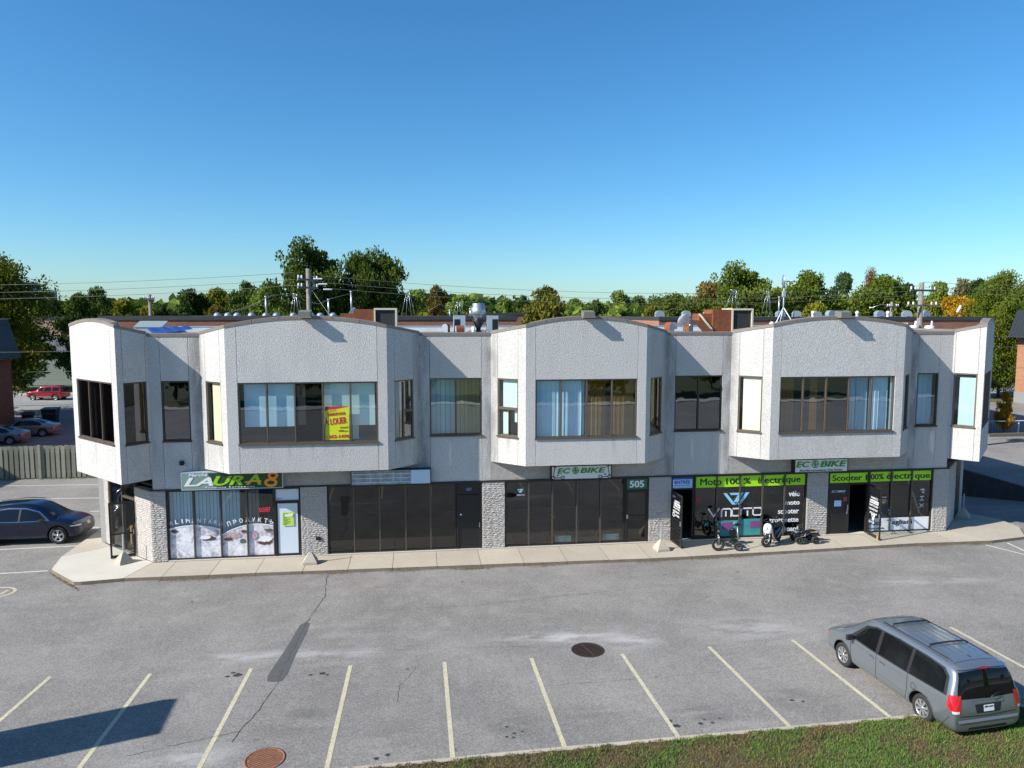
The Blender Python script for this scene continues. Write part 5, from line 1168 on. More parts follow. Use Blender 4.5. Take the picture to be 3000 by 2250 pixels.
cable('drooping pale cable between the stands behind the left bay', [(-12.5, 27, 10.2), (-10.6, 27, 11.1), (-9.0, 27, 11.3), (-8.1, 27, 10.7), (-7.2, 27, 10.5), (-6.3, 27, 10.9), (-5, 27, 11.25), (-4.2, 27, 10.2)])
cable('straight pale cable rising left of the cable stand behind the left bay', [(-14.6, 27, 9.6), (-9.2, 27, 11.2)], .014)
cable('pale cable running from the right rusty duct up to the trees and on right', [(18.4, 24, 9.9), (21.9, 25, 10.95), (22.9, 25, 10.95), (24.4, 26, 10.65), (26.5, 26, 10.5), (29.6, 27, 10.95), (31.2, 27, 11.3)], .018)
cable('pale tangled cable left of the roof fan', [(.9, 27, 10.0), (1.8, 27, 10.5), (2.6, 27, 10.2), (3.5, 27, 10.6), (4.4, 27, 10.1), (5.0, 27, 10.7), (5.6, 27, 9.9)], .02)

# railing, low wall and shrub on the right
t = thing('railing', 'galvanised pipe railing by the yellow shrub at the right', 'railing', (46.1, 25.2, -.13)); MB().tube([(-.6, 0, 1.1), (14, -.6, 1.1)], .045, 8).build('top_rail', m_galvp, t)
for x in (.4, 3.4, 6.4): MB().tube([(x, -.03*x, 0), (x, -.03*x, 1.1)], .06, 8).build('post', m_galvp, t)
for k in range(9): MB().tube([(.7+k*.25, -.05, .05), (.7+k*.25, -.05, .85)], .012, 5).build('picket', m_bmetal, t)
tag(MB().box(45.9, 62, 23.9, 24.25, -.15, .12).build('low_wall', mat('old_timber', (.13, .11, .09), .9, noise=(3, .5, (.08, .07, .06))), None), 'low dark timber edging under the railing at the right', 'wall')
# ============================================================ trees
def leafmat(name, a, b, c):
    a, b, c = [tuple(min(1, q*g) for q, g in zip(k, (1.5, 1.38, .85))) for k in (a, b, c)]; M = mat(name, a, .75, spec=.12); P = M.node_tree.nodes['Principled BSDF']
    g = nd(M, 'ShaderNodeNewGeometry'); tc = nd(M, 'ShaderNodeTexCoord')
    f = nz(M, 5, 3, tc.outputs['Object']); col = mixc(M, ramp(M, f, .38, .66), a, b)
    col = mixc(M, ramp(M, g.outputs['Random Per Island'], .0, 1, 0, .55), col, c)
    ln(M, col, P.inputs['Base Color'])
    tr = nd(M, 'ShaderNodeBsdfTranslucent'); ln(M, col, tr.inputs[0]); mx = nd(M, 'ShaderNodeMixShader'); mx.inputs[0].default_value = .28
    out = M.node_tree.nodes['Material Output']; ln(M, P.outputs[0], mx.inputs[1]); ln(M, tr.outputs[0], mx.inputs[2]); ln(M, mx.outputs[0], out.inputs[0]); return M
LM = {'dark': leafmat('leaves_dark', (.030, .058, .016), (.048, .082, .020), (.02, .04, .012)), 'mid': leafmat('leaves_mid', (.055, .095, .03), (.08, .125, .035), (.035, .06, .02)),
      'tall': leafmat('leaves_deep', (.042, .072, .016), (.075, .105, .022), (.03, .05, .012)), 'tall2': leafmat('leaves_green', (.075, .118, .018), (.115, .145, .028), (.045, .075, .015)),
      'lime': leafmat('leaves_lime', (.11, .175, .04), (.16, .21, .06), (.08, .12, .04)), 'yellow': leafmat('leaves_yellow', (.12, .15, .02), (.19, .17, .02), (.07, .10, .02)),
      'gold': leafmat('leaves_gold', (.34, .19, .015), (.16, .15, .02), (.24, .12, .015)), 'autumn': leafmat('leaves_autumn', (.13, .10, .045), (.09, .10, .03), (.17, .10, .05)),
      'brown': leafmat('leaves_brown', (.085, .085, .03), (.075, .075, .025), (.14, .085, .04)), 'olive': leafmat('leaves_olive', (.10, .115, .025), (.15, .14, .03), (.07, .08, .02)),
      'wide': leafmat('leaves_wide', (.065, .10, .018), (.10, .13, .026), (.04, .065, .014)), 'blue': leafmat('leaves_blue', (.045, .085, .05), (.06, .10, .055), (.035, .06, .04)),
      'grey': leafmat('leaves_grey', (.12, .135, .10), (.09, .11, .07), (.14, .11, .09)), 'spruce': leafmat('leaves_spruce', (.13, .065, .035), (.09, .07, .03), (.16, .075, .045)),
      'maple': leafmat('leaves_maple', (.05, .082, .014), (.20, .20, .02), (.035, .055, .01)), 'maple2': leafmat('leaves_maple2', (.07, .11, .018), (.12, .15, .025), (.05, .08, .015))}
def crown(seed, n=150, per=120, leaf=.020, prof=None, z0=.14, jag=.34, lean=0):
    """crown of unit height and unit width: leaf-sized faces in clumps along real limbs"""
    rs = np.random.RandomState(seed); C_ = []
    prof = prof or (lambda t: (math.sin(PI*min(1, (t*.92+.10))**.75))**.6)
    # limbs carry lobes of unequal size; the clumps gather round them and leave gaps between
    nl = 9 if n < 160 else 17; lobes = [(lean, 0, z0+(1-z0)*.86, .10)]
    for j in range(nl):
        t = .06+.84*(j+.5*rs.rand())/nl; R = .5*prof(t)*(1-jag*rs.rand()); a = j*2.4+rs.rand()*1.1; lobes.append((R*.68*math.cos(a)+lean*t, R*.68*math.sin(a), z0+(1-z0)*t*.94, (.13+.10*rs.rand())*(1.15-.45*t)))
    for j in range(n):
        if j < n*.16:      # some fill round the stem
            t = rs.rand()*.85; R = .5*prof(t)*.45; a = rs.rand()*6.283; C_.append((R*math.cos(a)*rs.rand()+lean*t, R*math.sin(a)*rs.rand(), z0+(1-z0)*t*.94, .07+.03*rs.rand())); continue
        L = lobes[rs.randint(len(lobes))] if j >= len(lobes)*3 else lobes[j % len(lobes)]
        d = rs.randn(3); d /= np.linalg.norm(d); d *= L[3]*(.35+.75*rs.rand()); C_.append((L[0]+d[0]*1.15, L[1]+d[1]*1.15, min(.965, max(z0*.8, L[2]+d[2]*.62)), .035+.055*rs.rand()))
    V = []; F = []; 
    for (cx, cy, cz, cr) in C_:
        m = int(per*(cr/.085)**2); d = rs.randn(m, 3); d /= np.linalg.norm(d, axis=1)[:, None]; d *= (rs.rand(m)**.45)[:, None]*cr*np.array([1.5, 1.5, .9]); c = d+np.array([cx, cy, cz])
        u = rs.randn(m, 3); u /= np.linalg.norm(u, axis=1)[:, None]; w = np.cross(u, rs.randn(m, 3)); w /= np.linalg.norm(w, axis=1)[:, None]
        s = leaf*(.6+.8*rs.rand(m))[:, None]; V.append(np.stack([c-u*s, c+w*s*.6, c+u*s, c-w*s*.6], 1))
    V = np.concatenate(V); N = len(V)
    me = bpy.data.meshes.new('crown'); me.vertices.add(4*N); me.vertices.foreach_set('co', V.ravel()); me.loops.add(4*N); me.loops.foreach_set('vertex_index', np.arange(4*N)); me.polygons.add(N); me.polygons.foreach_set('loop_start', np.arange(N)*4); me.materials.append(LM['mid']); me.update(calc_edges=True)
    q = MB(); q.tube([(0, 0, 0), (.01, 0, .25), (lean*.5, .01, .6), (lean*.9, 0, .9)], [.022, .018, .011, .004], 7)
    for (cx, cy, cz, cr) in C_[:26]:
        zb = max(.16, cz-.25*rs.rand()-.1); q.tube([(lean*zb, 0, zb), (cx*.6, cy*.6, (zb+cz)/2+.02), (cx, cy, cz)], [.008, .005, .002], 4, cap=False)
    tr = q.build('trunk', m_bark, None); tm = tr.data; bpy.data.objects.remove(tr)
    return me, tm
cone = lambda t: max(.06, (1-t)**.9)*1.0*(.9+.1*math.sin(t*60))
PR = {'round': [crown(1), crown(2), crown(3, jag=.28)], 'big': [crown(11, 260, 160, .0145, lambda t: min(1, 1.15*math.sin(PI*min(1, t*.86+.16))**.62), .12, .3), crown(12, 260, 160, .0145, lambda t: min(1, 1.1*math.sin(PI*min(1, t*.88+.13))**.7), .12, .34, .05)],
      'near': [crown(21, 420, 190, .0098, lambda t: min(1, 1.1*math.sin(PI*min(1, t*.9+.07))**.8), .2, .3), crown(22, 420, 190, .0095, lambda t: min(1, 1.1*math.sin(PI*min(1, t*.85+.2))**.55), .1, .3)],
      'spruce': [crown(31, 165, 90, .012, cone, .08, .35)], 'wide': [crown(41, 260, 130, .0135, lambda t: (1-t**2.4)**.5, .12, .2)]}
pick = {'maple': ('near', 0), 'maple2': ('near', 1), 'tall': ('big', None), 'tall2': ('big', None), 'wide': ('wide', 0), 'spruce': ('spruce', 0), 'gold': ('wide', 0), 'olive': ('round', None), 'yellow': ('round', None)}
TREES = [
(-41.0,47,16.3,12.0,'maple','big green and yellow maple at the far left behind the brick building'),
(-43.8,74,12.9,4.5,'dark','dark green tree over the red car with a bare grey trunk'),
(-50.0,95,14.4,4.5,'mid','rounded green tree at the left end of the far row'),
(-67.2,120,13.1,5.2,'dark','dark bushy tree beneath the distant tower'),
(-48.0,100,12.7,6.1,'yellow','low yellow-green tree left of the thin grey pole'),
(-37.3,80,11.3,3.9,'yellow','small orange-yellow tree just right of the thin grey pole'),
(-35.8,82,11.7,4.0,'dark','small dark tree before the grey-purple roof'),
(-37.1,100,14.3,6.5,'dark','dark green tree above the row of dome vents'),
(-34.0,105,14.6,6.4,'yellow','yellow-green tree right of the dark tree over the dome vents'),
(-28.4,100,15.9,5.8,'mid','grey-green upright tree before the left tall pair'),
(-28.8,82,11.4,4.0,'brown','dull brownish tree low behind the dome vents'),
(-21.9,88,14.9,6.7,'lime','bright green tree touching the left of the tall dark tree'),
(-13.9,72,20.2,7.7,'tall','tallest dark green tree, behind the insulator pole'),
(-7.6,74,19.3,5.0,'tall','left half of the twin-topped dark green tree'),
(-4.8,76,19.3,7.1,'tall','right half of the twin-topped dark green tree'),
(-14.5,110,16.4,5.1,'dark','dark tree filling the gap between the two tall trees'),
(0.7,150,16.0,10.5,'lime','light green tree right of the twin-topped tree'),
(3.2,88,14.6,4.2,'brown','olive brown rounded tree left of the roof fan'),
(0.3,48,10.4,2.4,'yellow','small olive bush behind the brick roof left of the roof fan'),
(12.8,170,15.3,10.5,'lime','far light green tree behind the roof fan'),
(17.8,120,13.4,5.1,'lime','pale green tree right of the roof fan'),
(23.2,130,14.4,6.0,'mid','round green tree left of the olive tree'),
(13.9,48,13.1,5.0,'olive','olive green tree standing between the two brick buildings'),
(38.8,150,13.9,6.8,'lime','low far green tree right of the olive tree'),
(34.0,110,13.1,5.3,'mid','dull green tree above the far brick block'),
(43.0,125,15.2,6.1,'lime','rounded bright green tree above the far brick block'),
(51.6,140,14.4,5.4,'mid','far green tree left of the wide dark tree'),
(35.1,69,13.4,7.0,'wide','wide dark green tree left of the orange-tinged one'),
(25.6,48,11.0,3.5,'olive','olive shrubby tree at the left foot of the wide dark tree'),
(48.9,90,15.6,6.6,'autumn','orange-tinged tree behind the wide dark tree'),
(44.8,69,17.4,7.4,'tall2','tall green tree above the right rusty duct'),
(33.2,48,11.2,4.0,'olive','green and gold tree low behind the satellite dish'),
(61.8,92,14.7,5.6,'olive','olive tree with yellow patches left of the white mast'),
(54.6,70,16.8,7.2,'tall2','tall green tree behind the white mast'),
(44.2,48,11.4,4.6,'yellow','golden low tree behind the right floodlight'),
(91.2,120,19.1,5.7,'blue','round bluish green tree between the two tall right trees'),
(73.9,84,18.2,3.5,'spruce','reddish brown spruce rising behind a green tree'),
(65.3,69,16.2,8.2,'tall2','broad green tree in front of the brown spruce'),
(83.3,88,15.4,4.9,'dark','very dark tree left of the transformer pole'),
(57.9,48,11.9,4.5,'yellow','yellow-green tree directly behind the transformer pole'),
(77.2,69,13.2,7.7,'gold','orange-gold tree right of the transformer pole'),
(98.4,100,16.3,5.2,'lime','pale yellow-green tree above the golden tree'),
(99.9,96,17.0,5.8,'grey','grey-green tree with thin foliage above the golden tree'),
(93.6,84,16.1,5.8,'dark','dark green tree between the golden tree and the right border tree'),
(69.0,50.2,15.6,8.2,'maple2','large green tree at the right border behind the orange building'),
(-49.5,71,9.5,6.5,'dark','low dark tree behind the red car at the left gap'),
(-53.5,72.5,11,5.5,'mid','mid green tree left of the dark one across the left street'),

]
r = random.Random(4)
for k, (x, y, h, w, kd, lab) in enumerate(TREES):
    fam, ix = pick.get(kd, ('round', None)); L_ = PR[fam]; me, tm = L_[ix if ix is not None else k % len(L_)]
    t = thing('tree', lab, 'tree', (x, y, -.13), r.uniform(0, 6.28) if fam != 'near' else .3, 'trees behind the shops')
    for nm, dat in (('crown', me), ('trunk', tm)):
        o = bpy.data.objects.new(nm, dat); COL.objects.link(o); o.parent = t; o.scale = (w*(1.12 if fam == 'near' else 1.55), w*(1.12 if fam == 'near' else 1.55), h)
        if nm == 'crown': o.material_slots[0].link = 'OBJECT'; o.material_slots[0].material = LM[kd]
        elif nm == 'trunk': o.scale = (h*.75, h*.75, h) if w > h*.75 else (w, w, h)
# trees across the street in front, visible as reflections
for k, (x, y, h, w, kd) in enumerate(((-14, -64, 13, 10, 'yellow'), (0, -60, 14, 11, 'olive'), (12, -66, 12, 10, 'gold'), (25, -60, 13, 11, 'tall2'), (38, -62, 12, 10, 'yellow'), (-28, -60, 13, 10, 'dark'))):
    t = thing('tree', f'{ORD[k]} tree from the left of the row across the front street, mirrored in the windows', 'tree', (x, y, -.13), k*1.1, 'trees across the front street'); me, tm = PR['round'][k % 3]
    for nm, dat in (('crown', me), ('trunk', tm)):
        o = bpy.data.objects.new(nm, dat); COL.objects.link(o); o.parent = t; o.scale = (w, w, h)
        if nm == 'crown': o.material_slots[0].link = 'OBJECT'; o.material_slots[0].material = LM[kd]
# the far wood: one mass of leaf clumps on the horizon
def wood():
    rs = np.random.RandomState(8); V = []; mi = []
    def band(n, y0, y1, hmin, hmax, xs, m0):
        for _ in range(n):
            y = y0+(y1-y0)*rs.rand(); x = (rs.rand()*2-1)*y*xs+y*.13; h = hmin+(hmax-hmin)*rs.rand()**1.3; w = h*(.35+.25*rs.rand()); m = 150
            d = rs.randn(m, 3); d /= np.linalg.norm(d, axis=1)[:, None]; d *= (.75+.3*rs.rand(m))[:, None]*np.array([w, w, h*.5]); c = d+np.array([x, y, h*.52])
            u = rs.randn(m, 3); u /= np.linalg.norm(u, axis=1)[:, None]; q = np.cross(u, rs.randn(m, 3)); q /= np.linalg.norm(q, axis=1)[:, None]; s = (h*.085)*(.6+.8*rs.rand(m))[:, None]
            V.append(np.stack([c-u*s, c+q*s*.8, c+u*s, c-q*s*.8], 1)); mi.append(np.full(m, m0[rs.randint(len(m0))]))
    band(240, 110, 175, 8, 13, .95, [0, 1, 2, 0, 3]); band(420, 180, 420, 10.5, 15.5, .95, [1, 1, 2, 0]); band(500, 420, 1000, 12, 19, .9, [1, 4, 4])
    V = np.concatenate(V); mi = np.concatenate(mi); N = len(V)
    me = bpy.data.meshes.new('far_wood'); me.vertices.add(4*N); me.vertices.foreach_set('co', V.ravel()); me.loops.add(4*N); me.loops.foreach_set('vertex_index', np.arange(4*N)); me.polygons.add(N); me.polygons.foreach_set('loop_start', np.arange(N)*4)
    for q in (LM['mid'], LM['lime'], LM['dark'], LM['yellow'], leafmat('leaves_far_hazed', (.15, .20, .11), (.19, .23, .12), (.13, .17, .12))): me.materials.append(q)  # farthest clumps get paler leaves, with haze put into the colour
    me.polygons.foreach_set('material_index', mi.astype(np.int32)); me.update(calc_edges=True)
    o = bpy.data.objects.new('far_wood', me); COL.objects.link(o); o['kind'] = 'stuff'
wood()
# narrow golden shrub by the railing
me, tm = PR['round'][2]; t = thing('shrub', 'narrow golden-leaved shrub growing by the railing at the right', 'shrub', (48.4, 25.4, -.13))
for nm, dat in (('crown', me), ('stem', tm)):
    o = bpy.data.objects.new(nm, dat); COL.objects.link(o); o.parent = t; o.scale = (1.6, 1.6, 3.6)
    if nm == 'crown': o.material_slots[0].link = 'OBJECT'; o.material_slots[0].material = LM['gold']
# ============================================================ vehicles
def paint(name, c, met=.7, rough=.32, dust=.25):
    M = mat(name, c, rough, met, coat=.8, noise=[(2.5, dust, tuple(min(1, x*.7+.06) for x in c)), (40, .2, tuple(min(1, x*1.3) for x in c))]); return M
m_vglass = mat('car_glass', (.006, .007, .008), .06, spec=.35); m_trim = mat('black_trim', (.018, .018, .02), .5); m_seam = mat('panel_gap', (.008, .008, .009), .8)
m_tail = mat('tail_lamp_red', (.55, .008, .015), .12, coat=1); m_clear = mat('clear_lamp', (.62, .6, .6), .15, coat=1); m_plate = mat('plate_white', (.72, .74, .76), .4); m_amber = mat('amber_lamp', (.75, .18, .02), .2)
def fixn(me):
    bm = bmesh.new(); bm.from_mesh(me); bmesh.ops.recalc_face_normals(bm, faces=bm.faces[:]); bm.to_mesh(me); bm.free()
def make_body(st, paintm, axles, R, parent, W):
    vs = []; n = 0; ring = []
    for (x, zb, zbelt, zt, wb, wbelt, wt) in st:
        h = [(0, zb), (wb*.72, zb), (wb, zb+.05), (max(wb, wbelt)*1.0, (zb+.05)*.55+zbelt*.45), (wbelt, zbelt-.02), (wbelt*.985, zbelt+.04 if zt-zbelt > .2 else zbelt+(zt-zbelt)*.4), (wt+(wbelt-wt)*.12, zt-min(.16, (zt-zbelt)*.45)), (wt*.93, zt-.012), (wt*.5, zt+.012), (0, zt+.018)]
        full = [(y, z) for y, z in h]+[(-y, z) for y, z in h[-2:0:-1]]
        ring.append([len(vs)+i for i in range(len(full))]); vs += [(x, y, z) for y, z in full]; n = len(full)
    F = []
    for a, b in zip(ring[:-1], ring[1:]): F += [(a[i], b[i], b[(i+1) % n], a[(i+1) % n]) for i in range(n)]
    for rg, flip in ((ring[0], False), (ring[-1], True)):
        # quad strip across the end, pairing left and right
        for i in range(n//2):
            f = (rg[i], rg[i+1], rg[(n-i-1) % n], rg[(n-i) % n]) if i else None
            if i == 0: f = (rg[0], rg[1], rg[n-1])
            f = tuple(dict.fromkeys(f)); F.append(f if not flip else f[::-1])
    me = bpy.data.meshes.new('b'); me.from_pydata(vs, [], F); fixn(me); o = bpy.data.objects.new('b', me); COL.objects.link(o)
    md = o.modifiers.new('s', 'SUBSURF'); md.levels = md.render_levels = 2
    bpy.context.view_layer.update(); dg = bpy.context.evaluated_depsgraph_get(); ev = o.evaluated_get(dg); full = bpy.data.meshes.new_from_object(ev)
    bvh = BVHTree.FromPolygons([v.co.copy() for v in full.vertices], [tuple(p.vertices) for p in full.polygons])
    q = MB()
    for ax in axles:
        for s in (1, -1): q.tube([(ax, s*(W/2+.1), R+.01), (ax, s*(W/2-.27), R+.01)], R+.065, 28)
    cut = q.build('cut', m_trim); fixn(cut.data); bm = o.modifiers.new('b', 'BOOLEAN'); bm.operation = 'DIFFERENCE'; bm.object = cut; bm.solver = 'EXACT'
    bpy.context.view_layer.update(); dg = bpy.context.evaluated_depsgraph_get(); me2 = bpy.data.meshes.new_from_object(o.evaluated_get(dg))
    bpy.data.objects.remove(o); bpy.data.objects.remove(cut)
    me2.materials.clear(); me2.materials.append(paintm); me2.materials.append(m_trim)
    for p in me2.polygons:
        c = p.center; p.use_smooth = True; p.material_index = 0
        if any(math.hypot(c.x-ax, c.z-R-.01) < R+.064 and abs(c.y) < W/2 for ax in axles) : p.material_index = 1; p.use_smooth = False
        elif c.z < .26 and p.normal.z < -.3: p.material_index = 1
    me2.name = 'body'; b = bpy.data.objects.new('body', me2); COL.objects.link(b); b.parent = parent
    return b, bvh
def patch(bvh, poly, frame, name, mt, parent, off=.004, step=.07, thick=0.):
    o, u, v, d = [Vector(k) for k in frame]; d.normalize(); bm = bmesh.new()
    f = bm.faces.new([bm.verts.new((a, b, 0)) for a, b in poly]); bmesh.ops.triangulate(bm, faces=[f]); 
    for ax in (0, 1):
        lo = min(p[ax] for p in poly); hi = max(p[ax] for p in poly); k = lo+step
        while k < hi-1e-4:
            co = [0, 0, 0]; no = [0, 0, 0]; co[ax] = k; no[ax] = 1
            bmesh.ops.bisect_plane(bm, geom=bm.verts[:]+bm.edges[:]+bm.faces[:], plane_co=co, plane_no=no); k += step
    bad = []
    for w in bm.verts:
        p = o+u*w.co.x+v*w.co.y; h = bvh.ray_cast(p, d)
        if h[0] is None: bad.append(w); continue
        nn = h[1] if h[1].dot(d) < 0 else -h[1]; w.co = h[0]+nn*off
    bmesh.ops.delete(bm, geom=bad, context='VERTS')
    me = bpy.data.meshes.new(name)
    for f in bm.faces: f.smooth = True
    bm.to_mesh(me); bm.free(); me.materials.append(mt); ob = bpy.data.objects.new(name, me); COL.objects.link(ob); ob.parent = parent; return ob
def side(s): return ((0, s*3, 0), (1, 0, 0), (0, 0, 1), (0, -s, 0))
REAR = ((-5, 0, 0), (0, 1, 0), (0, 0, 1), (1, 0, 0)); FRONT = ((5, 0, 0), (0, 1, 0), (0, 0, 1), (-1, 0, 0)); TOP = ((0, 0, 4), (1, 0, 0), (0, 1, 0), (0, 0, -1))
def strip(pts, w):
    L = []; Rr = []
    for i, p in enumerate(pts):
        a = Vector(pts[max(0, i-1)]); b = Vector(pts[min(len(pts)-1, i+1)]); d = (b-a).normalized(); n = Vector((-d.y, d.x))*w/2; L.append(tuple(Vector(p)+n)); Rr.append(tuple(Vector(p)-n))
    return L+Rr[::-1]
def add_wheels(t, axles, R, W, wid=.2, spokes=7, rimm=None, dbl=True):
    rimm = rimm or m_silver; first = None
    for ax in axles:
        for s in (1, -1):
            w = bpy.data.objects.new('wheel', None); COL.objects.link(w); w.parent = t; w.location = (ax, s*(W/2-.03-wid/2), R); w.rotation_euler = (rnd.uniform(0, 1)*0, rnd.uniform(0, 6), 0)
            if s < 0: w.rotation_euler = (0, 0, PI)
            h = wid/2; r1 = R*.66
            if first is None:
                ty = MB().lathe([(r1, -h), (R*.93, -h*1.02), (R*.99, -h*.75), (R, 0), (R*.99, h*.75), (R*.93, h*1.02), (R*.78, h*1.05), (r1, h*.98), (r1, -h)], 32, ax='y').build('tyre', m_rubber, w)
                q = MB().lathe([(r1, h*.9), (r1*.93, h*.72), (r1*.9, h*.2), (0, h*.1)], 28, ax='y', mi=1)
                q.lathe([(r1*1.0, h*.95), (r1*.9, h*.98), (r1*.88, h*.8)], 28, ax='y'); q.lathe([(0, h*1.0), (r1*.2, h*.98), (r1*.24, h*.6)], 16, ax='y')
                for k in range(spokes):
                    for e in ((-.11, .11) if dbl else (0,)):
                        M0 = q.M; q.M = Matrix.Rotation(2*PI*k/spokes+e, 4, 'Y'); ww = R*.045 if dbl else R*.1
                        q.add([(-ww*.8, h*.6, r1*.15), (ww*.8, h*.6, r1*.15), (ww*1.3, h*.6, r1*.9), (-ww*1.3, h*.6, r1*.9), (-ww*.8, h*.95, r1*.15), (ww*.8, h*.95, r1*.15), (ww*1.3, h*.9, r1*.9), (-ww*1.3, h*.9, r1*.9)],
                              [(4, 5, 6, 7), (0, 4, 7, 3), (5, 1, 2, 6)]); q.M = M0
                ri = q.build('rim', [rimm, m_trim], w); first = (ty, ri)
            else:
                for z in first: o = z.copy(); COL.objects.link(o); o.parent = w
# ---------------- grey minivan
m_van = paint('grey_blue_paint', (.27, .298, .325), .7, .30, .15)
V = thing('minivan', 'grey-blue minivan with roof bars parked with its tail over the lawn at the lower right', 'van', (12.91, -12.68, -.13), math.radians(95.6))
V.scale = (.955, .97, .97)
vst = [(-2.60, .34, .56, .70, .84, .90, .86), (-2.585, .26, .62, .82, .90, .94, .88), (-2.53, .22, .84, 1.08, .95, .975, .88), (-2.47, .21, 1.02, 1.36, .965, .985, .84), (-2.38, .20, 1.04, 1.66, .97, .99, .79), (-2.22, .20, 1.04, 1.76, .975, .995, .78), (-1.9, .20, 1.03, 1.785, .975, .995, .78),
       (-1.5, .20, 1.02, 1.80, .98, 1.0, .78), (-.5, .20, 1.0, 1.815, .98, 1.0, .785), (.35, .20, .99, 1.80, .98, 1.0, .785), (.72, .20, .985, 1.74, .975, .995, .77), (1.1, .20, .98, 1.50, .97, .99, .75), (1.45, .20, .97, 1.25, .965, .985, .79),
       (1.68, .20, .95, 1.10, .96, .975, .85), (2.05, .20, .88, 1.0, .95, .95, .83), (2.32, .22, .76, .88, .90, .90, .76), (2.46, .27, .62, .72, .82, .82, .66), (2.53, .34, .46, .52, .68, .70, .5)]
AX = (1.54, -1.54); RW = .345
vb, bv = make_body(vst, m_van, AX, RW, V, 1.95)
for s in (1, -1):
    dlo = [(1.30, 1.04), (.75, 1.54), (.35, 1.655), (-.5, 1.69), (-1.5, 1.68), (-2.05, 1.64), (-2.24, 1.50), (-2.32, 1.08), (-1.0, 1.035), (.3, 1.02)]
    patch(bv, dlo, side(s), 'window_surround', m_trim, V, .003)
    for nm, pl in (('front_window', [(.16, 1.05), (1.1, 1.07), (.68, 1.50), (.32, 1.62), (.16, 1.63)]), ('sliding_window', [(-1.0, 1.065), (.04, 1.055), (.04, 1.645), (-.5, 1.66), (-1.0, 1.655)]), ('rear_window', [(-2.22, 1.10), (-1.1, 1.07), (-1.1, 1.655), (-1.6, 1.64), (-2.0, 1.60), (-2.17, 1.48)])):
        patch(bv, pl, side(s), nm, m_vglass if nm != 'front_window' else m_vglass, V, .008)
    for pts in ([(.10, .24), (.10, 1.03), (.10, 1.64)], [(1.12, .30), (1.17, .8), (1.2, 1.0)], [(-1.06, .62), (-1.06, 1.04), (-1.05, 1.64)], [(-1.06, .64), (-1.02, .45), (-.93, .24)], [(-.93, .235), (1.1, .235)]): patch(bv, strip(pts, .014), side(s), 'panel_gap', m_seam, V, .0035)
    patch(bv, strip([(-.95, .49), (.07, .49)], .025), side(s), 'side_moulding', m_van, V, .014); patch(bv, strip([(.13, .49), (1.08, .47)], .025), side(s), 'side_moulding', m_van, V, .014)
    patch(bv, strip([(-1.1, .93), (-.4, .90), (.5, .90), (1.2, .92)], .012), side(s), 'crease', m_van, V, .012)
    for x in (.28, -.13):
        h = MB(); h.M = Matrix.Translation((x, s*.995, .86)); h.box(-.10, .10, -.02, .03, -.018, .018); h.build('door_handle', m_van, V)
        patch(bv, ngonarc(x, .86, .10, .035, 0, 360, 12)[:-1], side(s), 'handle_recess', m_trim, V, .003)
    if s > 0: patch(bv, strip(ngonarc(-1.28, .80, .08, .085, 0, 360, 16), .012), side(s), 'fuel_flap', m_seam, V, .004)
    patch(bv, strip([(-2.2, .30), (-2.45, .62)], .012), side(s), 'panel_gap', m_seam, V, .0035)
    dg_ = Vector((1, -s*1.1, 0)).normalized(); uu = Vector((dg_.y, -dg_.x, 0))*(1)
    fr_ = (Vector((-2.45, s*.87, 0))-dg_*2, (-s*uu.x if False else uu.x, uu.y, 0), (0, 0, 1), tuple(dg_))
    if s > 0: pl = [(-.14, .86), (-.11, 1.14), (.13, 1.14), (.15, .74), (.05, .72)]
    else: pl = [(.14, .86), (.11, 1.14), (-.13, 1.14), (-.15, .74), (-.05, .72)]
    patch(bv, pl, fr_, 'tail_lamp', m_tail, V, .012, .04); patch(bv, [(p[0]*.75+s*.02, .735+.055*(i > 1)) for i, p in enumerate(((-.02, 0), (.14, 0), (.14, 1), (-.05, 1)))] if s > 0 else [(-.0, .735), (-.12, .735), (-.12, .79), (.02, .79)], fr_, 'reverse_lamp', m_clear, V, .018, .04)
    # mirror
    q = MB().cbox((1.05, s*1.12, 1.10), (.10, .20, .15)).cbox((1.07, s*1.0, 1.05), (.06, .14, .04)); mo = q.build('side_mirror', m_trim, V); md = mo.modifiers.new('b', 'BEVEL'); md.width = .03; md.segments = 3
    fr2 = ((5, s*.72, 0), (0, 1, 0), (0, 0, 1), (-1, 0, 0)); patch(bv, [(-.16, .66), (.14, .70), (.16, .84), (-.14, .80)], fr2, 'headlight', m_clear, V, .008, .05)
    patch(bv, [(2.28, .68), (2.42, .66), (2.4, .76), (2.28, .8)], side(s), 'side_marker', m_amber, V, .008, .04)
    MB().tube([(.35, s*.60, 1.775), (.2, s*.61, 1.80), (-1.9, s*.59, 1.785), (-2.05, s*.585, 1.75)], .018, 8).build('roof_rail', m_trim, V)
patch(bv, [(-.84, 1.06), (0, 1.03), (.84, 1.06), (.80, 1.3), (.70, 1.63), (0, 1.67), (-.70, 1.63), (-.80, 1.3)], REAR, 'rear_glass', m_vglass, V, .008)
patch(bv, strip([(-.70, 1.685), (0, 1.715), (.70, 1.685)], .05), REAR, 'spoiler_lip', m_van, V, .035); patch(bv, strip([(-.2, 1.675), (.2, 1.675)], .018), REAR, 'brake_light', m_tail, V, .012)
patch(bv, [(-.34, .70), (.34, .70), (.38, .90), (-.38, .90)], REAR, 'plate_recess', m_trim, V, .003)
patch(bv, strip([(-.42, .955), (.42, .955)], .055), REAR, 'chrome_strip', m_van, V, .02)
p_ = patch(bv, [(-.15, .73), (.15, .73), (.15, .88), (-.15, .88)], REAR, 'licence_plate', m_plate, V, .016)
Mt = Matrix.Translation((-2.60, 0, 0)) @ Matrix.Rotation(-PI/2, 4, 'Z')
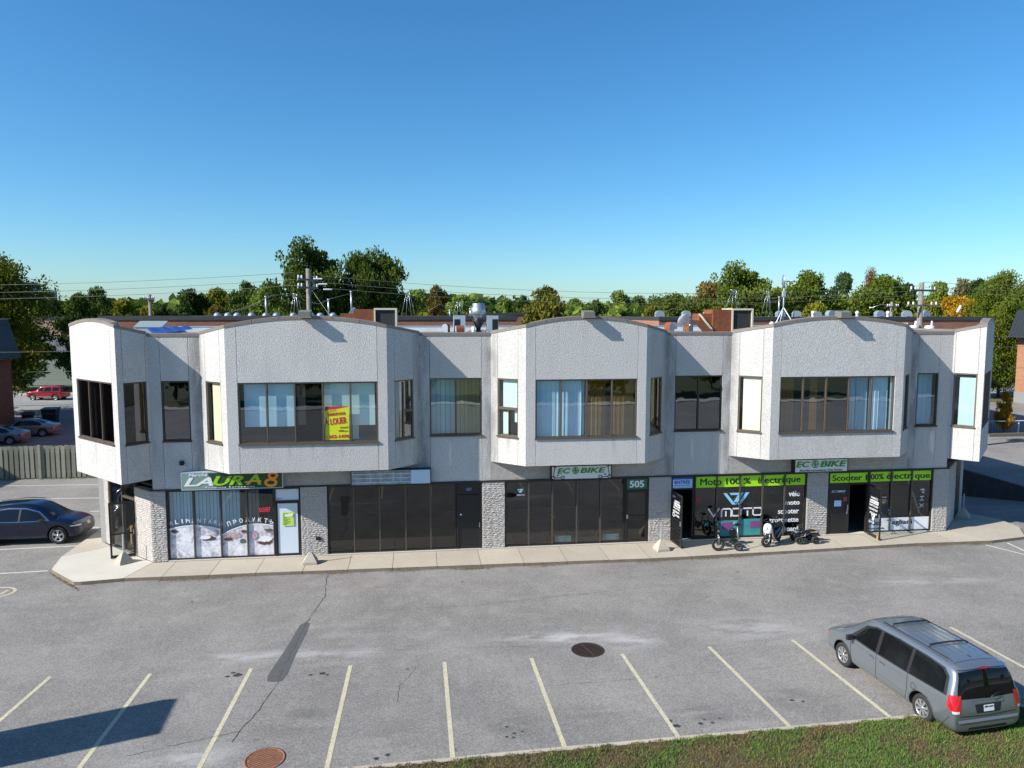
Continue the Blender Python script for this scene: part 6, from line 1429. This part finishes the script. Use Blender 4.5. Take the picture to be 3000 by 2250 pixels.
letters('BBJ 44A', -.125, .125, .765, .85, .0, m_lblack, V, M=Matrix.Translation((-2.59, 0, 0)) @ Matrix.Rotation(math.radians(-14), 4, 'Y') @ Matrix.Translation((.19, 0, 0)) @ Matrix.Rotation(-PI/2, 4, 'Z'), name='plate_lettering')
patch(bv, [(-.84, .50), (.84, .50), (.88, .58), (-.88, .58)], REAR, 'bumper_step', mat('bumper_top_grey', (.26, .28, .32), .55), V, .02); patch(bv, strip([(-.80, .66), (0, .625), (.80, .66)], .016), REAR, 'panel_gap', m_seam, V, .004)
patch(bv, strip([(-.55, .33), (.55, .33)], .07), REAR, 'bumper_grille', m_trim, V, .004)
q = MB().tube([(-2.62, -.02, 1.08), (-2.57, -.30, 1.16)], .012, 6); q.build('rear_wiper', m_trim, V)
patch(bv, [(.84, -.60), (1.62, -.72), (1.66, 0), (1.62, .72), (.84, .60), (.8, 0)], TOP, 'windscreen', m_vglass, V, .008)
for s in (-1, 1): patch(bv, strip([(1.7, s*.6), (2.3, s*.5)], .012), TOP, 'bonnet_line', m_seam, V, .003)
patch(bv, strip([(1.69, -.8), (1.73, 0), (1.69, .8)], .05), TOP, 'cowl', m_trim, V, .004)
for y in (-.42, -.21, 0, .21, .42): patch(bv, strip([(-1.75, y*1.0), (.2, y)], .03), TOP, 'roof_rib', m_van, V, .010)
patch(bv, strip([(-2.12, -.62), (-2.10, 0), (-2.12, .62)], .012), TOP, 'panel_gap', m_seam, V, .003)
for s in (-1, 1): patch(bv, strip([(.6, s*.66), (-2.0, s*.66)], .012), TOP, 'roof_gutter', m_seam, V, .003)
for x in (.05, -1.25):
    MB().tube([(x-.03, -.60, 1.80), (x, -.52, 1.85), (x, 0, 1.865), (x, .52, 1.85), (x-.03, .60, 1.80)], .02, 8).build('roof_bar', m_trim, V)
MB().box(-1.98, -1.88, -.02, .02, 1.755, 1.80).build('antenna', m_trim, V)
add_wheels(V, AX, RW, 1.95, .215, 8)
# ---------------- dark blue car
m_bluep = mat('deep_blue_paint', (.003, .006, .026), .22, .2, coat=.6); m_sky2 = mat('suv_glass', (.008, .010, .014), .05, spec=.5)
S = thing('parked_suv', 'dark blue five-door car with silver wheels, cut by the left border of the photo', 'car', (-16.83, 4.27, -.13), math.radians(.5)); S.scale = (1, 1, 1.06)
sst = [(-2.30, .36, .60, .70, .70, .76, .66), (-2.27, .28, .80, .98, .86, .86, .7), (-2.18, .24, .97, 1.22, .89, .905, .66), (-1.95, .22, .98, 1.46, .905, .92, .62), (-1.4, .21, .98, 1.58, .91, .93, .62), (-.5, .20, .96, 1.62, .915, .935, .64), (.2, .20, .95, 1.61, .915, .935, .64), (.5, .20, .945, 1.56, .915, .93, .63),
       (.85, .20, .94, 1.38, .91, .925, .62), (1.15, .20, .93, 1.17, .905, .92, .68), (1.35, .20, .92, 1.03, .90, .915, .74), (1.75, .20, .86, .98, .89, .90, .74), (2.05, .22, .76, .90, .87, .87, .70), (2.22, .26, .62, .78, .80, .80, .62), (2.30, .32, .50, .62, .66, .70, .5)]
SX = (1.38, -1.38); b2, bs = make_body(sst, m_bluep, SX, .36, S, 1.86)
for s in (1, -1):
    patch(bs, [(1.06, .98), (.6, 1.34), (.1, 1.48), (-.6, 1.50), (-1.3, 1.40), (-1.75, 1.18), (-1.6, 1.0), (0, .97)], side(s), 'window_surround', m_chrome, S, .003)
    patch(bs, [(1.02, .99), (.58, 1.32), (.1, 1.455), (-.6, 1.475), (-1.28, 1.38), (-1.70, 1.18), (-1.57, 1.01), (0, .985)], side(s), 'window_surround', m_trim, S, .006)
    for pl in ([(.92, 1.0), (.55, 1.30), (.12, 1.435), (-.10, 1.445), (-.10, .995)], [(-.18, .995), (-.18, 1.45), (-.62, 1.455), (-1.0, 1.42), (-1.0, 1.0)], [(-1.06, 1.0), (-1.06, 1.41), (-1.26, 1.365), (-1.64, 1.17), (-1.55, 1.02)]): patch(bs, pl, side(s), 'side_window', m_sky2, S, .009)
    for pts in ([(-.14, .25), (-.14, .98)], [(.92, .3), (.98, .7), (.98, .95)], [(-1.0, .7), (-1.04, .98)]): patch(bs, strip(pts, .012), side(s), 'panel_gap', m_seam, S, .003)
    patch(bs, strip([(-1.0, .34), (.92, .34)], .05), side(s), 'sill_trim', mat('grey_trim', (.06, .08, .11), .35, .3), S, .01)
    for x in (-.28, -1.1): 
        h = MB().box(x-.1, x+.1, s*.94-.015, s*.94+.015, .82, .85); h.build('door_handle', m_bluep, S)
    q = MB().cbox((.80, s*1.06, 1.02), (.12, .2, .13)).cbox((.82, s*.96, .98), (.05, .12, .03)); mo = q.build('side_mirror', m_trim, S); md = mo.modifiers.new('b', 'BEVEL'); md.width = .03; md.segments = 3
    dg_ = Vector((-1, -s*.8, 0)).normalized(); uu = Vector((-dg_.y, dg_.x, 0)); fr_ = (Vector((2.1, s*.78, 0))-dg_*2, tuple(uu), (0, 0, 1), tuple(dg_))
    patch(bs, [(-.26, .66), (.22, .70), (.24, .77), (-.24, .75)], fr_, 'headlight_trim', m_trim, S, .008, .05); patch(bs, [(-.24, .70), (.2, .73), (.2, .76), (-.22, .745)], fr_, 'headlight', m_clear, S, .014, .05)
    MB().tube([(.3, s*.58, 1.625), (-.4, s*.60, 1.655), (-1.5, s*.58, 1.56)], .014, 6).build('roof_rail', m_trim, S)
patch(bs, [(-.62, .36), (.62, .36), (.58, .74), (-.58, .74)], FRONT, 'grille', m_black, S, .006)
for k in range(4): patch(bs, strip(ngonarc(-.105+.07*k, .68, .042, .042, 0, 360, 14), .014), FRONT, 'ring_emblem', m_chrome, S, .016, .03)
patch(bs, [(.55, -.56), (1.27, -.68), (1.33, 0), (1.27, .68), (.55, .56), (.52, 0)], TOP, 'windscreen', m_sky2, S, .008)
patch(bs, strip([(1.34, -.8), (1.38, 0), (1.34, .8)], .04), TOP, 'cowl', m_trim, S, .004)
for s in (-1, 1): patch(bs, strip([(1.42, s*.62), (2.1, s*.52)], .012), TOP, 'bonnet_line', m_seam, S, .003)
add_wheels(S, SX, .36, 1.86, .235, 5, None, False)
# ---------------- sedans behind the fence
def sedan(lab, x, y, a, pm, pname='parked_sedan'):
    t = thing(pname, lab, 'car', (x, y, -.13), a)
    st = [(-2.22, .36, .62, .72, .62, .72, .6), (-2.16, .28, .80, .93, .80, .83, .7), (-1.85, .22, .86, 1.0, .86, .875, .70), (-1.5, .2, .88, 1.06, .87, .885, .66), (-1.1, .2, .88, 1.25, .88, .89, .58), (-.6, .2, .88, 1.40, .885, .895, .56), (.1, .2, .87, 1.44, .885, .895, .57), (.5, .2, .865, 1.36, .88, .89, .56),
          (.9, .2, .86, 1.14, .88, .885, .60), (1.2, .2, .85, .95, .87, .88, .68), (1.6, .2, .80, .90, .86, .86, .68), (1.95, .22, .70, .80, .82, .82, .62), (2.15, .28, .55, .66, .70, .70, .5), (2.22, .34, .46, .52, .55, .56, .4)]
    ax = (1.32, -1.32); b, bv_ = make_body(st, pm, ax, .315, t, 1.77)
    for s in (1, -1):
        patch(bv_, [(.95, .92), (.5, 1.24), (.05, 1.33), (-.5, 1.31), (-1.0, 1.17), (-1.32, .98), (-1.2, .91)], side(s), 'window_surround', m_trim, t, .003)
        for pl in ([(.84, .93), (.48, 1.20), (.05, 1.30), (-.12, 1.30), (-.12, .93)], [(-.18, .93), (-.18, 1.30), (-.5, 1.28), (-.98, 1.15), (-1.22, .98), (-1.15, .93)]): patch(bv_, pl, side(s), 'side_window', m_vglass, t, .007)
        for pts in ([(-.15, .25), (-.15, .92)], [(.95, .3), (.98, .9)], [(-.95, .6), (-1.05, .9)]): patch(bv_, strip(pts, .014), side(s), 'panel_gap', m_seam, t, .003)
        patch(bv_, [(-2.1, .70), (-1.92, .72), (-1.92, .84), (-2.12, .82)], side(s), 'tail_lamp', m_tail, t, .006)
        q = MB().cbox((.78, s*.98, .95), (.1, .16, .1)); q.build('side_mirror', pm, t)
    patch(bv_, [(.55, -.48), (1.15, -.62), (1.15, .62), (.55, .48)], TOP, 'windscreen', m_vglass, t, .006); patch(bv_, [(-.75, -.48), (-.75, .48), (-1.42, .6), (-1.42, -.6)], TOP, 'rear_glass', m_vglass, t, .006)
    add_wheels(t, ax, .315, 1.77, .2, 7, None, False); return t
m_beige = paint('beige_silver_paint', (.34, .27, .23), .5, .35); m_beige2 = paint('silver_pink_paint', (.30, .27, .28), .5, .35); m_redp = paint('red_paint', (.36, .012, .02), .4, .2, .1)
sedan('beige sedan in deep shade behind the fence, fully seen', -31.4, 34.3, math.radians(184), m_beige)
sedan('silver sedan in shade behind the fence, cut by the left border', -32.0, 30.6, math.radians(184), m_beige2)
sedan('dark red car mostly hidden behind the left brick building', -45.0, 52.8, math.radians(178), paint('dark_red_paint', (.16, .015, .02), .4, .25), 'parked_car')
def boxsuv(lab, x, y, a, pm):
    t = thing('parked_jeep', lab, 'car', (x, y, -.13), a)
    st = [(-2.12, .40, .62, .70, .70, .78, .72), (-2.10, .34, .85, 1.0, .82, .86, .78), (-2.02, .30, 1.0, 1.42, .86, .875, .70), (-1.85, .28, 1.02, 1.62, .87, .88, .70), (-1.0, .28, 1.02, 1.67, .875, .885, .70), (.1, .28, 1.01, 1.67, .875, .885, .70), (.5, .28, 1.0, 1.60, .87, .88, .69), (.8, .28, 1.0, 1.30, .87, .875, .70), (1.0, .28, .99, 1.10, .87, .87, .76),
          (1.6, .30, .95, 1.05, .86, .86, .74), (1.98, .32, .86, .98, .82, .82, .70), (2.1, .38, .62, .72, .72, .72, .6)]
    ax = (1.31, -1.31); b, bv_ = make_body(st, pm, ax, .35, t, 1.75)
    for s in (1, -1):
        for pl in ([(.75, 1.06), (.48, 1.5), (.0, 1.53), (.0, 1.06)], [(-.08, 1.06), (-.08, 1.53), (-.9, 1.53), (-.9, 1.06)], [(-1.0, 1.08), (-1.0, 1.53), (-1.75, 1.50), (-1.82, 1.1)]): patch(bv_, pl, side(s), 'side_window', m_vglass, t, .006)
        for pts in ([(-.04, .3), (-.04, 1.05)], [(-.95, .7), (-.95, 1.05)]): patch(bv_, strip(pts, .014), side(s), 'panel_gap', m_seam, t, .003)
        patch(bv_, strip([(-.85, .42), (.85, .42)], .08), side(s), 'sill_trim', m_galvp, t, .01)
        patch(bv_, strip(ngonarc(-1.31, .36, .46, .46, 15, 165, 12), .07), side(s), 'wheel_arch', pm, t, .015); patch(bv_, strip(ngonarc(1.31, .36, .46, .46, 15, 165, 12), .07), side(s), 'wheel_arch', pm, t, .015)
    patch(bv_, [(-.68, 1.08), (.68, 1.08), (.62, 1.5), (-.62, 1.5)], REAR, 'rear_glass', m_vglass, t, .006); patch(bv_, [(.52, -.58), (.95, -.66), (.95, .66), (.52, .58)], TOP, 'windscreen', m_vglass, t, .006)
    for s in (-1, 1): patch(bv_, [(s*.66, .8), (s*.8, .8), (s*.8, 1.02), (s*.66, 1.02)], REAR, 'tail_lamp', m_tail, t, .006)
    add_wheels(t, ax, .35, 1.75, .22, 5, None, False)
boxsuv('bright red boxy off-road car parked across the street at the left', -42.2, 61.2, math.radians(172), m_redp)
# wheeled bins on the left lot
for k, (x, y, s, lab) in enumerate(((-32.9, 41.3, 1.15, 'large black wheeled bin on the left lot beyond the beige sedan'), (-34.9, 41.5, .8, 'smaller black bin left of the large bin'))):
    t = thing('wheeled_bin', lab, 'bin', (x, y, -.13), .1, 'black bins'); t.scale = (s, s, s)
    MB().add([(-.42, -.36, .1), (.42, -.36, .1), (.42, .36, .1), (-.42, .36, .1), (-.52, -.45, 1.1), (.52, -.45, 1.1), (.52, .45, 1.1), (-.52, .45, 1.1)], [(0, 1, 5, 4), (1, 2, 6, 5), (2, 3, 7, 6), (3, 0, 4, 7), (4, 5, 6, 7), (3, 2, 1, 0)]).build('tub', m_black, t)
    MB().prism([(-.58, -.5), (.58, -.5), (.58, .5), (-.58, .5)], 1.105, [1.17, 1.17, 1.25, 1.25]).build('lid', m_black, t); MB().cyl((-.4, .4, .13), .12, .8, 12, ax='x').build('axle_wheels', m_rubber, t)

# ============================================================ things on the pavement
def bwheel(t, c, R, tr, a, spokes=9, rimm=m_bmetal, solid=False, name='wheel'):
    """a wheel standing upright, its plane turned by a about z"""
    w = bpy.data.objects.new(name, None); COL.objects.link(w); w.parent = t; w.location = c; w.rotation_euler = (0, 0, a)
    n = 26; prof = [(R-tr+tr*math.cos(2*PI*k/8), tr*.95*math.sin(2*PI*k/8)) for k in range(9)]
    MB().lathe(prof, n, ax='y').build('tyre', m_rubber, w)
    q = MB().lathe([(R-tr*1.75, -tr*.5), (R-tr*1.75, tr*.5), (R-tr*2.25, tr*.45), (R-tr*2.25, -tr*.45), (R-tr*1.75, -tr*.5)], n, ax='y'); q.cyl((0, -.045, 0), .04, .09, 12, ax='y')
    for k in range(spokes):
        b = 2*PI*k/spokes; d = Vector((math.cos(b), 0, math.sin(b))); q.tube([d*.03, d*(R-tr*2)], .003 if not solid else .016, 4, cap=False)
    q.build('rim', rimm, w); return w
# folding fat-tyre bicycle
def ebike(lab, x, y, rz, steer):
    t = thing('electric_bicycle', lab, 'bicycle', (x, y, .002), rz)   # local x points forwards
    bwheel(t, (.50, 0, .28), .28, .05, steer, 18); bwheel(t, (-.50, 0, .28), .28, .05, 0, 18)
    MB().tube([(-.45, 0, .33), (-.1, 0, .36), (.2, 0, .48), (.34, 0, .66)], [.035, .05, .055, .04], 10).build('frame', m_bmetal, t)
    q = MB().tube([(-.12, 0, .32), (-.2, 0, .62), (-.26, 0, .86)], .02, 8); q.build('seat_post', m_bmetal, t)
    q = MB(); q.M = Matrix.Translation((-.28, 0, .9)); q.lathe([(0, -.02), (.10, -.02), (.12, .02), (.09, .05), (0, .06)], 14); q.box(0, .18, -.03, .03, -.01, .035); q.build('saddle', m_black, t)
    MB().tube([(-.5, .06, .28), (-.2, .05, .55)], .012, 6).tube([(-.5, -.06, .28), (-.2, -.05, .55)], .012, 6).tube([(-.5, .06, .28), (-.1, .04, .3)], .014, 6).build('rear_stay', m_bmetal, t)
    c, s_ = math.cos(steer), math.sin(steer)
    q = MB()
    for k in (-1, 1): q.tube([(.50-s_*.075*k, c*.075*k, .28), (.44-s_*.075*k, c*.075*k, .58), (.40, 0, .66)], [.014, .018, .02], 8)
    q.build('fork', m_galv, t)
    q = MB().tube([(.39, 0, .66), (.30, 0, 1.0), (.28, 0, 1.06)], .02, 8); L = .31
    q.tube([(.28-s_*-L, -c*L, 1.10), (.28-s_*-.1, -c*.1, 1.06), (.28-s_*.1, c*.1, 1.06), (.28-s_*L, c*L, 1.10)], .012, 8); q.build('handlebar', m_bmetal, t)
    MB().cbox((-.5, 0, .62), (.4, .16, .02)).build('rear_rack', m_bmetal, t); MB().lathe([(.0, -.02), (.09, -.02), (.09, .02), (0, .02)], 16, (-.02, -.06, .3), 'y').build('crank', m_bmetal, t); MB().cbox((.02, .0, .42), (.3, .09, .12)).build('battery', m_black, t)
    MB().tube([(-.02, -.08, .3), (.08, -.1, .16)], .01, 6).build('crank_arm', m_chrome, t); MB().cbox((.42, 0, .82), (.05, .08, .06)).build('headlight', m_chrome, t)
    return t
b = ebike('black folding bicycle with fat tyres, front wheel turned sideways on the pavement', 12.50, -.98, math.radians(-112), math.radians(108))
ebike('black bicycle standing inside the shop behind the glass left of the big V emblem', 12.55, 1.3, math.radians(-60), .2)
# small upright electric scooter with seat
t = thing('electric_scooter', 'small black seated scooter between the folding bicycle and the white moped', 'scooter', (13.2, -1.1, .002), math.radians(-98))
bwheel(t, (.48, 0, .19), .19, .045, 1.2, 8, solid=True, rimm=m_bmetal); bwheel(t, (-.42, 0, .19), .19, .045, 0, 8, solid=True)
MB().tube([(-.40, 0, .22), (-.2, 0, .27), (.22, 0, .27), (.36, 0, .42)], .03, 8).build('frame', m_bmetal, t); MB().cbox((.0, 0, .29), (.5, .18, .04)).build('footboard', m_black, t)
MB().tube([(.40, -.05, .20), (.40, 0, .42)], .014, 6).tube([(.50, .06, .20), (.40, 0, .42)], .014, 6).build('fork', m_bmetal, t); MB().tube([(.40, 0, .42), (.26, 0, 1.02)], .02, 8).build('steering_column', m_galv, t)
MB().tube([(.24, -.25, 1.07), (.26, 0, 1.02), (.24, .25, 1.07)], .013, 8).build('handlebar', m_bmetal, t); MB().cbox((.25, 0, 1.06), (.1, .16, .1)).build('display_box', m_black, t)
MB().tube([(-.30, 0, .3), (-.34, 0, .66)], .018, 8).build('seat_post', m_bmetal, t); q = MB(); q.M = Matrix.Translation((-.34, 0, .68)); q.lathe([(0, -.02), (.11, -.02), (.12, .02), (0, .06)], 14); q.build('saddle', m_black, t); MB().cbox((-.36, 0, .5), (.2, .26, .24)).build('rear_box', m_black, t)
# moped
m_mw = mat('moped_white', (.82, .82, .84), .2, coat=.6); m_mg = mat('moped_grey', (.32, .32, .34), .3, .3); m_mb = mat('moped_black', (.012, .012, .014), .2, coat=.6)
t = thing('moped', 'white, grey and black moped leaning on its stand before the shop window', 'moped', (15.0, -.84, .002), math.radians(219))
bwheel(t, (.62, 0, .24), .24, .055, -.62, 8, solid=True, rimm=m_bmetal); bwheel(t, (-.56, 0, .23), .23, .06, 0, 8, solid=True, rimm=m_bmetal)
def loft(secs, name, mt, parent, n=14, sub=1):
    q = MB(); vs = []
    for (x, y, z, w, h, ex) in secs:
        for k in range(n):
            a = 2*PI*k/n; c, s = math.cos(a), math.sin(a); vs.append((x, y+math.copysign(abs(c)**ex, c)*w, z+math.copysign(abs(s)**ex, s)*h))
    q.add(vs, [(i*n+k, i*n+(k+1) % n, (i+1)*n+(k+1) % n, (i+1)*n+k) for i in range(len(secs)-1) for k in range(n)], 0, True); q.add([vs[k] for k in range(n)], [tuple(range(n))]); q.add([vs[-n+k] for k in range(n)], [tuple(range(n-1, -1, -1))])
    return q.build(name, mt, parent)
loft([(.66, 0, .74, .05, .06, .8), (.62, 0, .74, .15, .17, .7), (.52, 0, .76, .19, .22, .7), (.44, 0, .80, .16, .2, .8), (.38, 0, .86, .05, .08, 1)], 'front_shield', m_mw, t)
loft([(.72, 0, .42, .03, .03, 1), (.68, 0, .47, .08, .05, .9), (.55, 0, .50, .09, .05, .9), (.42, 0, .44, .06, .04, 1)], 'front_mudguard', m_mb, t)
loft([(.46, 0, .60, .13, .2, .7), (.30, 0, .48, .17, .22, .6), (.05, 0, .30, .16, .07, .6), (-.1, 0, .30, .15, .08, .7)], 'leg_panel', m_mb, t)
loft([(.0, 0, .44, .10, .10, .8), (-.18, 0, .50, .15, .18, .7), (-.42, 0, .56, .16, .17, .7), (-.66, 0, .66, .12, .1, .8), (-.80, 0, .72, .04, .04, 1)], 'rear_body', m_mb, t)
for s in (1, -1): MB().tube([(.50, s*.17, .78), (.44, s*.185, .52), (.24, s*.18, .24), (.05, s*.175, .22)], [.03, .04, .045, .03], 8).tube([(-.12, s*.165, .30), (-.35, s*.175, .46), (-.62, s*.15, .66), (-.78, s*.06, .76)], [.025, .045, .04, .02], 8).build('side_trim', m_mg, t)
loft([(.02, 0, .72, .08, .04, .8), (-.2, 0, .76, .14, .05, .7), (-.5, 0, .78, .14, .05, .7), (-.72, 0, .82, .08, .03, .8)], 'saddle', m_black, t)
loft([(.48, 0, .98, .06, .05, .9), (.40, 0, 1.0, .10, .08, .8), (.32, 0, 1.02, .05, .05, .9)], 'instrument_cowl', m_mb, t)
MB().tube([(.34, -.33, 1.06), (.40, -.12, 1.02), (.40, .12, 1.02), (.34, .33, 1.06)], .015, 8).build('handlebar', m_bmetal, t)
for s in (1, -1): m_ = MB().tube([(.40, s*.2, 1.04), (.42, s*.3, 1.24)], .007, 6); m_.lathe([(0, -.012), (.06, -.01), (.055, .012), (0, .014)], 14, (.42, s*.31, 1.28), 'x'); m_.build('mirror', m_bmetal, t)
MB().tube([(.60, .1, .26), (.5, .09, .62)], .022, 8).tube([(.60, -.1, .26), (.5, -.09, .62)], .022, 8).build('fork', m_porc, t); MB().tube([(-.02, .12, .26), (-.1, .22, .0)], .012, 6).tube([(-.02, -.12, .26), (-.1, -.22, .0)], .012, 6).build('stand', m_galv, t)
MB().lathe([(0, .0), (.06, .0), (.07, -.03), (0, -.04)], 14, (.69, 0, .84), 'x').build('headlight', m_clear, t)
# quad bike
t = thing('quad_bike', 'small black four-wheeled quad bike between the moped and the stone pillar', 'quad bike', (16.48, -.76, .002), math.radians(176))
for (x, y) in ((.34, .28), (.34, -.28), (-.36, .28), (-.36, -.28)):
    w = bpy.data.objects.new('wheel', None); COL.objects.link(w); w.parent = t; w.location = (x, y, .165); w.rotation_euler = (0, 0, -.35 if x > 0 else 0)
    MB().lathe([(.08, -.07), (.14, -.075), (.165, -.05), (.168, 0), (.165, .05), (.14, .075), (.08, .07), (.08, -.07)], 22, ax='y').build('tyre', m_rubber, w); MB().lathe([(0, -.05), (.08, -.05), (.085, 0), (.08, .05), (0, .05)], 16, ax='y').build('rim', m_bmetal, w); MB().lathe([(0, -.06), (.02, -.06), (.02, .06), (0, .06)], 8, ax='y').build('hub_cap', m_chrome, w)
MB().tube([(.36, 0, .2), (0, 0, .2), (-.36, 0, .2)], .04, 8).tube([(.34, -.28, .165), (.34, .28, .165)], .02, 8).tube([(-.36, -.28, .165), (-.36, .28, .165)], .02, 8).build('chassis', m_bmetal, t)
loft([(.50, 0, .36, .10, .04, .7), (.42, 0, .42, .2, .05, .6), (.25, 0, .47, .19, .06, .6), (.12, 0, .44, .10, .06, .8), (-.1, 0, .42, .08, .06, .8)], 'front_cowl', m_mb, t)
loft([(.0, 0, .46, .07, .04, .8), (-.2, 0, .50, .11, .05, .7), (-.42, 0, .52, .10, .04, .7)], 'seat', m_black, t)
for (x0, x1) in ((.16, .52), (-.54, -.2)):
    for s in (1, -1): MB().add([(x0, s*.12, .42), (x1, s*.12, .42), (x1, s*.33, .36), (x0, s*.33, .36), (x0, s*.12, .44), (x1, s*.12, .44), (x1, s*.34, .38), (x0, s*.34, .38)], [(4, 5, 6, 7), (0, 3, 2, 1), (0, 1, 5, 4), (2, 3, 7, 6), (1, 2, 6, 5), (0, 4, 7, 3)]).build('mudguard', m_mb, t)
MB().tube([(.16, -.24, .68), (.2, -.08, .62), (.2, .08, .62), (.16, .24, .68)], .012, 8).tube([(.26, 0, .44), (.2, 0, .62)], .018, 8).build('handlebar', m_bmetal, t)
q = MB()
for x in (.2, .34, .48): q.tube([(x, -.18, .50), (x, .18, .50)], .007, 6)
for y in (-.18, 0, .18): q.tube([(.2, y, .5), (.48, y, .5)], .007, 6)
q.build('front_rack', m_galv, t); MB().tube([(-.52, -.2, .46), (-.60, 0, .50), (-.52, .2, .46)], .012, 6).build('rear_bar', m_bmetal, t)
for s in (1, -1): MB().lathe([(0, 0), (.035, 0), (.03, .02), (0, .025)], 12, (.5, s*.13, .36), 'x').build('headlight', m_chrome, t)
MB().cbox((-.44, 0, .57), (.12, .1, .03)).build('tail_badge', mat('tan_badge', (.45, .32, .12), .5), t)
# dim goods inside the third shop
for k, (x, c) in enumerate(((5.0, (.05, .06, .25)), (6.1, (.3, .3, .32)), (7.3, (.4, .05, .05)), (8.2, (.15, .2, .22)))):
    t = thing('display_scooter', f'{ORD[k]} dim scooter from the left on display behind the third shopfront', 'scooter', (x, 1.2, .02), math.radians(200), 'scooters dimly seen inside the third shop')
    bwheel(t, (.4, 0, .12), .12, .03, .3, 6, solid=True); bwheel(t, (-.4, 0, .12), .12, .03, 0, 6, solid=True); MB().cbox((0, 0, .14), (.6, .14, .05)).build('deck', mat('deck_paint', c, .4), t); MB().tube([(.4, 0, .14), (.32, 0, 1.0)], .02, 8).tube([(.32, -.2, 1.0), (.32, .2, 1.0)], .014, 6).build('steering_column', m_galv, t)
